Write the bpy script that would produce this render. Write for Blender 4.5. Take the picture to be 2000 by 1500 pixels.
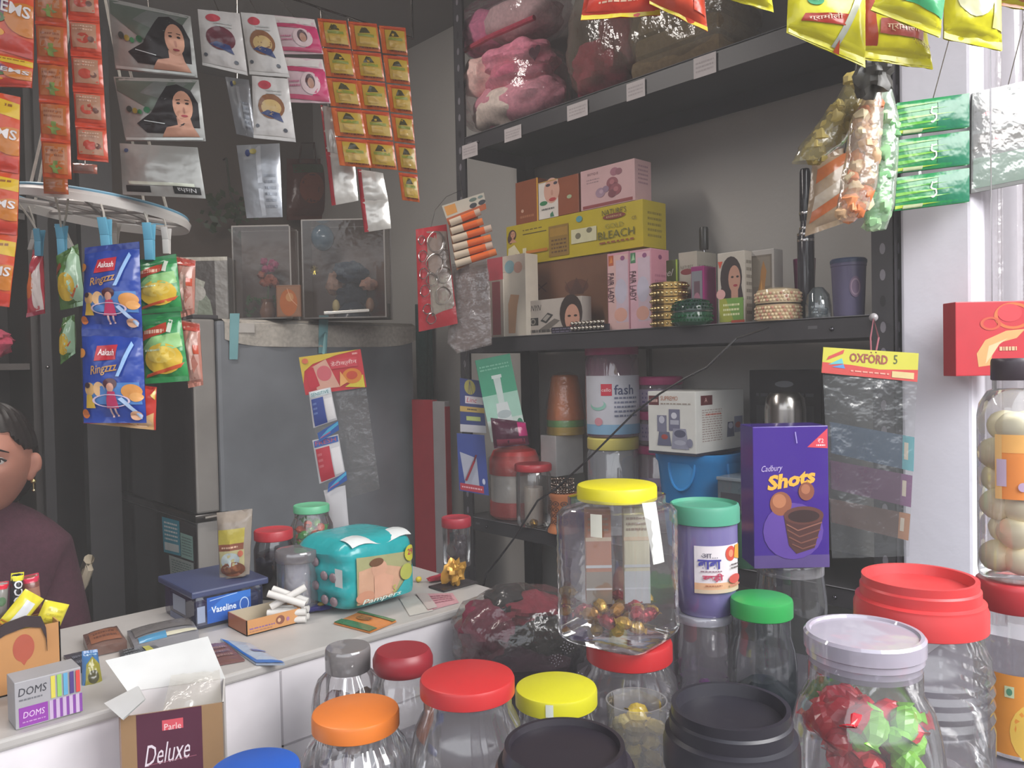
import bpy, math, random
from mathutils import Vector, Matrix, noise
from mathutils.geometry import tessellate_polygon
for _o in list(bpy.data.objects): bpy.data.objects.remove(_o)
SC = bpy.context.scene; COL = SC.collection
random.seed(7)
# ------------------------------------------------------------------ camera
FPX = 1551.0
_r, _p, _a = math.atan(.0203), math.atan(35/1551), math.radians(46.9)
CF = Vector((math.cos(_a), math.sin(_a), 0)); CR = Vector((math.sin(_a), -math.cos(_a), 0)); UP = Vector((0, 0, 1))
F2 = CF*math.cos(_p) - UP*math.sin(_p); U2 = CF*math.sin(_p) + UP*math.cos(_p)
X2 = CR*math.cos(_r) - U2*math.sin(_r); Y2 = CR*math.sin(_r) + U2*math.cos(_r)
CAM = Vector((0, 0, 1.45))
cam = bpy.data.objects.new('camera', bpy.data.cameras.new('camera')); COL.objects.link(cam)
cam.data.sensor_width = 36; cam.data.lens = FPX/2000*36; cam.data.clip_start = .02
cam.matrix_world = Matrix(((X2.x, Y2.x, -F2.x, CAM.x), (X2.y, Y2.y, -F2.y, CAM.y), (X2.z, Y2.z, -F2.z, CAM.z), (0, 0, 0, 1)))
SC.camera = cam
def ray(px, py): return F2 + X2*((px-1000)/FPX) + Y2*((750-py)/FPX)
def P(px, py, t): return CAM + ray(px, py)*t
def on(px, py, ax, v):
    q = ray(px, py); return CAM + q*((v-CAM[ax])/q[ax])
def tt(px, py, ax, v): return (v-CAM[ax])/ray(px, py)[ax]
# ------------------------------------------------------------------ render look, sky, daylight
SC.view_settings.view_transform = 'Standard'; SC.view_settings.look = 'None'
SC.view_settings.gamma = 1; SC.view_settings.use_curve_mapping = False
SC.view_settings.exposure = 0.87
SC.cycles.transparent_max_bounces = 40; SC.cycles.max_bounces = 7; SC.cycles.diffuse_bounces = 4
SC.cycles.caustics_reflective = False; SC.cycles.caustics_refractive = False
SC.cycles.sample_clamp_indirect = 4
try: SC.cycles.use_denoising = True
except Exception: pass
W = bpy.data.worlds.new('sky'); SC.world = W; W.use_nodes = True
nt = W.node_tree; nt.nodes.clear()
o_ = nt.nodes.new('ShaderNodeOutputWorld'); b_ = nt.nodes.new('ShaderNodeBackground'); rp = nt.nodes.new('ShaderNodeValToRGB')
g_ = nt.nodes.new('ShaderNodeNewGeometry'); s_ = nt.nodes.new('ShaderNodeSeparateXYZ'); m_ = nt.nodes.new('ShaderNodeMapRange')
nt.links.new(g_.outputs['Incoming'], s_.inputs[0]); nt.links.new(s_.outputs['Z'], m_.inputs['Value'])
m_.inputs['From Min'].default_value = .5; m_.inputs['From Max'].default_value = -.9
nt.links.new(m_.outputs[0], rp.inputs[0]); nt.links.new(rp.outputs[0], b_.inputs[0]); nt.links.new(b_.outputs[0], o_.inputs[0])
rp.color_ramp.elements[0].position = .30; rp.color_ramp.elements[0].color = (.16, .145, .14, 1)
rp.color_ramp.elements[1].position = .47; rp.color_ramp.elements[1].color = (1.22, 1.25, 1.30, 1)
e_ = rp.color_ramp.elements.new(.36); e_.color = (.22, .20, .20, 1); e_ = rp.color_ramp.elements.new(.43); e_.color = (.30, .30, .33, 1); e_ = rp.color_ramp.elements.new(.9); e_.color = (.82, .9, 1.0, 1)
b_.inputs[1].default_value = 1.0
def area(name, loc, target, sx, sy, power, col):
    l = bpy.data.lights.new(name, 'AREA'); l.shape = 'RECTANGLE'; l.size = sx; l.size_y = sy; l.energy = power; l.color = col
    o = bpy.data.objects.new(name, l); COL.objects.link(o); o.location = loc
    o.rotation_euler = (Vector(target)-Vector(loc)).to_track_quat('-Z', 'Y').to_euler(); return o
area('street_daylight', (1.2, -1.6, 3.0), (1.1, .9, 1.1), 2.2, 1.6, 72, (1, .97, .94))
area('added_interior_fill', (.35, 1.75, 2.60), (.9, 1.75, 0), .12, 1.2, 9, (1, .93, .87))  # added fill that brightens the dim interior, no lamp is seen there
# ------------------------------------------------------------------ materials
def lin(h):
    h = h.lstrip('#'); c = [int(h[i:i+2], 16)/255 for i in (0, 2, 4)]
    return tuple(x/12.92 if x < .04045 else ((x+.055)/1.055)**2.4 for x in c) + (1,)
_M = {}
def M(h, kind='paper'):
    k = (h, kind)
    if k in _M: return _M[k]
    m = bpy.data.materials.new(kind+'_'+h.lstrip('#')); m.use_nodes = True; _M[k] = m
    n = m.node_tree; p = n.nodes['Principled BSDF']; c = lin(h)
    def noisy(scale, amt, src='Object'):
        tc = n.nodes.new('ShaderNodeTexCoord'); nz = n.nodes.new('ShaderNodeTexNoise'); nz.inputs['Scale'].default_value = scale
        nz.inputs['Detail'].default_value = 4
        n.links.new(tc.outputs[src], nz.inputs['Vector'])
        r = n.nodes.new('ShaderNodeValToRGB'); r.color_ramp.elements[0].position = .3; r.color_ramp.elements[1].position = .7
        r.color_ramp.elements[0].color = tuple(x*(1-amt) for x in c[:3])+(1,); r.color_ramp.elements[1].color = tuple(min(1, x*(1+amt)+amt*.01) for x in c[:3])+(1,)
        n.links.new(nz.outputs[0], r.inputs[0]); n.links.new(r.outputs[0], p.inputs['Base Color']); return tc, nz
    def bump(scale, st, dist=.002):
        tc = n.nodes.new('ShaderNodeTexCoord'); nz = n.nodes.new('ShaderNodeTexNoise'); nz.inputs['Scale'].default_value = scale
        b = n.nodes.new('ShaderNodeBump'); b.inputs['Strength'].default_value = st; b.inputs['Distance'].default_value = dist
        n.links.new(tc.outputs['Object'], nz.inputs['Vector']); n.links.new(nz.outputs[0], b.inputs['Height']); n.links.new(b.outputs[0], p.inputs['Normal']); return b
    p.inputs['Base Color'].default_value = c
    if kind == 'paper': p.inputs['Roughness'].default_value = .55; noisy(40, .05)
    elif kind == 'card': p.inputs['Roughness'].default_value = .4; noisy(25, .05)
    elif kind == 'wall': p.inputs['Roughness'].default_value = .85; noisy(3, .06); bump(60, .25)
    elif kind == 'plastic': p.inputs['Roughness'].default_value = .38; noisy(15, .04); p.inputs['Subsurface Weight'].default_value = .0
    elif kind == 'pouch': p.inputs['Roughness'].default_value = .22; noisy(30, .06); bump(45, .5, .004)
    elif kind == 'foil': p.inputs['Metallic'].default_value = .45; p.inputs['Roughness'].default_value = .3; noisy(20, .05); bump(40, .45, .004)
    elif kind == 'metal': p.inputs['Metallic'].default_value = .95; p.inputs['Roughness'].default_value = .22
    elif kind == 'painted': p.inputs['Roughness'].default_value = .45; noisy(8, .12)
    elif kind == 'cloth': p.inputs['Roughness'].default_value = .95; noisy(90, .15); bump(220, .5)
    elif kind == 'skin': p.inputs['Roughness'].default_value = .55; noisy(30, .05); p.inputs['Subsurface Weight'].default_value = .15; p.inputs['Subsurface Radius'].default_value = (.01, .004, .002)
    elif kind == 'hair': p.inputs['Roughness'].default_value = .5; noisy(150, .4)
    elif kind == 'gloss': p.inputs['Roughness'].default_value = .12
    elif kind.startswith('clear') or kind.startswith('film'):
        # thin clear plastic: transparent, with fresnel gloss and a little milky body
        milk = {'clear': .09, 'clearmilk': .34, 'film': .07, 'filmdust': .28, 'clearfrost': .66, 'clearthin': .03, 'filmsheet': .13}[kind]
        n.nodes.remove(p); out = n.nodes['Material Output']
        tr = n.nodes.new('ShaderNodeBsdfTransparent'); df = n.nodes.new('ShaderNodeBsdfDiffuse'); gl = n.nodes.new('ShaderNodeBsdfGlossy')
        tr.inputs[0].default_value = tuple(.86+.14*x for x in c[:3])+(1,) if kind != 'clearfrost' else c
        df.inputs[0].default_value = c; gl.inputs[0].default_value = (1, 1, 1, 1); gl.inputs['Roughness'].default_value = .05 if 'film' not in kind else .16
        lw = n.nodes.new('ShaderNodeLayerWeight'); lw.inputs['Blend'].default_value = .22
        mp = n.nodes.new('ShaderNodeMapRange'); mp.inputs['To Min'].default_value = .02 if kind == 'clearthin' else .05 if 'film' in kind else .085; mp.inputs['To Max'].default_value = .45 if 'film' in kind else .85
        m1 = n.nodes.new('ShaderNodeMixShader'); m2 = n.nodes.new('ShaderNodeMixShader'); m1.inputs[0].default_value = milk
        n.links.new(lw.outputs['Fresnel'], mp.inputs[0]); n.links.new(mp.outputs[0], m2.inputs[0])
        n.links.new(tr.outputs[0], m1.inputs[1]); n.links.new(df.outputs[0], m1.inputs[2])
        n.links.new(m1.outputs[0], m2.inputs[1]); n.links.new(gl.outputs[0], m2.inputs[2]); n.links.new(m2.outputs[0], out.inputs[0])
        tc = n.nodes.new('ShaderNodeTexCoord'); nz = n.nodes.new('ShaderNodeTexNoise'); nz.inputs['Scale'].default_value = 28 if 'film' in kind else 14
        nz.inputs['Detail'].default_value = 3
        bp = n.nodes.new('ShaderNodeBump'); bp.inputs['Strength'].default_value = .6 if 'film' in kind else .35; bp.inputs['Distance'].default_value = .012 if 'film' in kind else .004
        n.links.new(tc.outputs['Object'], nz.inputs['Vector']); n.links.new(nz.outputs[0], bp.inputs['Height']); n.links.new(bp.outputs[0], gl.inputs['Normal'])
    return m
# ------------------------------------------------------------------ mesh builder
_TX = {}
def text_mesh(s, bold=0.0, shear=0.0):
    k = (s, bold, shear)
    if k in _TX: return _TX[k]
    c = bpy.data.curves.new('t', 'FONT'); c.body = s; c.resolution_u = 2; c.offset = bold; c.shear = shear
    o = bpy.data.objects.new('t', c); me = bpy.data.meshes.new_from_object(o)
    vs = [v.co.copy() for v in me.vertices]; fs = [tuple(p.vertices) for p in me.polygons]
    bpy.data.objects.remove(o); bpy.data.curves.remove(c); bpy.data.meshes.remove(me)
    if vs:
        x0 = min(v.x for v in vs); x1 = max(v.x for v in vs); y0 = min(v.y for v in vs); y1 = max(v.y for v in vs)
        w, h = max(x1-x0, 1e-6), max(y1-y0, 1e-6); vs = [((v.x-x0)/w-.5, (v.y-y0)/h-.5) for v in vs]
    _TX[k] = (vs, fs, (w/h if vs else 1)); return _TX[k]
class MB:
    def __init__(s): s.v = []; s.f = []; s.m = []; s.mats = []; s.sm = []
    def mi(s, m):
        if m not in s.mats: s.mats.append(m)
        return s.mats.index(m)
    def add(s, vs, fs, m, smooth=False):
        b = len(s.v); s.v += [Vector(v) for v in vs]; i = s.mi(m)
        for f in fs: s.f.append(tuple(b+k for k in f)); s.m.append(i); s.sm.append(smooth)
        return s
    def grid(s, fn, nu, nv, m, closed_u=False, smooth=True, flip=False):
        vs = [fn(i/nu, j/nv) for j in range(nv+1) for i in range(nu if closed_u else nu+1)]
        n = nu if closed_u else nu+1; fs = []
        for j in range(nv):
            for i in range(nu):
                a, b = j*n+i, j*n+(i+1) % n; q = (a, b, b+n, a+n); fs.append(q[::-1] if flip else q)
        return s.add(vs, fs, m, smooth)
    def box(s, O, ex, ey, ez, m, bev=0.0):
        """O corner, ex ey ez full edge vectors"""
        O, ex, ey, ez = map(Vector, (O, ex, ey, ez))
        if bev <= 0:
            vs = [O+ex*a+ey*b+ez*c for c in (0, 1) for b in (0, 1) for a in (0, 1)]
            fs = [(0, 2, 3, 1), (4, 5, 7, 6), (0, 1, 5, 4), (2, 6, 7, 3), (0, 4, 6, 2), (1, 3, 7, 5)]
            if ex.cross(ey).dot(ez) < 0: fs = [f[::-1] for f in fs]
            return s.add(vs, fs, m)
        import bmesh
        bm = bmesh.new(); bmesh.ops.create_cube(bm, size=1)
        lx, ly, lz = ex.length, ey.length, ez.length
        for v in bm.verts: v.co = Vector((v.co.x*lx, v.co.y*ly, v.co.z*lz))
        bmesh.ops.bevel(bm, geom=list(bm.edges), offset=min(bev, lx*.45, ly*.45, lz*.45), segments=2, affect='EDGES', profile=.6)
        C = O+(ex+ey+ez)*.5; X, Y, Z = ex.normalized(), ey.normalized(), ez.normalized()
        bm.verts.index_update(); vs = [C+X*v.co.x+Y*v.co.y+Z*v.co.z for v in bm.verts]
        fs = [tuple(v.index for v in f.verts) for f in bm.faces]; bm.free()
        if ex.cross(ey).dot(ez) < 0: fs = [f[::-1] for f in fs]
        return s.add(vs, fs, m)
    def lathe(s, c, prof, m, seg=40, axis=UP, sq=0.0, flute=0, famp=0.0, cap=True, smooth=True, yaw=0.0, ell=1.0):
        """prof [(r, z)]; sq: squareness of the section; flute: vertical ribs"""
        c = Vector(c); axis = Vector(axis).normalized()
        x = Vector((1, 0, 0)) if abs(axis.z) > .9 else axis.cross(UP).normalized()
        x = (x-axis*x.dot(axis)).normalized(); y = axis.cross(x)
        def rad(a, r):
            k = 1.0
            if sq: n = 2+sq*6; k = (abs(math.cos(a))**n+abs(math.sin(a))**n)**(-1/n)*(1-.06*sq)
            if flute: k *= 1+famp*math.cos(flute*a)
            return r*k
        vs = []
        for r, z in prof:
            for i in range(seg):
                a = 2*math.pi*i/seg; q = rad(a, r); vs.append(c+x*(q*math.cos(a+yaw))+y*(ell*q*math.sin(a+yaw))+axis*z)
        fs = [(j*seg+i, j*seg+(i+1) % seg, (j+1)*seg+(i+1) % seg, (j+1)*seg+i) for j in range(len(prof)-1) for i in range(seg)]
        if cap:
            if prof[0][0] > 1e-4: fs.append(tuple(range(seg))[::-1])
            if prof[-1][0] > 1e-4: fs.append(tuple((len(prof)-1)*seg+i for i in range(seg)))
        return s.add(vs, fs, m, smooth)
    def ball(s, c, rx, ry=None, rz=None, m=None, n=14, ax=None, wob=0, seed=0):
        ry = ry or rx; rz = rz or rx; c = Vector(c); X, Y, Z = ax or (Vector((1, 0, 0)), Vector((0, 1, 0)), Vector((0, 0, 1)))
        def fn(u, v):
            a, b = 2*math.pi*u, math.pi*(v-.5); d = Vector((math.cos(b)*math.cos(a), math.cos(b)*math.sin(a), math.sin(b)))
            k = 1+(wob*noise.noise(d*2.2+Vector((seed*7.3, seed, 0))) if wob else 0)
            return c+(X*(d.x*rx)+Y*(d.y*ry)+Z*(d.z*rz))*k
        return s.grid(fn, n*2, n, m, closed_u=True)
    def tube(s, pts, r, m, seg=8, closed=False):
        pts = [Vector(p) for p in pts]; n = len(pts); vs = []; prev = None
        for i, p in enumerate(pts):
            d = (pts[(i+1) % n] if (closed or i < n-1) else p)-(pts[i-1] if (closed or i) else p); d.normalize()
            x = d.cross(UP if abs(d.z) < .95 else Vector((1, 0, 0))) if prev is None else prev-d*prev.dot(d)
            if x.length < 1e-5: x = d.orthogonal()
            x.normalize(); prev = x; y = d.cross(x); rr = r[i] if isinstance(r, (list, tuple)) else r
            vs += [p+x*(rr*math.cos(2*math.pi*k/seg))+y*(rr*math.sin(2*math.pi*k/seg)) for k in range(seg)]
        fs = [(j*seg+k, j*seg+(k+1) % seg, ((j+1) % n)*seg+(k+1) % seg, ((j+1) % n)*seg+k) for j in range(n if closed else n-1) for k in range(seg)]
        if not closed: fs += [tuple(range(seg))[::-1], tuple((n-1)*seg+k for k in range(seg))]
        return s.add(vs, fs, m, True)
    # ---- printing on a surface S(u, v, off)
    def art(s, S, items, kind='paper', base=1, step=.0003):
        if S.n == 8: step = max(step, .0007)
        if S.n == 6: base += 1.6
        for li, it in enumerate(items):
            off = step*(base+li*.35); k = it[0]; G = S.n if S.n < 8 else 20
            if k == 'r':
                _, u0, v0, u1, v1, c = it; s.grid(lambda a, b: S(u0+(u1-u0)*a, v0+(v1-v0)*b, off), G, max(1, G//2) if S.n == 8 else G, M(c, kind), smooth=S.n > 1)
            elif k == 'e':
                _, cu, cv, ru, rv, c = it[:6]; n = 20; rings = 3 if S.n > 1 else 1
                vs = [S(cu, cv, off)]+[S(cu+ru*j/rings*math.cos(2*math.pi*i/n), cv+rv*j/rings*math.sin(2*math.pi*i/n), off) for j in range(1, rings+1) for i in range(n)]
                fs = [(0, 1+i, 1+(i+1) % n) for i in range(n)]+[(1+(j-1)*n+i, 1+j*n+i, 1+j*n+(i+1) % n, 1+(j-1)*n+(i+1) % n) for j in range(1, rings) for i in range(n)]
                s.add(vs, fs, M(c, kind), S.n > 1)
            elif k == 'o':  # ring
                _, cu, cv, ru, rv, wd, c = it; n = 24
                vs = [S(cu+q*ru*math.cos(2*math.pi*i/n), cv+q*rv*math.sin(2*math.pi*i/n), off) for q in (1-wd, 1) for i in range(n)]
                s.add(vs, [(i, n+i, n+(i+1) % n, (i+1) % n) for i in range(n)], M(c, kind))
            elif k == 'p':
                _, pts, c = it; tri = tessellate_polygon([[Vector((a, b, 0)) for a, b in pts]]); vs = [S(a, b, off) for a, b in pts]
                nn = S(0, 0, 1)-S(0, 0, 0); fs = []
                for t in tri:
                    A, B, C = (vs[i] for i in t); fs.append(tuple(t) if (B-A).cross(C-A).dot(nn) > 0 else tuple(t)[::-1])
                if S.n > 1:     # follow the curved surface
                    uv = [tuple(q) for q in pts]; lim = max(S.w, S.h)/9
                    for _ in range(3):
                        new = []; mid = {}
                        def md(i, j):
                            kk = (min(i, j), max(i, j))
                            if kk not in mid: uv.append(((uv[i][0]+uv[j][0])/2, (uv[i][1]+uv[j][1])/2)); mid[kk] = len(uv)-1
                            return mid[kk]
                        ln = lambda i, j: math.hypot((uv[i][0]-uv[j][0])*S.w, (uv[i][1]-uv[j][1])*S.h)
                        if max([max(ln(a, b_), ln(b_, d), ln(d, a)) for a, b_, d in fs] or [0]) < lim: break
                        for a, b_, d in fs: x, y, z = md(a, b_), md(b_, d), md(d, a); new += [(a, x, z), (x, b_, y), (z, y, d), (x, y, z)]
                        fs = new
                    vs = [S(a, b_, off) for a, b_ in uv]
                s.add(vs, fs, M(c, kind), S.n > 1)
            elif k == 'l':
                _, pts, wd, c = it
                for (a, b), (a2, b2) in zip(pts, pts[1:]):
                    dx, dy = (a2-a)*S.w, (b2-b)*S.h; L = math.hypot(dx, dy) or 1; nx, ny = -dy/L*wd/2/S.w, dx/L*wd/2/S.h
                    s.add([S(a-nx, b-ny, off), S(a2-nx, b2-ny, off), S(a2+nx, b2+ny, off), S(a+nx, b+ny, off)], [(0, 1, 2, 3)], M(c, kind))
            elif k == 't':
                off += step*(1.6 if S.n == 6 else .2); _, txt, cu, cv, hh, c = it[:6]; o = it[6] if len(it) > 6 else {}
                vs, fs, asp = text_mesh(txt, o.get('bold', 0), o.get('shear', 0)); H = hh*S.h; Wd = o['w']*S.w if 'w' in o else H*asp
                ca, sa = math.cos(o.get('rot', 0)), math.sin(o.get('rot', 0))
                if 'vert' in o: ca, sa = 0, o['vert']
                q = [S(cu+(x*Wd*ca-y*H*sa)/S.w, cv+(x*Wd*sa+y*H*ca)/S.h, off) for x, y in vs]
                s.add(q, fs, M(c, kind))
            elif k == 'T': # fine print: rows of short bars
                _, u0, v0, u1, v1, rows, c = it; rd = random.Random(int(u0*997+v0*331+rows))
                for j in range(rows):
                    vv = v1-(v1-v0)*(j+.5)/rows; a = u0
                    while a < u1-.01:
                        b = min(u1, a+rd.uniform(.04, .16)*(u1-u0)+.005); hh = (v1-v0)/rows*.22
                        s.add([S(a, vv-hh, off), S(b, vv-hh, off), S(b, vv+hh, off), S(a, vv+hh, off)], [(0, 1, 2, 3)], M(c, kind)); a = b+.025*(u1-u0)+.004
        return s
class Surf:
    n = 1
    def __init__(s, fn, w, h, n=1): s.fn = fn; s.w = w; s.h = h; s.n = n
    def __call__(s, u, v, off=0): return s.fn(u, v, off)
def flat(O, ex, ey):
    O, ex, ey = Vector(O), Vector(ex), Vector(ey); nn = ex.cross(ey).normalized()
    return Surf(lambda u, v, o: O+ex*u+ey*v+nn*o, ex.length, ey.length)
def quad(tl, tr, br, bl):
    tl, tr, br, bl = map(Vector, (tl, tr, br, bl)); nn = (br-bl).cross(tl-bl).normalized()
    return Surf(lambda u, v, o: bl*(1-u)*(1-v)+br*u*(1-v)+tr*u*v+tl*(1-u)*v+nn*o, (br-bl).length, (tl-bl).length)
def pillow(Q, bulge, wr=.0, seed=0, seal=.1):
    def fn(u, v, o):
        u = max(0, min(1, u)); v = max(0, min(1, v)); a = max(0, min(1, u))*(1-max(0, min(1, u)))*4; vv = (v-seal)/(1-2*seal); vv = max(0, min(1, vv)); b = vv*(1-vv)*4
        k = bulge*(max(a, 0)**.55)*(max(b, 0)**.45)
        if wr: k += wr*noise.noise(Vector((u*5+seed*3.1, v*6, seed)))*(.3+a)
        return Q(u, v, k+o)
    return Surf(fn, Q.w, Q.h, 6)
def cyl(c, r, a0, a1, z0, z1):
    """label round an upright cylinder; angle 0 faces the camera, positive to its right"""
    c = Vector(c)
    def fn(u, v, o):
        a = a0+(a1-a0)*u; d = -CF*math.cos(a)+CR*math.sin(a); return c+d*(r+o)+UP*(z0+(z1-z0)*v)
    return Surf(fn, r*abs(a1-a0), z1-z0, 8)
# ------------------------------------------------------------------ objects
def _link(name, mb, origin, parent=None):
    me = bpy.data.meshes.new(name); me.from_pydata([tuple(v-origin) for v in mb.v], [], mb.f)
    for m in mb.mats: me.materials.append(m)
    me.polygons.foreach_set('material_index', mb.m); me.polygons.foreach_set('use_smooth', mb.sm); me.update()
    if any(mb.sm): me.set_sharp_from_angle(angle=math.radians(38))
    o = bpy.data.objects.new(name, me); COL.objects.link(o)
    if parent is not None: o.parent = parent
    return o
class Thing:
    def __init__(s, name, label, cat, group=None): s.name, s.label, s.cat, s.group = name, label, cat, group; s.parts = []
    def part(s, name, under=None, label=None):
        mb = MB(); mb.pname = name; mb.under = under; mb.plabel = label; s.parts.append(mb); return mb
    def done(s):
        ps = [p for p in s.parts if p.v]
        allv = [v for p in ps for v in p.v]
        lo = [min(v[i] for v in allv) for i in range(3)]; hi = [max(v[i] for v in allv) for i in range(3)]
        O = Vector(((lo[0]+hi[0])/2, (lo[1]+hi[1])/2, lo[2]))
        if len(ps) == 1: root = _link(s.name, ps[0], O); root.location = O
        else:
            root = bpy.data.objects.new(s.name, None); COL.objects.link(root); root.empty_display_size = .05; root.location = O
            made = {}
            for p in ps:
                pa = made.get(id(p.under), root) if p.under is not None else root
                made[id(p)] = _link(p.pname, p, O, pa)
                if p.plabel: made[id(p)]['label'] = p.plabel
        root['label'] = s.label; root['category'] = s.cat
        if s.group: root['group'] = s.group
        s.root = root; return root
def struct(name, mb, label=None):
    o = _link(name, mb, Vector((0, 0, 0))); o['kind'] = 'structure'
    return o
def dup(root, loc, rot=None, label=None, group=None, scale=None):
    r = root.copy(); COL.objects.link(r); r.location = loc
    if rot is not None: r.rotation_euler = rot
    if scale: r.scale = scale
    if label: r['label'] = label
    if group: r['group'] = group
    for ch in list(root.children):
        c = ch.copy(); COL.objects.link(c); c.parent = r
        for g in list(ch.children): d = g.copy(); COL.objects.link(d); d.parent = c
    return r
# ---- reusable builders
def faces(mb, O, ex, w, h, d, m, bev=.001, up=UP):
    """box whose front-bottom-left corner is O, ex = unit vector to the right as seen, goes back by d"""
    ex, up = Vector(ex).normalized(), Vector(up).normalized(); n = ex.cross(up).normalized(); O = Vector(O); b = -n*d
    mb.box(O, ex*w, b, up*h, m, bev)
    return {'f': flat(O, ex*w, up*h), 'r': flat(O+ex*w, b, up*h), 'l': flat(O+b, -b, up*h), 't': flat(O+up*h, ex*w, b), 'b': flat(O+b, ex*w, -b)}
EY = Vector((0, -1, 0))          # to the right as seen, for fronts that face the shop (normal -X)
EX = Vector((1, 0, 0))           # to the right as seen, for fronts that face the counter (normal -Y)
def rackbox(px0, px1, ytop, ybot, X, d, name, label, cat, m, group=None, z=None, back=True, bev=.001):
    """box standing with its front on the plane x=X, between two picture columns"""
    a = on(px0, (ytop+ybot)/2, 0, X); b = on(px1, (ytop+ybot)/2, 0, X)
    zt = on((px0+px1)/2, ytop, 0, X).z; zb = z if z is not None else on((px0+px1)/2, ybot, 0, X).z
    T = Thing(name, label, cat, group); mb = T.part('carton')
    S = faces(mb, (X, a.y, zb), EY, a.y-b.y, zt-zb, d, m, bev); return T, mb, S
def camquad(px0, y0, px1, y1, t, lean=0, top=None):
    """picture rectangle at one distance; lean = shift of the bottom in pixels"""
    return quad(P(px0, y0, t), P(px1, y0, t), P(px1+lean, y1, t), P(px0+lean, y1, t))
def pxquad(tl, tr, br, bl, t): return quad(P(*tl, t), P(*tr, t), P(*br, t), P(*bl, t))
def pouch(mb, Q, bulge, front, back=None, kind='pouch', wr=.002, seed=0, seal=.08, n=12):
    n = max(n, 14)
    S = pillow(Q, bulge, wr, seed, seal); B = pillow(Q, -bulge*.7, wr, seed+5, seal)
    mb.grid(lambda u, v: S(u, v, .0004), n, n, M(front, kind)); mb.grid(lambda u, v: B(u, v, -.0004), n, n, M(back or front, kind), flip=True)
    return S
def woman(cu, cv, s, hair='1b1416', skin='c98f78', cloth='e8dcd8', asp=1.0, side=1):
    """simple printed portrait in u,v; s = head height, asp = v size / u size correction"""
    a = asp
    return [('e', cu-.05*s*side*a, cv-.1*s, .62*s*a, .85*s, hair), ('e', cu-.35*s*side*a, cv-.6*s, .45*s*a, .8*s, hair),
            ('p', [(cu-.6*s*a, cv-1.25*s), (cu-.15*s*a, cv-.75*s), (cu+.2*s*a, cv-.75*s), (cu+.65*s*a, cv-1.25*s)], skin),
            ('r', cu-.13*s*a, cv-.85*s, cu+.15*s*a, cv-.35*s, 'b47c66'), ('e', cu+.05*s*a, cv, .36*s*a, .52*s, skin),
            ('e', cu-.1*s*a, cv+.07*s, .07*s*a, .035*s, '2a1c1a'), ('e', cu+.22*s*a, cv+.07*s, .07*s*a, .035*s, '2a1c1a'),
            ('l', [(cu-.2*s*a, cv+.17*s), (cu-.02*s*a, cv+.17*s)], .0008, '2a1c1a'), ('l', [(cu+.14*s*a, cv+.17*s), (cu+.3*s*a, cv+.17*s)], .0008, '2a1c1a'),
            ('e', cu+.07*s*a, cv-.1*s, .035*s*a, .05*s, 'a86e58'), ('e', cu+.06*s*a, cv-.26*s, .11*s*a, .04*s, 'a03038')]
# ================================================================== THE ROOM
WALL = '8e8786'
XW, YB = 1.90, 3.36
b = MB(); b.box((1.574, .475, 0), (.326, 0, 0), (0, .122, 0), (0, 0, 2.72), M('e6e4ee', 'wall'), .006); struct('wall_pillar', b)
b = MB(); b.box((-1.5, -1.2, -.05), (3.6, 0, 0), (0, 4.7, 0), (0, 0, .05), M('6b6660', 'wall')); struct('floor', b)
b = MB(); b.box((-1.5, .12, 2.72), (3.6, 0, 0), (0, 3.35, 0), (0, 0, .06), M('8a8684', 'wall')); struct('ceiling', b)
b = MB(); b.box((XW, -.35, 0), (.12, 0, 0), (0, YB+.47, 0), (0, 0, 2.72), M('bbb8b4', 'wall')); struct('wall_right', b)
b = MB(); b.box((-1.5, YB, 0), (3.4, 0, 0), (0, .12, 0), (0, 0, 2.72), M('6c6059', 'wall')); struct('wall_back', b)
b = MB(); b.box((-1.5, 1.1, 0), (.12, 0, 0), (0, YB-1.1, 0), (0, 0, 2.72), M(WALL, 'wall')); struct('wall_left', b)
b = MB(); b.box((-1.5, .10, 2.38), (3.4, 0, 0), (0, .05, 0), (0, 0, .34), M('77716e', 'wall')); struct('trim_1', b)   # shutter box over the opening
# paint edge / conduit batten running up the shelf wall next to the rack
b = MB(); b.box((XW-.014, 1.425, .9), (.014, 0, 0), (0, .010, 0), (0, 0, .60), M('57534f', 'painted')); struct('trim_2', b)
# ================================================================== SLOTTED STEEL RACK
BLK = '343236'
RX0, RX1, RY0, RY1 = 1.562, 1.86, .604, 1.90
T = Thing('slotted_steel_rack', 'black slotted-angle steel rack with three shelves standing against the grey wall', 'rack')
for (x, y, sx, sy) in ((RX0, RY1, 1, -1), (RX1, RY1, -1, -1), (RX0, RY0, 1, 1), (RX1, RY0, -1, 1)):
    p = T.part('post'); m = M(BLK, 'painted'); w = .042; h = 2.66
    p.box((x, y, 0), (.002*sx, 0, 0), (0, w*sy, 0), (0, 0, h), m); p.box((x, y, 0), (w*sx, 0, 0), (0, .002*sy, 0), (0, 0, h), m)
    for k in range(52):
        z = .06+k*.05
        # the punched slots, seen as pale crescents
        for (o, e1, n) in ((Vector((x-.0006*sx, y+sy*.021, z)), Vector((0, 1, 0)), 1), (Vector((x+sx*.021, y-.0006*sy, z)), Vector((1, 0, 0)), 1)):
            vs = [o+e1*(.0055*math.cos(a))+UP*(.011*math.sin(a)) for a in [i*math.pi/5 for i in range(10)]]
            p.add(vs, [tuple(range(10))], M('77737a' if k % 3 else '1e1c20', 'painted'))
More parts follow.
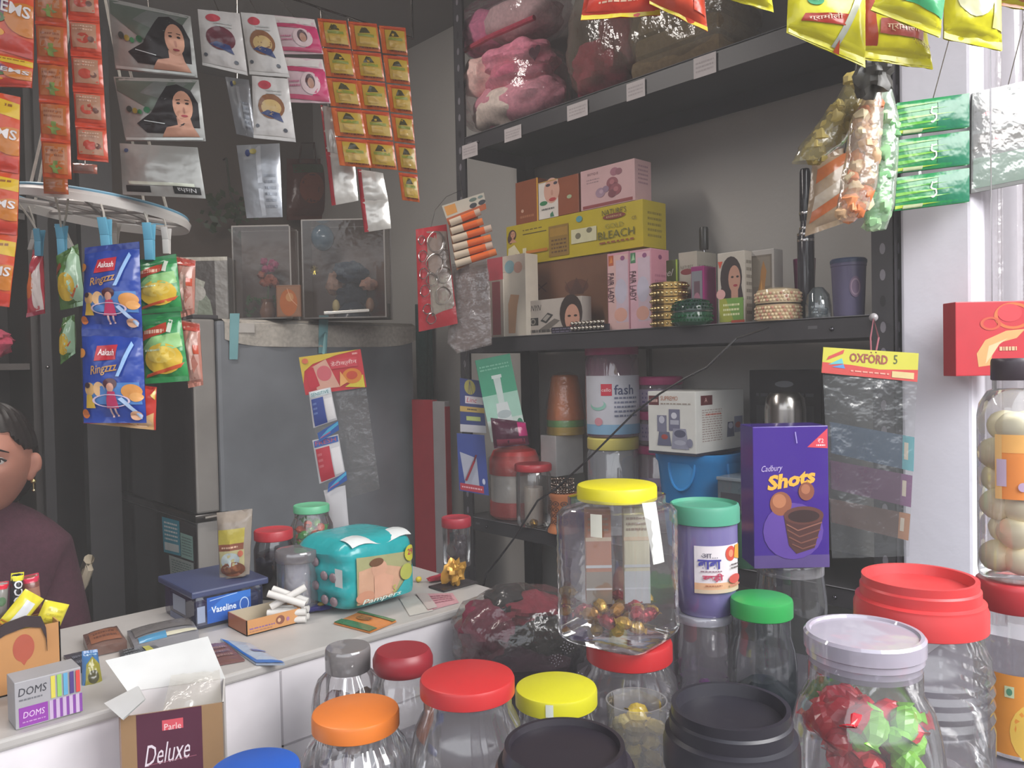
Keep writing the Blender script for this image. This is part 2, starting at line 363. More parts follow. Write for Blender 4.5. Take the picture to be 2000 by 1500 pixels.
def shelf(z, lip, nm='shelf', tags=()):
    p = T.part(nm); m = M(BLK, 'painted'); x0, x1, y0, y1 = RX0+.003, RX1-.003, RY0+.003, RY1-.003
    p.box((x0, y0, z-.003), (x1-x0, 0, 0), (0, y1-y0, 0), (0, 0, .003), m)
    p.box((x0, y0, z-lip), (.002, 0, 0), (0, y1-y0, 0), (0, 0, lip), m); p.box((x1-.002, y0, z-lip), (.002, 0, 0), (0, y1-y0, 0), (0, 0, lip), m)
    p.box((x0, y0, z-lip), (x1-x0, 0, 0), (0, .002, 0), (0, 0, lip), m); p.box((x0, y1-.002, z-lip), (x1-x0, 0, 0), (0, .002, 0), (0, 0, lip), m)
    for yy in (y0+.12, y1-.10): # bolts
        p.ball((x0-.001, yy, z-lip*.55), .005, m=M('55535a', 'metal'), n=5)
        p.add([(x0-.0008, yy+.03, z-lip*.35), (x0-.0008, yy+.05, z-lip*.35), (x0-.0008, yy+.05, z-lip*.5), (x0-.0008, yy+.03, z-lip*.5)], [(0, 1, 2, 3)], M('5b595e', 'painted'))
    p.tube([(x0-.001, y0, z), (x0-.001, y1, z)], .0012, M('6a686c', 'painted'), 4)
    return p
ZT, ZM, ZL = 2.145, 1.535, .99
st = shelf(ZT, .047)
for (px, py, w, h) in ((918, 294, 30, 27), (1002, 261, 33, 26), (1128, 216, 40, 30), (1242, 176, 36, 34), (1377, 128, 44, 40)):
    tp = T.part('price_tag', under=st, label='blank white price tag on the shelf edge')
    a = on(px-w/2, py+w*.2, 0, RX0-.0005); c_ = on(px+w/2, py-w*.2, 0, RX0-.0005); h2 = h*tt(px, py, 0, RX0)/FPX
    zc = on(px, py, 0, RX0).z
    S = flat((RX0-.0012, a.y, zc-h2*.5), (0, c_.y-a.y, 0), (0, 0, h2)); tp.grid(lambda u, v: S(u, v), 1, 1, M('b9b1b2', 'paper')); tp.art(S, [('T', .1, .2, .9, .8, 3, 'a39a9c')])
shelf(ZM, .043); shelf(ZL, .04); shelf(.42, .04); T.done()
# ================================================================== COUNTERS
T = Thing('white_counter', 'long white laminate counter with a grey worn top in front of the fridge', 'counter')
body = T.part('body'); body.box((-.9, 1.155, 0), (1.93, 0, 0), (0, .40, 0), (0, 0, .985), M('e4dfe3', 'card'), .004)
body.box((.10, 1.1535, .0), (.003, 0, 0), (0, .003, 0), (0, 0, .98), M('b9b3b8', 'card'))
body.box((.57, 1.1535, .0), (.003, 0, 0), (0, .003, 0), (0, 0, .98), M('b9b3b8', 'card'))
body.box((.57, 1.1535, .86), (.39, 0, 0), (0, .003, 0), (0, 0, .003), M('b9b3b8', 'card'))
top = T.part('worktop'); top.box((-.92, 1.148, .985), (1.98, 0, 0), (0, .43, 0), (0, 0, .015), M('b1adaa', 'card'), .004); T.done()
ZC = 1.0
T = Thing('display_counter', 'pale front counter on two levels carrying the rows of sweet jars', 'counter')
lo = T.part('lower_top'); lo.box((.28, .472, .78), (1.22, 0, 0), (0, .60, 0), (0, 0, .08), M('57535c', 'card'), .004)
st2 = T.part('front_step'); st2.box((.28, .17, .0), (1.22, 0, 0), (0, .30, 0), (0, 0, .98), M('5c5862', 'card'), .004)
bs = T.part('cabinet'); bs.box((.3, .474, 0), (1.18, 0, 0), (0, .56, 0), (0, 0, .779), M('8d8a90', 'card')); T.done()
ZJ, ZS = .86, .98
# ================================================================== FRIDGE
T = Thing('fridge', 'tall double-door fridge with dark glass doors and dull grey side', 'fridge')
fy0, fy1, fz = 2.267, 3.06, 1.60
bd = T.part('body'); bd.box((.952, fy0, .04), (.70, 0, 0), (0, fy1-fy0, 0), (0, 0, fz-.04), M('767a80', 'painted'), .012)
bd.box((1.0, fy0+.03, 0), (.6, 0, 0), (0, fy1-fy0-.06, 0), (0, 0, .05), M('26252a', 'painted'))
S = flat((.952, fy0, .04), (.70, 0, 0), (0, 0, fz-.04))
q = on(776, 652, 1, fy0); bd.add([(q.x-.04, fy0-.001, q.z-.016), (q.x+.04, fy0-.001, q.z-.016), (q.x+.04, fy0-.001, q.z+.02), (q.x-.04, fy0-.001, q.z+.02)], [(0, 1, 2, 3)], M('b3aea8'))
bd.art(flat((q.x-.04, fy0-.001, q.z-.016), (.08, 0, 0), (0, 0, .036)), [('T', .05, .1, .95, .9, 4, '6f6b69')])
for (z0, z1, nm) in ((1.045, 1.603, 'freezer_door'), (.09, 1.02, 'fridge_door')):
    d = T.part(nm); d.box((.882, fy0+.002, z0), (.066, 0, 0), (0, fy1-fy0-.004, 0), (0, 0, z1-z0), M('8c8884', 'painted'), .006)
    d.box((.8775, fy0+.006, z0+.004), (.005, 0, 0), (0, fy1-fy0-.012, 0), (0, 0, z1-z0-.008), M('231f21', 'gloss'), .002)
    if nm == 'fridge_door':
        for (pts, c, k) in ((((316, 1009), (350, 1018), (353, 1086), (320, 1078)), '2f8fa8', 0), (((352, 1040), (376, 1048), (378, 1096), (354, 1088)), '8fb5ad', 1), (((330, 1084), (378, 1100), (379, 1142), (333, 1126)), '9ca6a4', 2)):
            Q = [on(*p, 0, .8765) for p in pts]; sq = quad(*Q); d.grid(lambda u, v: sq(u, v), 1, 1, M(c))
            d.art(sq, [('r', .08, .08, .92, .3, 'c9d2d2'), ('T', .12, .35, .88, .92, 5, 'd5dede')] if k == 0 else [('T', .1, .1, .9, .9, 7, '5f7673')])
h = T.part('handle_rail'); h.box((.874, fy0-.004, 1.021), (.10, 0, 0), (0, fy1-fy0, 0), (0, 0, .022), M('5f5b58', 'metal'), .004)
h.tube([(.90, fy0-.006, 1.032), (.955, fy0-.006, 1.034)], .006, M('b0a9a2', 'metal'), 8)
hg = T.part('hinge'); hg.box((.888, fy0+.01, 1.604), (.075, 0, 0), (0, .05, 0), (0, 0, .012), M('3a383b', 'painted'), .003)
T.done()
T = Thing('fridge_cover', 'pale grey cloth cover laid over the top of the fridge, hanging down its side', 'cover')
c_ = T.part('cloth'); xa, xb = .975, 1.66
def cov(u, v):
    # v 0..0.35 the hanging flap, the rest the top
    x = xa+(xb-xa)*u
    if v < .4:
        e = 1-v/.4; drop = (.083-.022*(abs(u-.5)*2)**6)*e; return (x, fy0-.004-.003*math.sin(u*31)*e, fz+.006-drop)
    return (x, fy0-.004+(v-.4)/.6*.74, fz+.006)
c_.grid(cov, 40, 12, M('b3ada4', 'cloth'))
c_.box((xa+.03, fy0-.0075, 1.565), (.06, 0, 0), (0, .002, 0), (0, 0, .028), M('bdb8b2'))
for (px, y0_, y1_) in ((458, 612, 702), (632, 616, 690)):
    tp = T.part('tape', label='strip of pale teal sticky tape'); a = on(px-9, y0_, 1, fy0-.0085); e = on(px+9, y1_, 1, fy0-.0085)
    S = quad(on(px-9, y0_, 1, fy0-.009), on(px+10, y0_, 1, fy0-.009), on(px+6, y1_, 1, fy0-.006), on(px-10, y1_, 1, fy0-.006)); tp.grid(lambda u, v: S(u, v), 1, 4, M('79adb3', 'plastic'))
T.done()
# ================================================================== DARK BACK RACK, LEFT OF THE FRIDGE
T = Thing('back_cupboard', 'tall dark open cupboard along the back wall behind the seated person', 'cupboard')
m = M('2e2927', 'painted'); p = T.part('carcass')
p.box((-.6, 3.25, 0), (1.45, 0, 0), (0, .02, 0), (0, 0, 2.6), m)
for x in (-.6, .10, .62): p.box((x, 2.92, 0), (.025, 0, 0), (0, .33, 0), (0, 0, 2.6), m)
for z in (.06, .5, .95, 1.47, 1.95, 2.4):
    q = T.part('shelf_board'); q.box((-.575, 2.925, z), (1.19, 0, 0), (0, .322, 0), (0, 0, .02), M('4a423e', 'painted'))
q = T.part('side_panel', label='dark grey side panel'); q.box((.76, 2.86, 0), (.10, 0, 0), (0, .05, 0), (0, 0, 2.6), M('3c3b3d', 'painted'))
q = T.part('post', label='black angle post with a bolt'); q.box((.64, 2.885, 0), (.03, 0, 0), (0, .03, 0), (0, 0, 2.6), M('2a282a', 'painted'))
a = on(93, 717, 1, 2.884); q.ball(a, .006, m=M('8d8888', 'metal'), n=6); T.done()
T = Thing('cloth_bundle', 'bright pink cloth bundle on the dark cupboard shelf', 'cloth'); q = T.part('b')
c0 = P(8, 655, 2.5); c0.y = 3.02; c0.z = 1.49+.064; c0.x -= .035
q.ball((c0.x-.015, c0.y, c0.z), .09, .06, .052, M('d9536f', 'cloth'), 14, wob=.35, seed=3); q.ball((c0.x+.01, c0.y-.02, c0.z+.02), .05, .035, .03, M('e0607a', 'cloth'), 10, wob=.4, seed=5); T.done()
T = Thing('storage_tin', 'brown tin with rounded edges on a dark cupboard shelf below the pink bundle', 'tin'); q = T.part('b')
q.lathe((.505, 3.05, .971), [(.085, 0), (.09, .01), (.09, .27), (.085, .28), (.092, .282), (.092, .31), (.0, .312)], M('6a5145', 'painted'), 28); T.done()
T = Thing('hanging_bag', 'dark red shopping bag hanging above the fridge on the back wall', 'bag'); q = T.part('bag')
def wallpouch(px0, y0, px1, y1, c, Y=3.30, bulge=.03, lean=0, kind='pouch', seed=0):
    Q = quad(on(px0, y0, 1, Y), on(px1, y0, 1, Y), on(px1+lean, y1, 1, Y), on(px0+lean, y1, 1, Y)); return Q
S = pouch(q, wallpouch(560, 310, 640, 430, ''), .05, '5e2f22', seed=4); q.art(S, [('e', .5, .5, .3, .25, '7d3a1f'), ('r', .1, .75, .9, .9, '3f4a2a')], 'pouch')
h = T.part('handle'); a, c2 = on(585, 318, 1, 3.29), on(618, 318, 1, 3.29); h.tube([a, a+Vector((.01, 0, .09)), c2+Vector((-.01, 0, .09)), c2], .005, M('4a2a22', 'cloth')); T.done()
T = Thing('hanging_plant', 'trailing dark green artificial plant hanging above the silver box on the fridge', 'plant'); q = T.part('leaves')
rd = random.Random(5)
for k in range(60):
    o = on(rd.uniform(395, 500), rd.uniform(375, 452), 1, 3.26+rd.uniform(-.06, .04)); d = Vector((rd.uniform(-1, 1), rd.uniform(-.6, .2), rd.uniform(-1, .4))).normalized(); s2 = d.cross(Vector((0, 1, .2))).normalized()
    L = rd.uniform(.03, .05); q.add([o, o+d*L*.5+s2*L*.28, o+d*L, o+d*L*.5-s2*L*.28], [(0, 1, 2, 3)], M('2f4426' if k % 2 else '3b4c2c', 'plastic'))
st_ = T.part('stem')
a = on(450, 380, 1, 3.3); st_.tube([a+Vector((0, .03, .16)), a, a+Vector((.02, -.02, -.06)), a+Vector((0, -.03, -.12))], .004, M('33402a', 'plastic'), 6)
a2 = a+Vector((0, .03, .16)); st_.tube([a2, (a2.x, 3.36, a2.z)], .004, M('55514f', 'metal'), 6); T.done()
T = Thing('added_tube_fixture', 'added white fluorescent batten, unseen at the ceiling, to go with the interior fill', 'lamp'); q = T.part('batten'); q.box((.32, 1.15, 2.66), (.06, 0, 0), (0, 1.2, 0), (0, 0, .06), M('c9c6c2', 'plastic'), .006); q = T.part('tube'); q.tube([(.35, 1.17, 2.64), (.35, 2.33, 2.64)], .014, M('efeeea', 'gloss'), 12)  # invented fixture out of view, goes with the added interior fill
for y in (1.17, 2.33): q = T.part('tube_holder'); q.box((.335, y-.012, 2.622), (.03, 0, 0), (0, .024, 0), (0, 0, .04), M('c9c6c2', 'plastic'), .004)
T.done()
# ================================================================== CABLE
T = Thing('power_cable', 'thin black cable drooping across the rack from the shelf edge down to the counter', 'cable'); q = T.part('c')
pts = [P(1437, 662, 1.60), P(1415, 684, 1.60), P(1380, 718, 1.61), P(1340, 738, 1.62), P(1290, 768, 1.65), P(1240, 805, 1.68), P(1190, 855, 1.70), P(1140, 905, 1.72), P(1085, 955, 1.75), P(1050, 978, 1.76), P(1030, 1010, 1.77), P(1005, 1050, 1.78), P(975, 1090, 1.80), P(950, 1120, 1.80), P(940, 1160, 1.80)]
q.tube([on(1500, 640, 0, RX0-.006)]+pts, .0022, M('1d1b1e', 'plastic'), 6)
T.done()
# ================================================================== MIDDLE SHELF
def stand(px0, px1, ytop, z, X, ax=0):
    """upright round thing on height z whose axis stands on the plane x=X: centre, radius, height"""
    c = on((px0+px1)/2, ytop, ax, X); t = tt((px0+px1)/2, ytop, ax, X); return Vector((c.x, c.y, z)), (px1-px0)/2*t/FPX, c.z-z
zM = ZM+.0006
def leaf(cu, cv, r, c): return [('p', [(cu-r, cv), (cu, cv+r*.7), (cu+r, cv+.2*r), (cu, cv-r*.6)], c)]
# brown carton and the yellow bleach box on it
T, q, S = rackbox(1030, 1192, 505, 640, 1.665, .14, 'beauty_carton', 'plain brown carton with faded print under the long yellow bleach box', 'box', M('6f4c38', 'card'), z=zM)
q.art(S['f'], [('e', .62, .62, .14, .10, '5a3527'), ('p', [(.48, .72), (.55, .58), (.62, .74), (.69, .58), (.76, .72), (.70, .52), (.54, .52)], '4a2c22'), ('T', .5, .35, .76, .48, 2, '8a5a3c'), ('l', [(.12, .62), (.26, .72)], .004, '4d3226'), ('l', [(.14, .72), (.25, .6)], .003, '4d3226')]); T.done(); bz = on(1110, 505, 0, 1.665).z
T, q, S = rackbox(989, 1256, 416, 505, 1.66, .10, 'bleach_box', 'long yellow printed bleach box lying across the brown carton', 'box', M('b9a51d', 'card'), z=bz+.0006)
q.art(S['f'], [('T', .14, .80, .30, .86, 1, '6c5a1a'), ('r', .14, .72, .33, .745, '5a4a18')]+woman(.055, .78, .16, hair='4a2a1c', skin='c79172', asp=.34)+
      [('p', [(.005, .02), (.02, .45), (.07, .52), (.115, .30), (.12, .02)], 'd9cfae'), ('p', [(.06, .02), (.08, .30), (.13, .2), (.15, .02)], 'c8855f'), ('r', .14, .05, .17, .40, 'd8cfae'),
       ('r', .35, .08, .50, .80, '8a6a22'), ('r', .36, .55, .49, .74, 'a07a26'), ('T', .37, .14, .49, .5, 4, '5c3f1c'), ('r', .52, .30, .70, .62, 'c9c4a0'), ('e', .57, .46, .02, .07, '6f6a52'), ('e', .65, .55, .02, .06, '6f6a52'),
       ('e', .58, .84, .022, .07, '4f93a0'), ('t', 'NATURE’S', .82, .86, .12, '4f4a1c', {'w': .16}), ('e', .82, .755, .075, .06, '7a2c1e'), ('t', 'ESSENCE', .82, .755, .04, 'c8b37c', {'w': .1}),
       ('t', 'GOLD', .82, .56, .10, '8c8422', {'w': .12}), ('t', 'BLEACH', .83, .37, .17, '5c5a1c', {'w': .24}), ('T', .72, .16, .95, .25, 1, '8a4a1e'), ('r', .17, .25, .34, .32, 'c77b24'), ('t', 'CE', .95, .64, .07, '5c4a1c')])
q.art(S['r'], [('T', .2, .2, .8, .8, 5, '8c7c1c')]); T.done(); yz = on(1122, 416, 0, 1.66).z
# things on the bleach box
T, q, S = rackbox(1007, 1051, 352, 413, 1.665, .05, 'cream_box', 'narrow rust brown cream box standing on the yellow bleach box', 'box', M('8a4a2a', 'card'), z=yz+.0008)
q.art(S['f'], [('e', .3, .3, .06, .04, 'c9a08a'), ('T', .2, .1, .8, .22, 1, 'a96a45'), ('r', .94, .0, 1, 1, 'd8a02c')]); T.done()
T, q, S = rackbox(1052, 1130, 348, 413, 1.66, .05, 'facial_kit_box', 'facial box with a woman’s face panel on the yellow bleach box', 'box', M('8d4b2c', 'card'), z=yz+.0008)
q.art(S['f'], [('r', 0, 0, .50, 1, 'd8d0c8'), ('e', .34, .72, .2, .34, 'cf9f8c'), ('e', .25, .88, .06, .04, '3a3440'), ('e', .44, .9, .05, .04, '3a3440'), ('e', .36, .48, .09, .05, 'b23c3c'), ('e', .35, .66, .03, .08, 'c08c78'), ('e', .13, .42, .1, .06, '2d7a4c'), ('e', .78, .45, .06, .05, 'a0b08a'), ('T', .08, .2, .4, .3, 1, '6d6a66'), ('p', [(.3, .02), (.4, .02), (.36, .16), (.30, .1)], '3c7a5a'), ('r', 0, .98, .5, 1.0, 'c8a050')]); T.done()
T, q, S = rackbox(1134, 1240, 322, 402, 1.66, .07, 'rose_soap_box', 'pale pink box printed with pink roses on the right end of the yellow bleach box', 'box', M('c9a3a4', 'card'), z=yz+.0008)
q.art(S['f'], [('t', 'BIOTIQUE', .24, .86, .07, '5a2c34', {'w': .2}), ('T', .12, .62, .36, .76, 2, '9a7c80'), ('r', .04, .02, .96, .10, '8d3f40')]+
      [('e', cu, cv, r*.75, r, c) for cu, cv, r, c in ((.64, .8, .10, '9a6270'), (.72, .78, .08, '8a5562'), (.6, .54, .14, '8f4e58'), (.62, .42, .13, '7c3f4a'), (.38, .36, .12, '9d7f92'), (.48, .42, .08, '8c7086'), (.66, .36, .14, '8c4a54'), (.60, .28, .10, '78404a'), (.6, .56, .06, 'a8666c'), (.67, .37, .06, 'a8666c'), (.4, .38, .05, 'b394a4'))])
q.art(S['r'], [('T', .2, .4, .8, .9, 5, 'a58088')]); T.done()
# cosmetics box with a hand, at the left end
T, q, S = rackbox(953, 1027, 500, 655, 1.572, .05, 'beauty_device_box', 'glossy white and red box showing a leg, standing at the shelf end under orange tubes', 'box', M('d9cfc0', 'card'), z=zM)
q.art(S['f'], [('r', 0, .72, .42, 1, 'b84a55'), ('r', 0, 0, .42, .72, 'a3958a'), ('r', .12, .03, .34, .70, '8e4a4e'), ('r', .42, .80, 1, 1, 'cfc0b2'), ('e', .6, .86, .13, .08, '8fb3bb'), ('e', .82, .84, .11, .07, 'c79a8a'), ('p', [(.55, .04), (.72, .04), (.78, .36), (.84, .5), (.62, .52), (.55, .4)], 'c79c7a'), ('r', .42, .0, .45, .72, 'efe9dc')]); T.done()
# NYN make-up kit
T, q, S = rackbox(1029, 1136, 583, 646, 1.59, .04, 'makeup_kit_box', 'white make-up kit box with a smiling woman, in front of the brown carton', 'box', M('b5aca4', 'card'), z=zM)
q.art(S['f'], [('t', 'NYN', .18, .78, .16, '38332f', {'w': .2, 'shear': .3}), ('r', .03, .28, .22, .50, '2c2a2a'), ('o', .12, .39, .05, .09, .4, '8c8780'), ('p', [(.26, .4), (.4, .62), (.5, .55), (.37, .32)], '3a3836'), ('p', [(.3, .44), (.39, .57), (.45, .53), (.36, .38)], '99938c'), ('p', [(.24, .16), (.52, .44), (.62, .38), (.36, .08)], '6b645e'),
      ('e', .82, .55, .2, .52, '2f201c'), ('e', .84, .42, .13, .38, 'c4917c'), ('e', .79, .48, .03, .03, '2a1c18'), ('e', .9, .48, .03, .03, '2a1c18'), ('e', .84, .22, .05, .04, 'a04a48'), ('T', .03, .03, .5, .2, 1, '4a4644')]); T.done()
T = Thing('hair_slide_strip', 'dark strip of silver beaded hair slides lying along the shelf edge', 'hair slides'); q = T.part('strip', label='dark backing strip')
a, b2 = on(1078, 640, 0, 1.574), on(1190, 632, 0, 1.574); q.box((1.572, b2.y, zM), (.004, 0, 0), (0, a.y-b2.y, 0), (0, 0, .018), M('2b2734', 'plastic'))
q.art(flat((1.572, a.y, zM), (0, b2.y-a.y, 0), (0, 0, .018)), [('T', .02, .1, .5, .9, 2, '6a6478')])
for k in range(9):
    u = .42+.065*k; y = a.y+(b2.y-a.y)*u
    for dz, dx in ((.010, -.003), (.024, .004)):
        p = T.part('bead'); p.ball((1.568+dx, y+dz*.3, zM+dz), .0062, m=M('b9b2a6', 'metal'), n=7)
T.done()
# pink fairness cream boxes
for i, (p0, p1, X, lab) in enumerate(((1187, 1229, 1.592, 'pink and peach tall cream box, outer one of the two beside the brown carton'), (1230, 1272, 1.592, 'pink tall cream box with a green leaf square, nearer the gold bangles'))):
    T, q, S = rackbox(p0, p1, 493-i*6, 638, X, .075, 'fairness_cream_box', lab, 'box', M('c9929f', 'card'), z=zM, group='pink cream boxes on the middle shelf')
    q.art(S['f'], [('r', .04, .0, .96, .97, 'cfa9a6' if i == 0 else 'd3a7b4'), ('r', .40, .1, .96, .9, 'c4aebb'), ('e', .62, .5, .28, .16, 'b9b3c4'), ('e', .6, .2, .3, .09, 'd29c8c'), ('r', .06, .84, .3, .97, 'b35a3a' if i == 0 else '4a7a58'), ('p', [(.1, .87), (.2, .96), (.27, .88)], 'd2803c' if i == 0 else '9cc49a'), ('e', .72, .92, .1, .03, '8a4c78'),
         ('t', 'FAIR LADY', .17, .55, .1, '5b3a44', {'vert': -1, 'w': 1.1, 'h': 1})][:8]+[('t', 'FAIR LADY', .2, .55, .055, '54323e', {'vert': -1})])
    if i == 1: q.art(S['r'], [('r', .02, 0, .98, .99, 'c38392'), ('e', .5, .9, .1, .03, '7e3c62'), ('T', .2, .15, .8, .7, 8, 'a8687c')])
    T.done()
T, q, S = rackbox(1281, 1324, 509, 630, 1.655, .05, 'green_cream_box', 'dark olive green cream box with a white script word behind the gold bangles', 'box', M('47552d', 'card'), z=zM)
q.art(S['f'], [('t', 'Zeel', .45, .82, .10, 'c9cfc0', {'shear': .4}), ('T', .2, .66, .7, .72, 1, '7f8c62'), ('r', .93, 0, 1, 1, '96b03c')]); T.done()
T, q, S = rackbox(1326, 1362, 492, 628, 1.66, .085, 'white_facial_box', 'white facial box with a maroon oval behind the magenta perfume box', 'box', M('a9a295', 'card'), z=zM)
for nm in ('f', 'r'): q.art(S[nm], [('t', 'NATURE’S', .45, .80, .05, '6d6a5c', {'w': .7}), ('e', .45, .74, .34, .04, '7c2f35'), ('e', .6, .35, .3, .16, '8a8478'), ('e', .5, .32, .22, .1, 'b07f74')])
T.done()
T, q, S = rackbox(1350, 1373, 520, 618, 1.60, .055, 'perfume_box', 'magenta perfume box with a grey bottle picture', 'box', M('8a2468', 'card'), z=zM)
q.art(S['f'], [('r', .05, .2, .95, .92, '77787f'), ('r', .25, .3, .75, .75, '5f4550'), ('e', .5, .42, .3, .14, '9d6a7c')]); q.art(S['r'], [('l', [(.97, 0), (.97, 1)], .003, 'd6409a'), ('l', [(.05, 0), (.05, 1)], .003, 'b3307e')]); T.done()
T, q, S = rackbox(1402, 1455, 492, 615, 1.60, .062, 'hair_colour_box', 'white hair colour box showing a woman with long dark hair', 'box', M('bdb5a9', 'card'), z=zM)
q.art(S['f'], [('e', .5, .64, .40, .30, '2c1d1f'), ('p', [(.05, .3), (.2, .7), (.8, .7), (.95, .32)], '2c1d1f'), ('e', .62, .62, .22, .19, 'b58672'), ('r', .5, .36, .75, .5, 'b58672'), ('e', .55, .65, .05, .015, '2a1a1a'), ('e', .74, .65, .05, .015, '2a1a1a'), ('e', .66, .53, .08, .018, '9a3440'), ('r', .06, .03, .94, .36, '6f9a44'), ('p', [(.06, .03), (.6, .03), (.3, .36), (.06, .36)], '9aa03c'), ('T', .2, .1, .8, .3, 3, 'd8dca8'), ('e', .12, .42, .17, .07, 'd6a3a0'), ('p', [(.02, .88), (.2, .88), (.1, .78)], 'c9482c'), ('r', .5, .0, .98, .05, 'b0402c')])
q.art(S['r'], [('r', .85, .02, .98, .98, 'c8c0b4'), ('T', .1, .1, .8, .9, 8, '8f877c')]); T.done()
T, q, S = rackbox(1462, 1512, 488, 604, 1.63, .04, 'statue_gift_box', 'white framed gift box showing a small golden statue', 'box', M('aaa5a0', 'card'), z=zM)
q.art(S['f'], [('r', .08, .05, .92, .93, '6f655a'), ('r', .18, .5, .85, .9, '7d7468'), ('p', [(.35, .08), (.75, .08), (.72, .3), (.62, .42), (.66, .55), (.72, .7), (.6, .85), (.5, .72), (.45, .55), (.36, .42)], '9c6d35'), ('p', [(.42, .2), (.56, .36), (.52, .6), (.44, .4)], 'c39048')]); T.done()
# gold bangle stack
c, r, h = stand(1270, 1344, 552, zM, 1.60); T = Thing('gold_bangle_stack', 'stack of studded gold bangles standing on the middle shelf', 'bangles')
n = 6
for k in range(n):
    q = T.part('bangle'); z0 = h*k/n
    q.lathe(c, [(r*.9, z0), (r*.97, z0+.001), (r*.97, z0+h/n-.002), (r*.9, z0+h/n-.001), (r*.86, z0+h/n*.5)], M('a98a52', 'metal'), 36, cap=False)
    for i in range(26): a = i*2*math.pi/26; q.ball(c+Vector((math.cos(a)*r*.98, math.sin(a)*r*.98, z0+h/n*.5)), .0036, m=M('e2cd98', 'metal'), n=5)
T.done()
c, r, h = stand(1313, 1390, 583, zM, 1.578); c.z = zM; T = Thing('green_jewel_box', 'round dark green jewelled trinket box beside the gold bangles', 'trinket box')
b_ = T.part('base'); l_ = T.part('lid')
b_.lathe(c, [(r*.8, 0), (r*.98, h*.12), (r, h*.45), (r*.97, h*.5)], M('1c4a34', 'gloss'), 40); l_.lathe(c, [(r, h*.52), (r*1.0, h*.6), (r*.93, h*.78), (r*.7, h*.94), (r*.3, h), (0, h*1.01)], M('263b36', 'gloss'), 40)
for k in range(34):
    for jj, (rr, hh) in enumerate(((.99, .18), (1.01, .33), (1.0, .62), (.95, .74), (.82, .86))): a = 2*math.pi*(k+.5*jj)/34; (b_ if jj < 2 else l_).ball(c+Vector((math.cos(a)*r*rr, math.sin(a)*r*rr, h*hh)), .0028, m=M('2f8a56' if jj < 2 or k % 3 == 0 else '1d5c45', 'metal'), n=4)
b_.tube([c+Vector((math.cos(a)*r*1.01, math.sin(a)*r*1.01, h*.5)) for a in [i*.2244 for i in range(28)]], .0016, M('9fa8a8', 'metal'), 5, True); T.done()
c, r, h = stand(1477, 1562, 562, zM, 1.60); T = Thing('pearl_jewel_box', 'round cream pearl-beaded trinket box beside the statue gift box', 'trinket box'); b_ = T.part('base'); l_ = T.part('lid')
b_.lathe(c, [(r*.97, 0), (r, h*.05), (r, h*.5)], M('c9ae8c', 'gloss'), 40); l_.lathe(c, [(r, h*.52), (r, h*.82), (r*.93, h*.92), (r*.5, h*.99), (0, h)], M('cbb592', 'gloss'), 40)
for k in range(40):
    for jj, hh in enumerate((.08, .18, .28, .38, .6, .7, .8)): a = 2*math.pi*(k+.5*(jj % 2))/40; (b_ if jj < 4 else l_).ball(c+Vector((math.cos(a)*r, math.sin(a)*r, h*hh)), .0032, m=M('ead6b0' if (k+jj) % 3 else 'd19a86', 'gloss'), n=4)
b_.tube([c+Vector((math.cos(a)*r*1.02, math.sin(a)*r*1.02, h*.5)) for a in [i*.2244 for i in range(28)]], .0014, M('8a8478', 'metal'), 5, True); T.done()
c, r, h = stand(1366, 1383, 444, zM, 1.72); T = Thing('cosmetic_wand', 'slim silver cosmetic bottle with a black cap behind the white facial box', 'bottle')
q = T.part('bottle'); q.lathe(c, [(r*.9, 0), (r, .004), (r, h*.55), (r*.35, h*.6), (r*.35, h*.8)], M('8c8a8c', 'metal'), 20); q = T.part('cap'); q.lathe(c, [(r, h*.78), (r*1.05, h*.8), (r*1.05, h*.98), (r*.9, h)], M('25231f', 'plastic'), 20); T.done()
c, r, h = stand(1550, 1592, 506, zM, 1.70); T = Thing('magenta_tumbler', 'magenta plastic tumbler at the back of the middle shelf', 'tumbler'); q = T.part('t'); q.lathe(c, [(r*.72, 0), (r*.75, .003), (r, h), (r*.95, h), (r*.7, .01), (0, .01)], M('6d2250', 'plastic'), 28); T.done()
c, r, h = stand(1556, 1588, 330, zM, 1.66); T = Thing('dark_hair_spray_bottle', 'tall dark bottle with chrome rings behind the hanging bags of crisps', 'bottle'); q = T.part('bottle'); q.lathe(c, [(r*.95, 0), (r, .006), (r, h*.55), (r*.6, h*.62), (r*.6, h*.7)], M('3b393f', 'gloss'), 28)
q = T.part('cap'); q.lathe(c, [(r*.66, h*.66), (r*.7, h*.7), (r*.62, h*.98), (r*.5, h)], M('28262a', 'gloss'), 24)
for z in (.52, .56, .60, .7): q = T.part('ring', label='chrome ring'); q.lathe(c, [(r*(1.02 if z < .58 else .74), h*z), (r*(1.04 if z < .58 else .76), h*(z+.008)), (r*(1.02 if z < .58 else .74), h*(z+.016))], M('c9c6c4', 'metal'), 28, cap=False)
T.done()
c, r, h = stand(1574, 1622, 560, zM, 1.59); T = Thing('clear_bead_dome', 'smoky clear domed box of sparkling beads', 'trinket box'); q = T.part('dome'); q.lathe(c, [(r*.96, 0), (r, .004), (r, h*.4), (r*.85, h*.75), (r*.4, h*.97), (0, h)], M('6c7a80', 'clearmilk'), 32)
for k in range(14): a = k*2.4; p = T.part('bead'); p.ball(c+Vector((math.cos(a)*r*.6*((k % 3)+1)/3, math.sin(a)*r*.6*((k % 3)+1)/3, .006+.006*(k % 4))), .005, m=M('b9c0c4', 'metal'), n=6)
T.done()
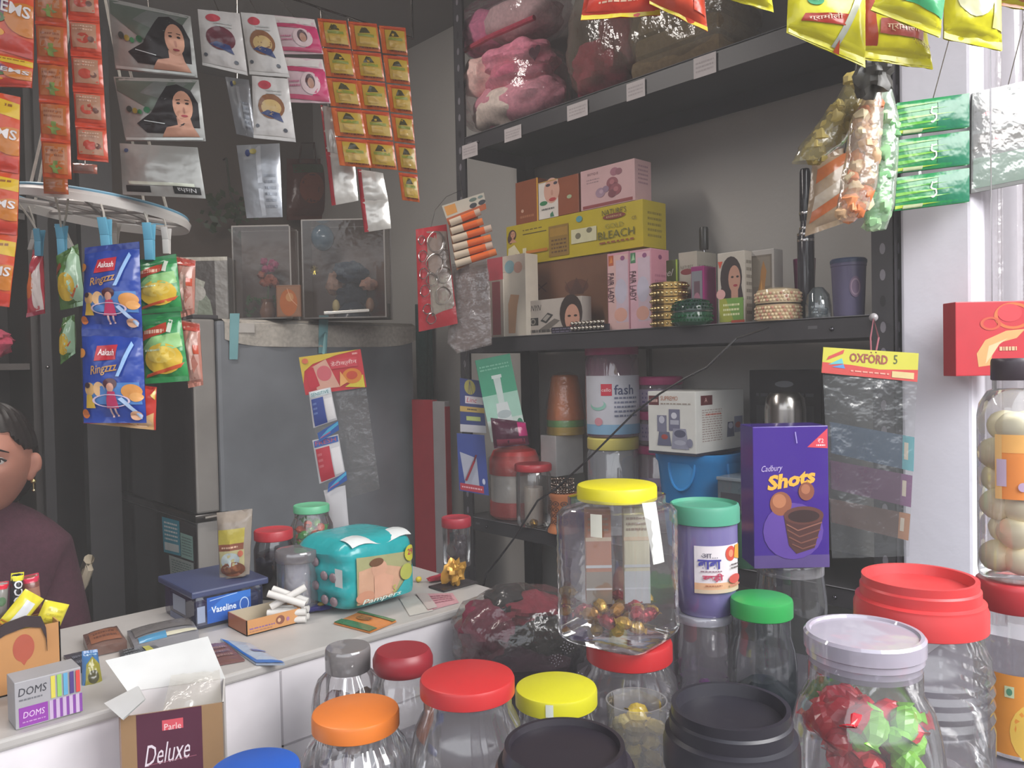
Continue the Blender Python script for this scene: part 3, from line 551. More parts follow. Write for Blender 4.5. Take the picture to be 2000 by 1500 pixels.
c, r, h = stand(1624, 1690, 506, zM, 1.60); T = Thing('lavender_tub', 'dusty lavender plastic tub beside the rack post', 'tub'); q = T.part('tub'); q.lathe(c, [(r*.82, 0), (r*.86, .004), (r*.97, h*.86), (r, h*.87), (r, h*.92)], M('5f5a78', 'plastic'), 36); q = T.part('lid'); q.lathe(c, [(r*1.02, h*.92), (r*1.03, h*.97), (r*.95, h), (0, h)], M('3d4a66', 'plastic'), 36)
q2 = T.parts[0]; sf = cyl(c, r*.93, -.6, .6, h*.3, h*.7); q2.art(sf, [('e', .5, .5, .3, .45, '77607c'), ('o', .5, .5, .24, .36, .2, '9a8296')]); T.done()
# ================================================================== LOWER SHELF
zL = ZL+.0006
c, r, h = stand(1142, 1246, 672, zL, 1.68)
def jar_simple(T, c, r, h, lidh, lidc, bodymat, label=None, lidr=1.0):
    b_ = T.part('jar_body'); b_.lathe(c, [(r*.9, .0), (r*.97, .004), (r, .02), (r, h-lidh-.012), (r*.92, h-lidh)], bodymat, 40, cap=False); b_.lathe(c, [(0, .002), (r*.9, .0021)], bodymat, 40, cap=False)
    l_ = T.part('lid'); l_.lathe(c, [(r*.98*lidr, h-lidh), (r*1.0*lidr, h-lidh+.002), (r*1.0*lidr, h-.004), (r*.95*lidr, h), (0, h)], M(lidc, 'plastic'), 40); return b_, l_
zy = on(1193, 852, 0, 1.68).z
T = Thing('yellow_lid_container', 'clear container with a pale yellow lid holding up the tall pink-lidded jar', 'container'); c1, r1, h1 = Vector((c.x, c.y, zL)), r*.97, zy-zL
b_, l_ = jar_simple(T, c1, r1, h1, .032, 'd3c66a', M('b9bcc4', 'clearmilk')); T.done()
T = Thing('printed_storage_jar', 'tall clear storage jar with a magenta lid and printed white label', 'jar'); c2 = Vector((c.x, c.y, zy+.0006)); h2 = h-(zy-zL)
b_, l_ = jar_simple(T, c2, r, h2, .03, 'b23c72', M('b08aa0', 'clearmilk'), lidr=1.0)
sf = cyl(c2, r*1.004, -1.35, 1.35, h2*.04, h2*.66); b_.art(sf, [('r', 0, 0, 1, 1, 'c3c3cc'), ('r', 0, 0, 1, .17, '7ea6c4'), ('r', .30, .66, .45, .86, 'c92c44'), ('t', 'cello', .375, .76, .06, 'f0e0e0'), ('t', 'fash', .62, .76, .17, '3c4468', {'bold': .01}), ('e', .25, .5, .12, .09, '8cbfb0'), ('e', .24, .53, .1, .07, 'c3c3cc'), ('e', .26, .22, .06, .07, 'c98a96'), ('T', .48, .28, .82, .66, 5, '6c7088')]); T.done()
# stack of pink-lidded jars behind
zs = zL
for k, (yt, yb) in enumerate(((868, 930), (802, 868), (735, 802))):
    X = 1.785; cc, rr, hh = stand(1240, 1334, yt, zs, X)
    T = Thing('pink_lid_jar', ('lowest', 'middle', 'topmost')[k]+' of the three stacked jars with bright pink lids behind the blender box', 'jar', 'stacked pink-lidded jars')
    b_, l_ = jar_simple(T, cc, rr*.97, hh, .022, 'c2447e', M('b7a2b4', 'clearmilk')); b_.art(cyl(cc, rr*.975, -1.2, 1.2, hh*.1, hh*.7), [('r', 0, .1, 1, .9, '9c8ca6'), ('T', .1, .2, .9, .8, 3, '6a5c86')]); T.done(); zs = cc.z+hh+.0006
# blender box on a blue basket
c, r, h = stand(1290, 1450, 880, zL, 1.70); T = Thing('blue_basket', 'bright blue plastic basket with fold-down handles under the blender box', 'basket'); q = T.part('bowl')
q.lathe(c, [(r*.72, 0), (r*.76, .004), (r*.96, h*.9), (r*1.0, h*.92), (r*1.02, h*.99), (r*.98, h), (r*.94, h*.92), (r*.73, .008), (0, .008)], M('2a88cc', 'plastic'), 48, sq=.15)
for a0 in (-.75, .75):
    q = T.part('handle'); sf = cyl(c, r*.965, a0-.35, a0+.35, h*.62, h*.92); pts = [sf(.5+.5*math.cos(a), .95-.9*math.sin(a), .003) for a in [math.pi*i/14 for i in range(15)]]; q.tube(pts, .0035, M('2b86c8', 'plastic'), 6)
    q.add([sf(.5, .95, .003)]+pts, [(0, i, i+1) for i in range(1, 15)], M('2d82bf', 'plastic'))
T.done()
zb = c.z+h+.0006
a = on(1266, 820, 0, 1.575); k_ = on(1359, 820, 0, 1.575); e = on(1453, 820, 1, k_.y); zt = on(1359, 765, 0, 1.575).z
T = Thing('blender_box', 'white carton printed with a grey kitchen blender set on the blue basket', 'box'); q = T.part('b'); S = faces(q, (1.575, a.y, zb), EY, a.y-k_.y, zt-zb, e.x-1.575, M('d2d1cc', 'card'), .0015)
q.art(S['f'], [('r', 0, 0, 1, .045, '2b2c3c'), ('r', .02, .78, .24, .93, '5a2026'), ('T', .04, .8, .22, .9, 1, 'c8a8a0'), ('t', 'SUPREMO', .46, .89, .07, 'b06a4a', {'w': .36}), ('T', .28, .78, .9, .83, 1, '9a8f86'),
     ('r', .2, .36, .40, .62, '74748a'), ('r', .45, .38, .68, .72, '6c6c84'), ('r', .48, .48, .66, .55, 'a9aab8'), ('e', .3, .55, .06, .06, 'b9bac8'), ('e', .56, .62, .06, .05, 'c4c5d0'), ('p', [(.2, .14), (.24, .36), (.46, .36), (.5, .14)], '60627a'), ('p', [(.5, .1), (.54, .42), (.8, .42), (.86, .1)], '8c8da0'), ('e', .68, .34, .12, .06, '505268'), ('e', .68, .2, .12, .04, 'a4a5b5'), ('e', .36, .28, .07, .04, 'a04a44'), ('e', .88, .2, .06, .07, '7c7d92')])
q.art(S['r'], [('r', 0, 0, 1, .045, '2b2c3c'), ('r', .1, .78, .33, .93, '5a2026'), ('t', 'A', .2, .86, .07, 'd8b0a8'), ('T', .12, .2, .52, .72, 14, 'a99a94'), ('T', .2, .6, .5, .66, 1, 'c0604c'), ('p', [(.62, .24), (.64, .48), (.76, .48), (.78, .24)], '60627a'), ('r', .78, .3, .96, .56, '80829a'), ('e', .7, .42, .05, .05, 'b4b5c4'), ('e', .86, .42, .06, .05, 'a04a44')]); T.done()
# white carton with orange cups, on a grey carton
T, q, S = rackbox(1056, 1104, 925, 1010, 1.75, .09, 'grey_carton', 'plain grey carton hidden low on the shelf, holding up the white carton', 'box', M('8f8c86', 'card'), z=zL); b3 = on(1080, 925, 0, 1.75).z; T.done()
k_ = on(1086, 880, 0, 1.70); a = on(1056, 880, 0, 1.70); e = on(1141, 880, 1, k_.y)
T = Thing('white_carton', 'plain white cube carton under the stack of orange cups', 'box'); q = T.part('b'); zt = on(1086, 852, 0, 1.70).z
S = faces(q, (1.70, a.y, b3+.0006), EY, a.y-k_.y, zt-b3, min(e.x-1.70, .12), M('eceae8', 'card'), .0015); T.done()
c = Vector((1.765, (a.y+k_.y)/2-.004, zt+.0012)); c_, r, h = stand(1066, 1140, 730, zt, 1.765); c = Vector((c_.x, c_.y, zt+.0012))
T = Thing('plastic_cup_stack', 'upside-down stack of orange plastic cups with green and yellow rims, wrapped in clear film', 'cups', )
for (f0, f1, col, nm) in ((0, .13, 'd7b23c', 'yellow_cup'), (.13, .24, '7fc06a', 'green_cup')):
    q = T.part('cup', label=nm.replace('_', ' ')); q.lathe(c, [(r*(1-.10*f0), h*f0), (r*(1.02-.1*f0), h*(f0+.02)), (r*(1.0-.12*f1), h*f1)], M(col, 'plastic'), 32)
q = T.part('cup', label='orange cup'); q.lathe(c, [(r*.99, h*.24), (r*1.0, h*.27), (r*.97, h*.42), (r*.94, h*.44), (r*.93, h*.5), (r*.72, h*.93), (r*.66, h*.97), (0, h*.985)], M('ee8444', 'plastic'), 32)
q = T.part('wrap'); q.lathe(c, [(r*1.05, 0.001), (r*1.07, h*.3), (r*1.0, h*.55), (r*.78, h*.95), (r*.3, h*1.02)], M('e8e4dc', 'film'), 24, cap=False); T.done()
# red insulated pot in film
c, r, h = stand(952, 1056, 868, zL, 1.66)
T = Thing('red_food_warmer', 'red and white round food container wrapped in clear film on the lower shelf', 'container'); q = T.part('body')
q.lathe(c, [(r*.86, 0), (r*.95, .008), (r*.95, h*.22), (r*.93, h*.23)], M('d23c3a', 'plastic'), 36); q.lathe(c, [(r*.88, h*.2), (r*.9, h*.24), (r*.9, h*.60), (r*.88, h*.62)], M('e2dcd6', 'plastic'), 36)
q = T.part('lid'); q.lathe(c, [(r*.94, h*.6), (r*.96, h*.62), (r*.94, h*.8), (r*.8, h*.92), (r*.4, h*.98), (0, h)], M('d84444', 'plastic'), 36)
q = T.part('wrap'); q.grid(lambda u, v: c+Vector((math.cos(u*6.283), math.sin(u*6.283), 0))*(r*(1.0+.03*noise.noise(Vector((u*9, v*5, 3))))*(1 if v < .75 else 1-(v-.75)*3.3))+UP*(h*1.08*v+.002), 36, 12, M('ddd9d2', 'film'), closed_u=True); T.done()
c, r, h = stand(1004, 1078, 905, zL, 1.595); T = Thing('small_red_lid_jar', 'small clear jar with a flat red lid in front of the red food container', 'jar'); b_, l_ = jar_simple(T, c, r*.93, h, .02, 'b0323c', M('b9b2b0', 'clear'), lidr=1.06)
q = T.part('paper_roll', label='cream paper inside'); q.lathe(c+UP*.004, [(r*.5, 0), (r*.5, h*.6)], M('b6aca0'), 20); T.done()
# terracotta pen holder with bead bracelets
c, r, h = stand(1071, 1128, 962, zL, 1.590); T = Thing('terracotta_holder', 'terracotta-coloured pierced pen holder standing on the lower shelf edge', 'pen holder'); q = T.part('body')
q.lathe(c, [(r*1.1, 0), (r*1.1, .006), (r*.92, h*.16), (r*.88, h*.2), (r*.88, h*.86), (r*.98, h*.92), (r*.98, h), (r*.9, h), (r*.8, h*.9), (r*.8, .01), (0, .01)], M('c3794f', 'plastic'), 36)
sf = cyl(c, r*.885, -1.5, 1.5, h*.22, h*.84); it = []
for i in range(5):
    for j in range(4): u, v = (i+.5)/5, (j+.5)/4; it += [('o', u, v, .085, .11, .3, '4a2a1f'), ('e', u, v, .03, .04, '4a2a1f')]
q.art(sf, it); T.done(); hz = c.z+h
for k in range(5):
    T = Thing('bead_bracelet', 'dark silver bead bracelet heaped in the mouth of the terracotta pen holder', 'bracelet', 'bracelets heaped on the pen holder'); q = T.part('b'); o = c+Vector((0, 0, h+.004+.007*k)); tl = .5*math.sin(k*2.1)
    for i in range(22): a = i*2*math.pi/22; q.ball(o+Vector((math.cos(a)*r*.75, math.sin(a)*r*.75, math.sin(a+k)*r*.35*abs(tl)+abs(tl)*.01)), .0042, m=M('6a5a52' if i % 3 else 'a89c90', 'metal'), n=5)
    T.done()
T = Thing('gold_ring_box', 'tiny gold ring ornament on the lower shelf beside the pen holder', 'ornament'); c, r, h = stand(1030, 1056, 1028, zL, 1.575); q = T.part('o'); q.ball(c+UP*.012, .012, .012, .012, M('b08a3c', 'metal'), 8, wob=.4, seed=2); q.ball(c+Vector((.0, .018, .008)), .008, m=M('8a8478', 'metal'), n=7); T.done()
T, q, S = rackbox(1402, 1462, 940, 1010, 1.60, .09, 'clear_storage_box', 'cloudy clear plastic storage box below the end of the blender box', 'box', M('8b97a3', 'clearmilk'), z=zL)
q.art(S['f'], [('r', .1, .5, .75, .85, '3d3c46')]); 
p = T.part('lid'); a = on(1399, 970, 0, 1.597); b2 = on(1466, 970, 0, 1.597); zt = on(1430, 940, 0, 1.6).z; p.box((1.597, b2.y, zt), (.096, 0, 0), (0, a.y-b2.y, 0), (0, 0, .008), M('9aa4ae', 'clearfrost'), .002); T.done()
# black clamshell card and steel flask
T, q, S = rackbox(1466, 1606, 722, 1110, 1.80, .02, 'black_blister_card', 'large black blister card with a hang slot behind the steel flask', 'blister pack', M('222127', 'gloss'), z=zL)
q.art(S['f'], [('e', .5, .92, .13, .018, '77797f'), ('r', .1, .15, .9, .8, '2e2c33'), ('T', .1, .84, .9, .88, 1, '48464e')]); T.done()
c, r, h = stand(1494, 1572, 765, zL, 1.64); T = Thing('steel_flask', 'brushed steel vacuum flask rising behind the purple chocolate box', 'flask'); q = T.part('flask'); q.lathe(c, [(r*.9, 0), (r*.95, .005), (r*.95, h*.55), (r*.9, h*.6)], M('6f6e74', 'metal'), 40)
q = T.part('cup'); q.lathe(c, [(r, h*.6), (r, h*.9), (r*.92, h*.965), (r*.7, h*.995), (0, h)], M('a39f9b', 'metal'), 40); T.done()
# ---- hung on the rack's left end
T = Thing('chopper_box', 'tilted green and white box picturing a hand chopper, wedged above the red food container', 'box'); q = T.part('b')
A = [P(968, 862, 2.27), P(1029, 838, 2.27), P(1003, 688, 2.27), P(929, 693, 2.27)]; ex = (A[1]-A[0]); ex2 = A[2]-A[3]; wd = (ex.length+ex2.length)/2; up = ((A[3]-A[0])+(A[2]-A[1]))*.5; exn = (A[2]-A[3]).normalized(); upn = up.normalized(); exn = (exn-upn*exn.dot(upn)).normalized()
O = A[0]+(A[3]-A[0])*0-exn*.012; S = faces(q, O, exn, wd*1.0, up.length, .045, M('3f9a78', 'card'), .0015, upn)
q.art(S['f'], [('r', 0, 0, 1, .55, '9fc9b8'), ('r', 0, 0, 1, .25, 'c4d4cc'), ('T', .08, .84, .9, .92, 2, '7cc0a4'), ('r', .36, .74, .64, .78, 'd0dcd8'), ('p', [(.42, .42), (.40, .74), (.6, .74), (.58, .42)], 'c3d2ce'), ('p', [(.28, .1), (.34, .44), (.66, .44), (.74, .1)], 'cfd6d6'), ('e', .51, .3, .2, .05, 'a9b6b8'), ('r', .12, .02, .88, .10, 'b49c8c'), ('e', .9, .16, .08, .06, '2f7a5c')]); T.done()
T = Thing('magenta_makeup_pouch', 'dark magenta zip pouch squeezed between the chopper box and red container', 'pouch'); q = T.part('b'); S = pouch(q, pxquad((958, 816), (1026, 824), (1034, 868), (965, 876), 2.235), .02, '4a2036', seed=3); q.art(S, [('r', .75, .4, 1, .95, 'b02c6c'), ('r', .1, .05, .9, .3, '8c3a50')], 'pouch'); T.done()
T = Thing('pen_blister_pack', 'blue card pack of pens with a red pen, hanging on the rack post', 'blister pack'); q = T.part('card'); Sq = pxquad((892, 846), (946, 850), (955, 968), (897, 958), 2.30)
q.grid(lambda u, v: Sq(u, v), 1, 1, M('2b3f86', 'card')); q.grid(lambda u, v: Sq(u, v, -.003), 1, 1, M('2b3f86', 'card'), flip=True)
q.art(Sq, [('p', [(.08, .68), (.66, .6), (.70, .12), (.22, .12)], '9fa2b2'), ('r', .04, .02, .84, .14, 'a8273a'), ('T', .1, .05, .78, .11, 1, 'd8a8b0'), ('e', .86, .22, .05, .05, 'c0c4d8')])
p = T.part('pen', label='red pen'); p.tube([Sq(.26, .2, .006), Sq(.58, .55, .006)], .0032, M('9a2838', 'gloss'), 8); p.tube([Sq(.58, .55, .006), Sq(.66, .66, .006)], .0026, M('6a1c2c', 'gloss'), 8); T.done()
T = Thing('sharpener_hanging_card', 'dark blue header card with a yellow oval hanging above the pen pack', 'card'); q = T.part('card'); Sq = pxquad((898, 738), (940, 744), (950, 846), (899, 843), 2.31)
q.grid(lambda u, v: Sq(u, v), 1, 1, M('27356f', 'card')); q.grid(lambda u, v: Sq(u, v, -.002), 1, 1, M('27356f', 'card'), flip=True)
q.art(Sq, [('e', .45, .85, .25, .14, 'a59b4c'), ('l', [(.45, .72), (.45, .98)], .0014, '27356f'), ('l', [(.36, .73), (.44, .95)], .0012, '27356f'), ('l', [(.56, .73), (.48, .95)], .0012, '27356f'), ('r', .22, .54, .98, .68, 'c9bfc6'), ('t', 'Linc', .5, .61, .09, 'b83040', {'shear': .3}), ('r', .0, .38, 1, .48, 'b99a52'), ('T', .3, .4, .7, .46, 1, '4a3a24'), ('r', .25, .22, .82, .3, 'a8b46a'), ('r', 0, 0, 1, .14, 'b4b2ba')])
p = T.part('hook', label='thin wire hanging loop'); p.tube([Sq(.4, 1, 0), P(906, 715, 2.31), P(912, 690, 2.34), on(912, 676, 0, RX0-.001)], .0008, M('b9b4b0', 'metal'), 5); T.done()
# ================================================================== TOP SHELF: SOFT TOYS AND CUSHIONS IN BAGS
zT = ZT+.010
def blob(mb, c, r, m, wob=.25, seed=0, n=20): mb.ball(c, r[0], r[1], r[2], m, n, wob=wob, seed=seed)
a = P(1010, 185, 2.13)
T = Thing('heart_cushion', 'pink and white heart-print cushion in a shiny clear bag at the top shelf end', 'cushion')
q = T.part('cushion'); c = on(1000, 180, 0, 1.66)+Vector((.032, 0, 0)); 
blob(q, (c.x, c.y, zT+.086), (.10, .175, .085), M('dc93a6', 'cloth'), .18, 2, 26); blob(q, (c.x-.02, c.y+.03, zT+.075), (.092, .13, .066), M('ece0d4', 'cloth'), .2, 7, 22)
blob(q, (c.x-.03, c.y+.105, zT+.185), (.085, .075, .062), M('efc8c0', 'cloth'), .25, 9, 20); blob(q, (c.x-.02, c.y-.02, zT+.200), (.10, .13, .055), M('e088a0', 'cloth'), .25, 12, 24); blob(q, (c.x-.03, c.y-.03, zT+.150), (.09, .11, .045), M('d2708a', 'cloth'), .2, 14, 20)
hp = T.part('heart_print', label='dark maroon heart'); hc_ = on(1044, 104, 0, 1.603); sf = flat(hc_-Vector((0, -.026, .026)), (0, -.055, 0), (0, 0, .055))
pts = []
for i in range(24): t_ = 2*math.pi*i/24; pts.append((.5+.03*16*math.sin(t_)**3*.9, .5+.03*(13*math.cos(t_)-5*math.cos(2*t_)-2*math.cos(3*t_)-math.cos(4*t_))*.9))
hp.art(sf, [('p', pts, '3f1424')], 'cloth', base=3)
fl = T.part('bag'); 
def bagf(c, rx, ry, rz, seed, e=3.0):
    def f(u, v):
        a, b2 = 2*math.pi*u, math.pi*(v-.5); d = Vector((math.cos(b2)*math.cos(a), math.cos(b2)*math.sin(a), math.sin(b2)))
        k = (abs(d.x)**e+abs(d.y)**e+abs(d.z)**e)**(-1/e); k *= 1+.09*noise.noise(d*3.1+Vector((seed, 0, 0)))+.03*noise.noise(d*9+Vector((seed, 3, 0)))
        return Vector(c)+Vector((d.x*rx, d.y*ry, d.z*rz))*k
    return f
fl.grid(bagf((c.x-.01, c.y+.01, zT+.125), .112, .185, .118, 3), 48, 30, M('efd6d8', 'film'), closed_u=True); T.done()
T = Thing('pink_pillow_bag', 'pink pillow in clear plastic stacked on the heart cushion', 'pillow'); q = T.part('pillow'); c = on(985, 30, 0, 1.66)+Vector((.032, 0, 0)); z0 = zT+.262
blob(q, (c.x, c.y+.10, z0+.075), (.10, .085, .07), M('dc7ca4', 'cloth'), .2, 4); blob(q, (c.x, c.y-.05, z0+.07), (.10, .13, .065), M('d4b4b6', 'cloth'), .2, 8, 24)
q.tube([(c.x-.085, c.y+.13, z0+.014), (c.x-.097, c.y, z0+.012), (c.x-.085, c.y-.18, z0+.014)], .008, M('a8344c', 'cloth'), 8)
fl = T.part('bag'); fl.grid(bagf((c.x, c.y+.0, z0+.085), .112, .20, .078, 5), 48, 26, M('e8c8d4', 'film'), closed_u=True); T.done()
c = on(1190, 130, 0, 1.66)+Vector((.03, 0, 0)); T = Thing('maroon_soft_toy', 'dark maroon stuffed toy behind cloudy plastic on the top shelf', 'soft toy'); q = T.part('body')
blob(q, (c.x+.0, c.y+.035, zT+.085), (.09, .085, .08), M('96304a', 'cloth'), .3, 3, 24); blob(q, (c.x+.02, c.y-.03, zT+.18), (.085, .075, .11), M('84404a', 'cloth'), .3, 6, 24)
q = T.part('ear'); blob(q, (c.x, c.y+.0, zT+.29), (.03, .03, .03), M('6b2f36', 'cloth'), .2, 2, 12); fl = T.part('bag'); fl.grid(bagf((c.x+.0, c.y-.02, zT+.155), .115, .145, .150, 8), 40, 26, M('b5a58e', 'filmsheet'), closed_u=True); T.done()
c = on(1345, 80, 0, 1.70); T = Thing('brown_blanket_bag', 'brown folded blanket in a dusty bag at the middle of the top shelf', 'blanket'); q = T.part('blanket'); 
for k in range(5): q.box((1.60, c.y-.15, zT+.003+.05*k), (.2, 0, 0), (0, .26-.012*k, 0), (0, 0, .048), M('6b5a42', 'cloth'), .02)
fl = T.part('bag'); fl.grid(bagf((1.70, c.y-.02, zT+.135), .118, .148, .13, 2, 4), 40, 26, M('a89a80', 'filmdust'), closed_u=True); T.done()
# ================================================================== HUNG AT THE RACK'S LEFT POST
T = Thing('bangle_blister_pack', 'red-backed pack of looped silver rings hanging left of the rack post', 'blister pack'); q = T.part('card'); Q = pxquad((812, 448), (872, 438), (894, 632), (818, 648), 2.20)
S = pouch(q, Q, .012, 'a82a34', kind='pouch', seed=1, seal=.03, wr=.001); q.art(S, [('p', [(.34, .96), (.98, .93), (.97, .18), (.36, .12)], '8a7a72'), ('p', [(.4, .5), (.95, .5), (.92, .16), (.42, .14)], '8f877c')], 'pouch')
rd = random.Random(3)
for k, (u, v, r_) in enumerate(((.18, .88, .10), (.2, .72, .13), (.2, .55, .12), (.22, .38, .13), (.26, .2, .11), (.62, .84, .24), (.55, .62, .24), (.78, .50, .19), (.7, .3, .2), (.42, .48, .14), (.35, .1, .12), (.85, .7, .12))):
    p = T.part('ring', label='silver looped ring'); p.tube([S(u+r_*math.cos(a)*(1+.1*math.sin(3*a+k)), v+r_*.42*math.sin(a), .005) for a in [i*2*math.pi/18 for i in range(18)]], .0013, M('c9c4c0', 'metal'), 5, True)
h = T.part('hanger'); h.tube([Q(.5, 1, 0), P(850, 410, 2.22), P(872, 384, 2.26), on(904, 370, 0, RX0-.001)], .0008, M('b9b4b0', 'metal'), 5); T.done()
T = Thing('lip_balm_card', 'hanging card with a row of orange lip balm tubes by the rack post', 'card'); hd = T.part('header'); Sq = pxquad((863, 402), (945, 376), (950, 408), (876, 440), 2.16)
for f_, o in ((False, 0), (True, -.0015)): hd.grid(lambda u, v: Sq(u, v, o), 1, 1, M('b9b2a4', 'card'), flip=f_)
hd.art(Sq, [('r', 0, 0, 1, .34, 'a85326'), ('r', .04, .45, .3, .92, 'c98a3c'), ('e', .7, .48, .09, .14, '2f3038'), ('e', .92, .48, .09, .14, '2f3038'), ('e', .72, .8, .09, .1, '5a6a62'), ('e', .9, .82, .06, .08, '6a7c78')])
for k in range(6):
    p = T.part('balm_tube', label='orange and white lip balm tube'); x0, y0 = 879+2.2*k, 436+16*k; x1, y1 = 938+(0, 5, 22, 21, 24, 31)[k], 413+16*k+(0, 2, 0, 2, 1, -1)[k]*1.5
    A, B_ = P(x0, y0, 2.15), P(x1, y1, 2.15); p.tube([A, A+(B_-A)*.38], .0098, M('c9b8a4', 'gloss'), 12); p.tube([A+(B_-A)*.38, A+(B_-A)*.82], .0098, M('d9642c', 'gloss'), 12); p.tube([A+(B_-A)*.82, B_], .0096, M('d9753c' if k % 2 else 'c4aa98', 'gloss'), 12)
bk = T.part('backing'); Sb = pxquad((876, 438), (932, 416), (946, 502), (892, 528), 2.163); 
for f_, o in ((False, 0), (True, -.0012)): bk.grid(lambda u, v: Sb(u, v, o), 1, 1, M('8a5a3c', 'card'), flip=f_)
h = T.part('hanger'); h.tube([Sq(.5, 1, 0), P(899, 356, 2.2), P(896, 330, 2.3), on(900, 312, 0, RX0-.001)], .0008, M('b9b4b0', 'metal'), 5); T.done()
T = Thing('clear_sleeve_bundle', 'bundle of dusty clear plastic sleeves hanging below the lip balm card', 'plastic sleeves'); q = T.part('sleeves')
for k in range(7):
    Q = pxquad((882+k*2, 516+5*k), (950+k, 505+5*k), (955+k, 655+3*k), (874+k*3, 672+3*k), 2.235-.004*k); Sx = pillow(Q, .002, .004, k); q.grid(lambda u, v: Sx(u, v), 6, 10, M('9a8a86', 'filmdust'))
h = T.part('hanger'); h.tube([P(915, 512, 2.22), P(912, 480, 2.26), on(906, 440, 0, RX0-.001)], .0008, M('b9b4b0', 'metal'), 5); T.done()
# ================================================================== UPPER RIGHT: NET BAGS, GREEN SACHETS, NOODLE PACKS
HZ = P(1720, 120, 1.22)
hook = Vector((HZ.x, HZ.y, 2.3))
T = Thing('ceiling_rail', 'thin steel hanging rail with drop wires above the front counter', 'rail'); q = T.part('bar')
r0, r1 = P(1120, -60, .98), P(2120, -60, 1.3); r0.z = r1.z = 2.25; q.tube([r0-(r1-r0)*.25, r1+(r1-r0)*.05], .006, M('5a585c', 'metal'), 8)
for f_ in (-.15, .5, 1.0): p = T.part('drop_wire'); o = r0+(r1-r0)*f_; p.tube([o, (o.x, o.y, 2.722)], .003, M('5a585c', 'metal'), 6)
RAIL = lambda f_: r0+(r1-r0)*f_
T.done()
def netbag(nm, lab, poly, t, cols, seed, cat='snack bag', film='filmdust', rot=0):
    """long bag of puffs: knotted neck, clear film, coloured lumps inside"""
    T = Thing(nm, lab, cat); rd = random.Random(seed); n = len(poly); q = T.part('film')
    cs = [P((a[0]+b[0])/2, (a[1]+b[1])/2, t) for a, b in poly]; rs = [abs(b[0]-a[0])/2*t/FPX for a, b in poly]
    def f(u, v):
        x = v*(n-1); i = min(int(x), n-2); w = x-i; c = cs[i]*(1-w)+cs[i+1]*w; r = rs[i]*(1-w)+rs[i+1]*w; a = 2*math.pi*u
        r *= 1+.10*noise.noise(Vector((math.cos(a)*2, math.sin(a)*2, v*9+seed))); return c+CR*(r*math.cos(a))+CF*(r*.6*math.sin(a))
    q.grid(f, 28, 28, M(cols[0], film), closed_u=True)
    b_ = T.part('contents'); 
    for i in range(1, n):
        L = (cs[i]-cs[i-1]).length; m = max(3, int(L/.018))
        for k in range(m):
            w = k/m; c = cs[i-1]*(1-w)+cs[i]*w; r = rs[i-1]*(1-w)+rs[i]*w
            if r < .016: continue
            for j in range(max(2, int(r/.008))):
                a = rd.uniform(0, 6.28); qx = r*.74*math.sqrt(rd.random()); b_.ball(c+CR*(qx*math.cos(a))+CF*(qx*.5*math.sin(a)), rd.uniform(.008, .014), m=M(rd.choice(cols[1:]), 'paper'), n=5, wob=.5, seed=rd.random()*9)
    return T, cs
T, cs = netbag('yellow_puff_bag', 'slanting bag of yellow puffs in clear film hanging over the rack', [((1662, 140), (1690, 140)), ((1634, 182), (1700, 202)), ((1600, 222), (1680, 250)), ((1562, 270), (1645, 302)), ((1546, 302), (1600, 332))], 1.24, ['b3a97a', 'a8944a', 'b8a45a', '8f7c3c'], 3)
p = T.part('tie'); p.tube([cs[0], (cs[0]+RAIL(.57))*.5, RAIL(.57)], .003, M('4b4a44', 'plastic'), 6); T.done()
T, cs = netbag('orange_puff_bag', 'upright bag of orange and cream puffs, middle one of the three hanging bags', [((1698, 165), (1718, 167)), ((1678, 205), (1726, 208)), ((1660, 235), (1724, 242)), ((1652, 300), (1718, 312)), ((1642, 360), (1712, 372)), ((1632, 400), (1696, 418)), ((1640, 432), (1668, 436))], 1.20, ['c9b09a', 'c9703c', 'd9c8a4', 'd3ac84', 'd98a58'], 4)
p = T.part('tie'); p.tube([cs[0], (cs[0]+RAIL(.6))*.5, RAIL(.6)], .003, M('4b4a44', 'plastic'), 6); T.done()
T, cs = netbag('green_puff_bag', 'bag of pale green puffs, beside the green striped sachets', [((1722, 170), (1742, 175)), ((1716, 225), (1756, 240)), ((1704, 270), (1756, 290)), ((1698, 340), (1752, 350)), ((1680, 400), (1746, 410)), ((1690, 446), (1730, 452))], 1.25, ['a9c9a8', '6fae72', '9ccf98', 'b8d8ac'], 5)
p = T.part('tie'); p.tube([cs[0], (cs[0]+RAIL(.63))*.5, RAIL(.63)], .003, M('4b4a44', 'plastic'), 6); T.done()
T = Thing('orange_wafer_bag', 'clear flat bag of orange and white wafer sticks behind the hanging puff bags', 'snack bag'); q = T.part('bag'); S = pouch(q, pxquad((1588, 305), (1662, 285), (1680, 425), (1572, 462), 1.30), .018, 'a08a72', seed=6); q.art(S, [('p', [(.08, .62), (.9, .82), (.92, .95), (.1, .8)], 'b4683c'), ('p', [(.06, .28), (.9, .5), (.92, .66), (.08, .46)], 'b5a898'), ('p', [(.04, .14), (.9, .34), (.9, .48), (.06, .28)], 'b4643a')], 'pouch')
p = T.part('tie'); A = P(1650, 300, 1.30); p.tube([A, RAIL(.55)], .0015, M('4b4a44', 'plastic'), 6); T.done()
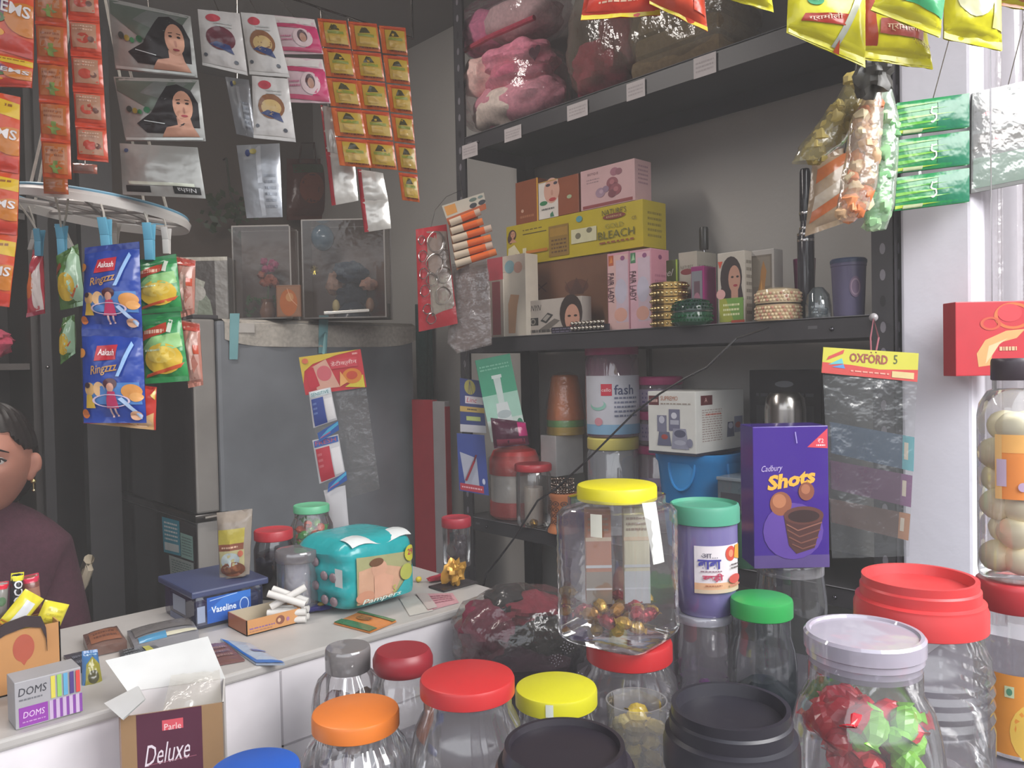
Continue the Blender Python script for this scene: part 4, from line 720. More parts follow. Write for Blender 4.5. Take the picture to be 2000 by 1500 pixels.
# green striped incense / stick sachets
for k in range(3):
    T = Thing('green_stick_packet', ('topmost', 'middle', 'lowest')[k]+' green striped packet with a handwritten five, in the hanging column', 'packet', 'green striped packets'); q = T.part('packet'); y = 182+73*k
    Q = pxquad((1752, y+19), (1893, y), (1893, y+66), (1747, y+84), 1.385); S = pillow(Q, .006, .001, k, .02)
    q.grid(lambda u, v: S(u, v, 0), 12, 10, M('1c8148', 'pouch')); q.grid(lambda u, v: Q(u, v, -.006), 12, 10, M('1c8148', 'pouch'), flip=True)
    q.art(S, [('r', .55, .02, 1, .98, '1a7052'), ('p', [(0, .04), (.6, .10), (0, .14)], 'a8c43c'), ('p', [(0, .22), (.75, .30), (0, .34)], '5fae3c'), ('p', [(0, .42), (.8, .48), (0, .52)], '74b840'), ('p', [(0, .62), (.7, .66), (0, .7)], '4fa53c'), ('p', [(0, .8), (.6, .84), (0, .9)], '69b440'), ('r', .1, .02, .36, .12, 'b9c49a'),
        ('l', [(.47, .72), (.45, .55), (.48, .5), (.52, .48), (.53, .36), (.49, .26), (.46, .28)], .0026, 'e6efe6'), ('l', [(.48, .68), (.53, .70)], .0022, 'e6efe6')], 'pouch')
    if k == 0: p = T.part('hang_tape'); p.tube([Q(.5, 1, 0), RAIL(.80)], .001, M('b9b4b0', 'metal'), 5)
    else: q.add([Q(.3, 1, 0), Q(.3, 1.15, -.002), Q(.34, 1.15, -.002), Q(.34, 1, 0)], [(0, 1, 2, 3)], M('c9d2c4', 'film'))
    T.done()
# dusty sleeve of dark printed packets at the frame edge
T = Thing('printed_packet_sleeve', 'dusty clear sleeve holding dark pink-flecked packets beside the green striped ones', 'packet sleeve'); q = T.part('packets'); Q = pxquad((1898, 182), (2040, 150), (2040, 350), (1896, 378), 1.40)
S = pillow(Q, .004, .001, 2, .02); q.grid(lambda u, v: S(u, v), 8, 8, M('6c6e6e', 'paper')); q.grid(lambda u, v: Q(u, v, -.004), 2, 2, M('6c6e6e', 'paper'), flip=True)
q.art(S, [('r', .02, .62, .98, .88, '4a4549'), ('r', .02, .40, .98, .58, '544c4a'), ('r', .02, .04, .98, .34, '6f8a7c'), ('e', .2, .76, .06, .02, 'b25a68'), ('e', .5, .8, .07, .02, 'b25a68'), ('e', .34, .5, .05, .02, 'a04c58'), ('e', .8, .55, .05, .02, 'b04c58'), ('e', .65, .7, .06, .02, 'a8868a')], 'paper')
p = T.part('sleeve'); S2 = pillow(Q, .008, .001, 9, .02); p.grid(lambda u, v: S2(u, v, .003), 14, 14, M('c9cdc9', 'filmsheet')); p = T.part('hang_wire'); p.tube([Q(.5, 1, 0), RAIL(.95)], .001, M('b9b4b0', 'metal'), 5); T.done()
# noodle packs over the top
def noodle(nm, lab, Q, seed, items, col='d8d22c', bulge=.016, f_=None, grp=None, top=None):
    T = Thing(nm, lab, 'food packet', grp); q = T.part('packet'); S = pouch(q, Q, bulge, col, seed=seed, wr=.003, seal=.10); q.art(S, items, 'pouch', step=.0005)
    if f_ is not None: p = T.part('hang_wire'); p.tube([Q(.5, 1, 0), RAIL(f_)], .001, M('b9b4b0', 'metal'), 5)
    T.done()
YL = 'd9d22a'
noodle('red_snack_packet', 'red snack packet with yellow edge hanging above the maroon soft toy, wide one', pxquad((1150, -60), (1278, -75), (1290, 30), (1134, 40), 1.02), 1, [('r', 0, 0, 1, .10, 'd9c82c'), ('p', [(.05, .12), (.6, .1), (.6, .7), (.1, .9)], 'c73a28'), ('e', .35, .5, .25, .2, 'd98a6c'), ('T', .2, .2, .7, .35, 2, 'e0b8a0')], 'cf3f2a', f_=.05)
noodle('red_silver_snack_packet', 'red snack packet with a silver patch and torn yellow corner at the top edge', pxquad((1270, -70), (1370, -60), (1382, 62), (1268, 8), 1.0), 2, [('r', 0, 0, 1, .07, 'd9c82c'), ('p', [(.1, .3), (.7, .42), (.65, .7), (.2, .7)], '9fb0b8'), ('r', .75, .2, .98, .9, 'd24a30')], 'cf4a2e', f_=.16)
noodle('yellow_corner_packet', 'yellow packet whose lower corner hangs in from the top edge alone', pxquad((1395, -60), (1500, -60), (1511, 24), (1400, -8), .98), 3, [('r', .6, .3, .9, .9, 'c6c02a')], YL, f_=.28)
names = [('yellow_noodle_packet', 'yellow noodle packet with a red banner and green badge, nearest the rack', ((1540, -40), (1690, -60), (1690, 132), (1536, 64)), .90, .42),
         ('yellow_noodle_packet', 'yellow noodle packet with a red corner, second in the hanging row', ((1665, -60), (1790, -60), (1822, 136), (1684, 116)), .94, .55),
         ('yellow_noodle_packet', 'yellow noodle packet with a green top panel, tucked high behind the second', ((1740, -60), (1850, -60), (1835, 74), (1700, 20)), .86, .62),
         ('yellow_noodle_packet', 'pale yellow noodle packet with white panel at the far end of the row', ((1845, -60), (1950, -60), (1956, 100), (1842, 76)), .90, .75),
         ('yellow_noodle_packet', 'yellow and orange noodle packet cut off by the picture corner', ((1940, -60), (2060, -60), (2060, 30), (1944, 10)), .94, .86)]
its = [[('r', .02, .02, .98, .16, 'e2dc34'), ('e', .30, .55, .1, .07, '3f9a6a'), ('t', 'kwality', .30, .55, .03, 'e8f0e0'), ('p', [(.14, .22), (.18, .34), (.72, .44), (.68, .30)], 'a8382c'), ('t', 'ग्रामोली', .43, .33, .08, 'ecd8c4', {'rot': .18, 'w': .42}), ('p', [(.55, .05), (.62, .05), (.98, .8), (.88, .8)], 'b9bcb0'), ('p', [(.58, .0), (.66, .0), (.63, .14)], 'c0502c'), ('e', .5, .8, .3, .1, 'e2d944')],
       [('r', .02, .02, .98, .14, 'dcd630'), ('p', [(.02, .1), (.2, .1), (.2, .62), (.02, .7)], 'b8482c'), ('p', [(.22, .26), (.26, .42), (.9, .42), (.86, .24)], '9c4a44'), ('t', 'ग्रामोली', .56, .33, .09, 'd8c4a8', {'w': .46}), ('T', .3, .44, .85, .54, 2, '9a9228'), ('e', .15, .72, .12, .08, '3f8a5a'), ('r', .5, .6, .8, .75, 'a8903c'), ('t', 'ग्रामोली', .82, .2, .07, '8c6a4a', {'w': .3, 'rot': -.2})],
       [('p', [(.3, .28), (.98, .22), (.98, 1), (.4, 1)], '3f9a66'), ('r', .0, .0, 1, .16, 'e4de40')],
       [('e', .45, .6, .32, .3, 'dcdcb4'), ('r', 0, 0, 1, .2, 'dcd62c'), ('r', .75, .2, 1, 1, 'd8cc7c')],
       [('r', .0, .0, 1, .3, 'd0844c'), ('r', .0, .45, 1, .7, 'd9cfa0')]]
for (nm, lab, qd, t, f_), it in zip(names, its): noodle(nm, lab, pxquad(*qd, t), int(t*100)+qd[0][0], it, YL, f_=f_, grp='yellow noodle packets')
# dark knot of film above the puff bags
T = Thing('dark_plastic_knot', 'dark knotted plastic tuft where the puff bags are tied', 'plastic bag'); q = T.part('b'); c = P(1705, 140, 1.16); q.ball(c, .026, .022, .034, M('3c3a36', 'plastic'), 16, wob=.7, seed=4); p = T.part('string'); p.tube([c, RAIL(.585)], .003, M('3c3a36', 'plastic'), 6); T.done()
# ================================================================== SACHET STRIPS HUNG ON A LINE OVER THE WHITE COUNTER
YS = 1.20
T = Thing('hanging_line', 'thin steel wire stretched above the white counter holding the sachet strips', 'wire'); q = T.part('wire'); L0, L1 = on(-120, -60, 1, YS), on(830, 34, 1, YS)
zl = 2.06
def LINE(px, z=None): p = on(px, 30, 1, YS); return Vector((p.x, YS, zl))
XE = on(806, 40, 1, YS).x; q.tube([(-.9, YS, zl), (XE, YS, zl)], .0016, M('4f4a48', 'metal'), 6)
for x in (-.5, XE-.001): p = T.part('drop_wire'); p.tube([(x, YS, zl), (x, YS, 2.722)], .002, M('4f4a48', 'metal'), 6)
T.done()
def strip(nm, lab, cat, quads, t, seal, n, base, items, back=None, kind='pouch', bulge=.005, part='sachet', hang=True, group=None, thread=True):
    """one perforated strip of sachets: quads = picture corners of each sachet, top first"""
    T = Thing(nm, lab, cat, group)
    for i, qd in enumerate(quads):
        q = T.part(part); Q = pxquad(*qd, t); S = pouch(q, Q, bulge, base, back, kind, .0015, i+int(quads[0][0][0]), seal, n)
        it = items(i) if callable(items) else items
        q.art(S, it, kind, step=.00035)
    if thread:
        h = T.part('hanging_thread'); Q = pxquad(*quads[0], t); a = Q(.5, 1, 0); top = Vector((a.x, YS, max(zl, a.z))); 
        if a.z < zl: h.tube([a, top], .0008, M('8a8580', 'metal'), 5)
        else: h.tube([a, Vector((a.x, a.y, 2.722))], .0008, M('8a8580', 'metal'), 5)
    T.done(); return T
def column(x0a, x1a, ya, x0b, x1b, yb, n, gap=0):
    """n stacked sachets between a top edge and a bottom edge in the picture"""
    out = []
    for i in range(n):
        a, b = i/n, (i+1)/n-gap; f = lambda p, q, w: p+(q-p)*w
        out.append(((f(x0a, x0b, a), f(ya, yb, a)), (f(x1a, x1b, a), f(ya, yb, a)+(x1a-x0a)*.09), (f(x1a, x1b, b), f(ya, yb, b)+(x1a-x0a)*.09), (f(x0a, x0b, b), f(ya, yb, b))))
    return out
gems = [('p', [(0, .78), (1, .70), (1, .90), (0, .98)], 'c9a52c'), ('T', .1, .82, .9, .9, 1, '8a5a2c'), ('e', .1, .52, .5, .22, '8d4a5c'), ('e', .2, .55, .3, .13, '5c3c78'), ('e', .25, .38, .28, .07, '4c6a3a'), ('e', .9, .4, .4, .18, 'b8702c'), ('t', 'GEMS', .6, .50, .13, 'cfc8c8', {'bold': .02, 'rot': -.1, 'w': .75}), ('p', [(0, .05), (1, .0), (1, .18), (0, .26)], 'b43a2c'), ('e', .3, .22, .2, .05, 'd0902c')]
strip('sweet_sachet_strip', 'red and yellow strip of button sweet sachets, the longest strip', 'sachet strip', [((-40, -90), (66, -62), (66, 118), (-40, 96)), ((-40, 96), (66, 118), (62, 172), (-40, 168)), ((-60, 168), (40, 190), (38, 340), (-60, 330)), ((-60, 330), (38, 340), (34, 460), (-60, 455)), ((-60, 455), (34, 460), (18, 600), (-60, 592))], .98, .06, 12, 'bf4a2a', gems)
org = [('r', .08, .10, .92, .86, 'a8622f'), ('r', .16, .34, .84, .78, 'a87a5c'), ('T', .2, .5, .8, .74, 2, '8c5a40'), ('p', [(.42, .12), (.6, .1), (.58, .2), (.78, .24), (.6, .3), (.62, .42), (.46, .42), (.44, .3), (.28, .28), (.42, .22)], '6f8a4a'), ('r', 0, .9, 1, 1, 'b8462a')]
strip('orange_mouth_freshener_strip', 'orange strip of small sachets each with a green cross, second strip along the wire', 'sachet strip', column(66, 128, -35, 84, 140, 345, 5), 1.06, .05, 10, 'b4502c', org)
pink = [('r', .1, .16, .9, .84, 'a88068'), ('e', .48, .42, .22, .14, 'b04a3c'), ('e', .74, .4, .1, .08, '6f5048'), ('T', .15, .62, .8, .8, 2, 'c4a490'), ('r', 0, .9, 1, 1, 'c0462f'), ('r', 0, 0, 1, .1, 'c04a34')]
strip('red_mouth_freshener_strip', 'red-edged strip of small clear sachets between the orange strip and the silver packs', 'sachet strip', column(130, 190, -35, 152, 212, 312, 5), 1.07, .06, 10, 'c25038', pink)
strip('short_orange_strip', 'stub of an orange sachet strip just above the round hanger', 'sachet strip', [((84, 342), (132, 346), (134, 380), (86, 378))], 1.10, .05, 8, 'ac5a38', org[:2])
strip('short_red_strip', 'faded tail sachet hanging behind the red-edged strip', 'sachet strip', [((142, 318), (190, 322), (190, 340), (142, 338))], 1.11, .05, 8, 'a86a5a', [('r', .1, .2, .9, .8, '9a8078')])
# silver henna packs
def henna(i):
    if i == 2: return [('r', .06, .06, .36, .18, '2a2b2b'), ('r', .64, .06, .96, .20, '2a2b2b'), ('t', 'Nisha', .80, .13, .08, 'c9c9c9', {'rot': math.pi, 'w': .22}), ('e', .09, .86, .03, .04, '4a5a7c'), ('r', .1, .2, .9, .26, 'c4c8b8')]
    return [('p', [(.02, .78), (.02, .98), (.98, .98), (.9, .80), (.45, .42)], '5c665c'), ('p', [(.3, .74), (.5, .95), (.9, .95), (.6, .62)], '6e716e'), ('p', [(.40, .42), (.62, .86), (.74, .90), (.9, .80), (.97, .60), (.96, .20), (.80, .2), (.66, .10), (.30, .12), (.20, .26)], '221d1e'),
            ('p', [(.48, .06), (.56, .20), (.70, .24), (.70, .36), (.86, .34), (.88, .22), (.92, .12), (.94, .06)], 'b98a74'), ('e', .79, .54, .115, .25, 'c29077'), ('e', .745, .58, .022, .018, '2a1c1c'), ('e', .845, .58, .022, .018, '2a1c1c'), ('l', [(.72, .63), (.77, .64)], .0012, '2a1c1c'), ('l', [(.82, .64), (.87, .63)], .0012, '2a1c1c'), ('e', .80, .47, .013, .05, 'a87462'), ('e', .80, .38, .04, .018, '9a3c44'),
            ('e', .14, .48, .036, .05, '3c4440'), ('e', .21, .45, .032, .045, '9a8a3c'), ('e', .27, .43, .026, .04, '3c7a4c'), ('e', .36, .46, .04, .05, '2f6a48'), ('r', .02, .01, .98, .05, 'b4b8b4'), ('l', [(.3, .30), (.55, .25)], .001, 'd0d6d4')]
strip('silver_henna_pack_strip', 'large silver strip of hair dye packs showing a dark-haired woman', 'sachet strip', [((210, -4), (372, 32), (386, 152), (226, 136)), ((222, 150), (388, 156), (402, 276), (246, 276)), ((234, 280), (386, 288), (402, 388), (240, 380))], 1.13, .05, 16, '9c9c98', henna, kind='foil', bulge=.007)
def wash(i): return [('e', .36, .86, .18, .07, 'a83c48'), ('e', .5, .52, .34, .20, ('5c2a34' if i == 9 else '7a5238')), ('e', .5, .5, .26, .13, 'b49a68' if i != 9 else '54242e'), ('p', [(.22, .40), (.5, .34), (.78, .28), (.7, .42), (.4, .46)], '2c3a66'), ('e', .12, .2, .05, .03, '4c5058'), ('e', .8, .16, .05, .03, '4c5058'), ('T', .4, .70, .8, .8, 2, 'a8aaa8'), ('r', 0, 0, 1, .06, 'b4b2b0')]
strip('white_red_disc_sachet', 'single white sachet with a dark red disc beside the silver woman packs', 'sachet strip', [((386, 18), (468, 26), (484, 148), (396, 128))], 1.16, .05, 12, 'aeaaa8', wash(9))
strip('white_detergent_sachet_strip', 'white strip of sachets with brown and blue ovals hanging beside the pink ones', 'sachet strip', [((470, 24), (536, 30), (566, 152), (488, 146)), ((492, 148), (562, 154), (578, 278), (496, 270))], 1.20, .05, 12, 'b5b2b0', wash(0))
strip('turned_silver_sachet_strip', 'greyish silver strip seen from its back, hanging below the red-disc sachet', 'sachet strip', [((440, 150), (486, 156), (500, 270), (462, 262)), ((462, 284), (546, 280), (552, 424), (482, 426))], 1.25, .05, 12, '9fa2a8', lambda i: [('r', .44, .02, .56, .98, 'b9bcc2'), ('e', .25, .88, .06, .05, '39467c'), ('e', .38, .90, .08, .04, 'b8ac68'), ('T', .6, .1, .9, .6, 6, '8c9098')], bulge=.006, kind='foil')
pk = [('r', .0, .80, 1, .98, 'c2bcb8'), ('p', [(.02, .7), (.98, .64), (.98, .76), (.02, .80)], 'a83a5c'), ('p', [(.55, .1), (1, .1), (1, .72), (.7, .66), (.85, .4)], 'b03460'), ('e', .60, .42, .24, .25, 'c4aeb0'), ('e', .6, .46, .12, .16, '4a3034'), ('e', .61, .42, .08, .12, 'a8806e'), ('T', .06, .32, .34, .5, 2, 'b06a84'), ('p', [(.02, .08), (.98, .02), (.98, .12), (.02, .18)], 'b04a68')]
strip('pink_cream_sachet_strip', 'pink and white strip of two cream sachets with a small portrait', 'sachet strip', [((536, 30), (614, 38), (632, 106), (552, 106)), ((556, 112), (630, 116), (646, 202), (566, 200))], 1.24, .04, 12, 'bfa6ac', pk)
strip('red_edge_foil_strip', 'bright silver foil strip with a narrow red edge hanging behind the coffee sachets', 'sachet strip', [((626, 205), (656, 212), (662, 300), (636, 296)), ((636, 296), (692, 306), (700, 392), (648, 402))], 1.33, .03, 12, 'c9c6c0', [('r', 0, 0, .16, 1, 'b03c44')], kind='foil', bulge=.006)
strip('red_edge_foil_strip', 'lower silver foil strip with a red edge ending beneath the coffee sachets', 'sachet strip', [((698, 330), (748, 338), (758, 390), (704, 392)), ((704, 392), (758, 390), (764, 446), (712, 454))], 1.34, .03, 12, 'c9c6c0', [('r', 0, 0, .16, 1, 'b03c44')], kind='foil', bulge=.006)
cof = [('r', 0, 0, .18, 1, 'c0602a'), ('r', .2, .12, .95, .84, 'a88a32'), ('r', 0, .88, 1, 1, 'a8442a'), ('p', [(.35, .58), (.48, .82), (.62, .78), (.74, .60)], '3f3a24'), ('r', .30, .46, .85, .56, '7c8234'), ('r', .34, .2, .72, .42, 'b0924c'), ('T', .3, .05, .95, .13, 1, '5a3420')]
strip('coffee_sachet_strip', 'orange and gold strip of coffee sachets, first of three beside the pink sachets', 'sachet strip', column(620, 676, 36, 664, 726, 326, 5, .01), 1.30, .04, 10, 'ae5526', cof, group='coffee sachet strips')
strip('coffee_sachet_strip', 'orange and gold strip of coffee sachets, middle one of the three', 'sachet strip', column(680, 736, 42, 718, 776, 330, 5, .01), 1.335, .04, 10, 'ae5526', cof, group='coffee sachet strips')
strip('coffee_sachet_strip', 'orange and gold strip of coffee sachets, longest and farthest of the three', 'sachet strip', column(740, 792, 50, 786, 820, 394, 6, .01), 1.38, .04, 10, 'a85024', cof, group='coffee sachet strips')
# ================================================================== ROUND PEG HANGER WITH SNACK PACKETS
hcn = P(195, 414, 1.24); HR = .131
T = Thing('round_peg_hanger', 'white round plastic peg hanger hung by cords over the white counter', 'hanger'); q = T.part('ring')
hx = (CR-UP*.13+CF*.0).normalized(); hy = (CF-UP*.03).normalized(); hy = (hy-hx*hy.dot(hx)).normalized(); hn = hx.cross(hy)
ring = lambda a, rr, dz=0: hcn+hx*(rr*math.cos(a))+hy*(rr*math.sin(a))+hn*dz
N = 56
q.grid(lambda u, v: ring(2*math.pi*u, (HR, HR+.002, HR-.004, HR-.010, HR-.010, HR-.003, HR)[int(round(v*6))], (-.008, .002, .009, .008, .004, -.004, -.008)[int(round(v*6))]), N, 6, M('c9c5c0', 'plastic'), closed_u=True)
q.tube([ring(2*math.pi*i/N, HR-.004, .0095) for i in range(N)], .0022, M('6f9fb8', 'plastic'), 5, True)
for k in range(4): a = k*math.pi/4+.3; q.tube([ring(a, HR-.006), ring(a+math.pi, HR-.006)], .004, M('a7a29e', 'plastic'), 6)
q.tube([ring(2*math.pi*i/32, HR*.5) for i in range(32)], .004, M('a7a29e', 'plastic'), 6, True)
tip = Vector((hcn.x, hcn.y, 2.15))
for a in (2.9, -.25, 1.4, 4.4): c = T.part('cord', label='pale hanging cord'); c.tube([ring(a, HR-.006), tip], .0022, M('b8b2a8', 'cloth'), 6)
c = T.part('hook'); c.tube([tip-UP*.005, tip+UP*.05, tip+UP*.08+CR*.01, (tip.x, tip.y, 2.722)], .0025, M('a09a94', 'metal'), 6)
def peg(T, top, px, py, t, col, sc=1.0, tilt=0.0, lab=None):
    """clothes peg whose jaws hold at picture point px, py; cord goes up to the ring"""
    p = T.part('peg', label=lab); o = P(px, py, t); u_ = (UP+CR*tilt).normalized(); r_ = CR
    L = .046*sc
    for s_ in (-1, 1):
        b0 = o+CF*(.002*s_); b1 = o+u_*L*.55+CF*(.0035*s_); b2 = o+u_*L+CF*(.008*s_); m = M(col, 'plastic')
        for (a_, b_) in ((b0, b1), (b1, b2)): p.box(a_-r_*.0055*sc-CF*.0015, r_*.011*sc, CF*.003, b_-a_, m, .0008)
    p.ball(o+u_*L*.5, .004*sc, m=M('b9b6b0', 'metal'), n=6)
    p.tube([o+u_*L*.8, (o+u_*L*.8)*.5+top*.5+CR*.002, top], .0016, M('bab5ac', 'cloth'), 5)
def rp(px, t):  # ring point nearest to a picture column, near or far side
    best = min((ring(2*math.pi*i/120, HR-.006) for i in range(120)), key=lambda w: abs((w-CAM).dot(CR)/(w-CAM).dot(CF)*FPX+1000-px)+abs((w-CAM).dot(CF)-t)*900); return best
peg(T, rp(75, 1.24), 76, 500, 1.24, '5b9cb8', .9, .05, 'blue peg'); peg(T, rp(122, 1.18), 122, 500, 1.18, '5b9cb8', 1, .0, 'blue peg'); peg(T, rp(205, 1.12), 210, 500, 1.115, '62a8c4', 1.15, -.05, 'blue peg')
peg(T, rp(288, 1.15), 293, 508, 1.15, '62a8c4', 1.15, .0, 'blue peg'); peg(T, rp(322, 1.2), 326, 496, 1.19, 'cfccc8', .85, .0, 'white peg'); peg(T, rp(222, 1.32), 224, 480, 1.30, 'bdb9b2', .8, .1, 'white peg')
peg(T, rp(52, 1.28), 60, 488, 1.26, 'b4b0aa', .7, .4, 'white peg'); peg(T, rp(142, 1.2), 140, 486, 1.2, 'c4c0b8', .8, -.5, 'white peg'); T.done()
def snack(nm, lab, quads, t, base, items, kind='pouch', bulge=.012, group=None, back=None):
    T = Thing(nm, lab, 'snack packet', group)
    for i, qd in enumerate(quads):
        q = T.part('packet'); S = pouch(q, pxquad(*qd, t), bulge, base, back, kind, .003, i+int(t*50), .09, 16); q.art(S, items(i) if callable(items) else items, kind, step=.0005)
    T.done()
def ringz(i): return [('r', .0, .92, 1, 1, '213a86'), ('p', [(.26, .66), (.30, .82), (.64, .84), (.62, .68)], 'b52a38'), ('t', 'Aakash', .46, .755, .07, 'ecd8d8', {'bold': .02, 'w': .28, 'shear': .2}), ('t', 'Ringzzz', .42, .57, .12, 'b98a4c', {'shear': .35, 'rot': .18, 'w': .46, 'bold': .01}),
      ('p', [(.1, .20), (.12, .42), (.95, .44), (.98, .2)], '4a78b4'), ('e', .18, .36, .09, .07, 'c9a06a'), ('e', .34, .36, .09, .08, 'd0a87c'), ('e', .84, .34, .15, .08, 'c88a4a'), ('e', .9, .28, .1, .05, 'd39a5c'), ('e', .53, .42, .11, .06, '4a2630'), ('e', .53, .38, .06, .05, 'c4907c'), ('p', [(.44, .16), (.48, .34), (.60, .34), (.64, .16)], 'b0305c'), ('e', .15, .4, .05, .03, '3a2a34'), ('p', [(.1, .16), (.13, .3), (.22, .3), (.26, .16)], 'c4a03c'),
      ('o', .52, .24, .3, .07, .12, 'c9b4c8'), ('r', .49, .06, .52, .16, 'c9a8a8'), ('r', .57, .07, .60, .16, 'c9a8a8'), ('e', .04, .74, .08, .05, 'c8843c'), ('e', .08, .1, .06, .05, 'b8642c'), ('p', [(.86, .88), (.62, .5), (.68, .5), (.9, .84)], '8fb4e0'), ('p', [(.64, .26), (.96, .04), (.98, .08), (.7, .28)], 'a8c0e0'), ('e', .88, .08, .1, .05, 'd0a080')]
snack('blue_snack_strip', 'two joined blue ring-snack packets pegged at the front of the round hanger', [((166, 484), (272, 472), (278, 646), (160, 642)), ((160, 642), (278, 646), (286, 826), (164, 826))], 1.105, '213f94', ringz, bulge=.014)
def chips(i): return [('r', 0, .84, 1, 1, '2c7a48'), ('p', [(.02, .62), (.04, .76), (.66, .86), (.68, .72)], 'b0402c'), ('T', .08, .68, .6, .8, 1, 'dcb8a0'), ('p', [(.66, .72), (.72, .9), (.82, .88), (.76, .70)], 'c4ccbc'), ('p', [(.02, .5), (.3, .66), (.95, .7), (.98, .5), (.5, .42)], '8fbf7c'), ('e', .52, .34, .44, .22, 'd6b23a'), ('e', .5, .4, .34, .12, 'e0c45c'), ('p', [(.05, .08), (.9, .2), (.98, .27), (.9, .25), (.1, .13)], 'c8542c'), ('r', 0, 0, 1, .08, '2f8048'), ('T', .1, .44, .5, .5, 1, 'cfe0b8')]
snack('green_snack_strip', 'two joined green and yellow crisp packets pegged beside the blue ring-snack packets', [((272, 508), (344, 496), (356, 608), (274, 614)), ((278, 616), (352, 608), (370, 744), (284, 750))], 1.155, '2f8a4a', chips)
def puffs(i): return [('p', [(.1, .1), (.5, .9), (.9, .9), (.95, .1)], 'bb9084'), ('r', .0, .86, 1, .98, 'b0483c'), ('e', .5, .5, .2, .25, 'c9a89c'), ('p', [(.1, .3), (.3, .5), (.15, .7), (.05, .6)], 'd0b0a4'), ('p', [(.6, .2), (.9, .34), (.7, .5), (.55, .4)], 'a86a5c'), ('r', .7, .5, .95, .64, 'b8482c')]
snack('pink_snack_strip', 'two joined pinkish clear snack packets behind the green crisp packets', [((340, 500), (382, 508), (380, 612), (350, 622)), ((352, 625), (390, 632), (397, 752), (368, 758))], 1.20, 'b47a6c', puffs)
snack('red_snack_bag', 'slim red and white snack bag turned edge-on, pegged at the far side of the hanger', [((64, 488), (84, 488), (88, 612), (52, 620))], 1.25, 'b9404c', [('p', [(.5, .0), (.55, .6), (.9, .8), (1, .0)], 'cfc0bc'), ('e', .3, .45, .3, .2, 'c8683c'), ('r', 0, 0, 1, .06, '8c2438')], bulge=.014)
snack('edge_on_green_strip', 'two joined green and yellow packets seen nearly edge-on between the red bag and blue packets', [((110, 500), (152, 476), (168, 596), (118, 606)), ((122, 622), (146, 614), (148, 690), (118, 712))], 1.17, '4c6e3a', lambda i: [('p', [(.55, 0), (.5, .6), (.75, 1), (1, .8), (1, .0)], '9fc0a0'), ('e', .45, .35, .35, .24, 'c9a634'), ('p', [(.6, .2), (.9, .34), (.9, .3), (.65, .14)], 'b8542c'), ('p', [(.1, .6), (.4, .7), (.3, .8), (.1, .75)], '8a4434')], bulge=.014)
snack('red_back_packet', 'red and gold snack packet peeping out below the blue packets', [((272, 752), (306, 756), (304, 840), (162, 826))], 1.14, 'b8362c', [('p', [(.1, .0), (.98, .0), (.98, .4), (.75, .22)], 'c9a06c'), ('e', .8, .14, .16, .1, 'd4b08c'), ('p', [(.85, .8), (.99, .98), (.99, .7)], 'cfa83c')], bulge=.010)
# ================================================================== TOOTHBRUSH CARD IN FRONT OF THE FRIDGE
T = Thing('toothbrush_card', 'header card and sleeve of brush packs taped to the fridge side', 'card'); tb = 2.02
hd = T.part('header_card'); Q = pxquad((584, 698), (704, 682), (716, 756), (597, 772), tb)
for f_, o in ((False, .001), (True, -.001)): hd.grid(lambda u, v: Q(u, v, o), 2, 2, M('b8323c', 'card'), flip=f_)
hd.art(Q, [('p', [(0, .3), (0, 1), (.98, 1), (.6, .93), (.2, .78), (.05, .62)], 'c9ae3c'), ('p', [(.18, .70), (.42, .86), (.58, .1), (.2, .1)], 'c99a8a'), ('e', .36, .5, .12, .2, 'c4606a'), ('p', [(.06, .6), (.2, .7), (.26, .2), (.1, .1)], 'b8283c'), ('r', .48, .58, .92, .82, 'c0404c'), ('t', 'डेंटीक्लीन', .70, .70, .15, 'e8c8c4', {'w': .42}), ('p', [(.66, .08), (.98, .0), (.98, .34)], 'c8b83c'), ('e', .80, .34, .16, .2, 'c87a2c'), ('e', .80, .36, .09, .11, 'b8442c'), ('p', [(.58, .1), (.62, .5), (.72, .2)], 'd8a060'), ('e', .09, .88, .05, .07, 'c86a4c'), ('T', .86, .86, .95, .96, 1, 'e0b0ac')], step=.0006, base=3)
sl = T.part('clear_sleeve'); Qs = pxquad((602, 768), (714, 752), (742, 955), (640, 985), tb+.012); Ss = pillow(Qs, .004, .003, 4, .02); sl.grid(lambda u, v: Ss(u, v), 14, 18, M('b9b6b0', 'film'))
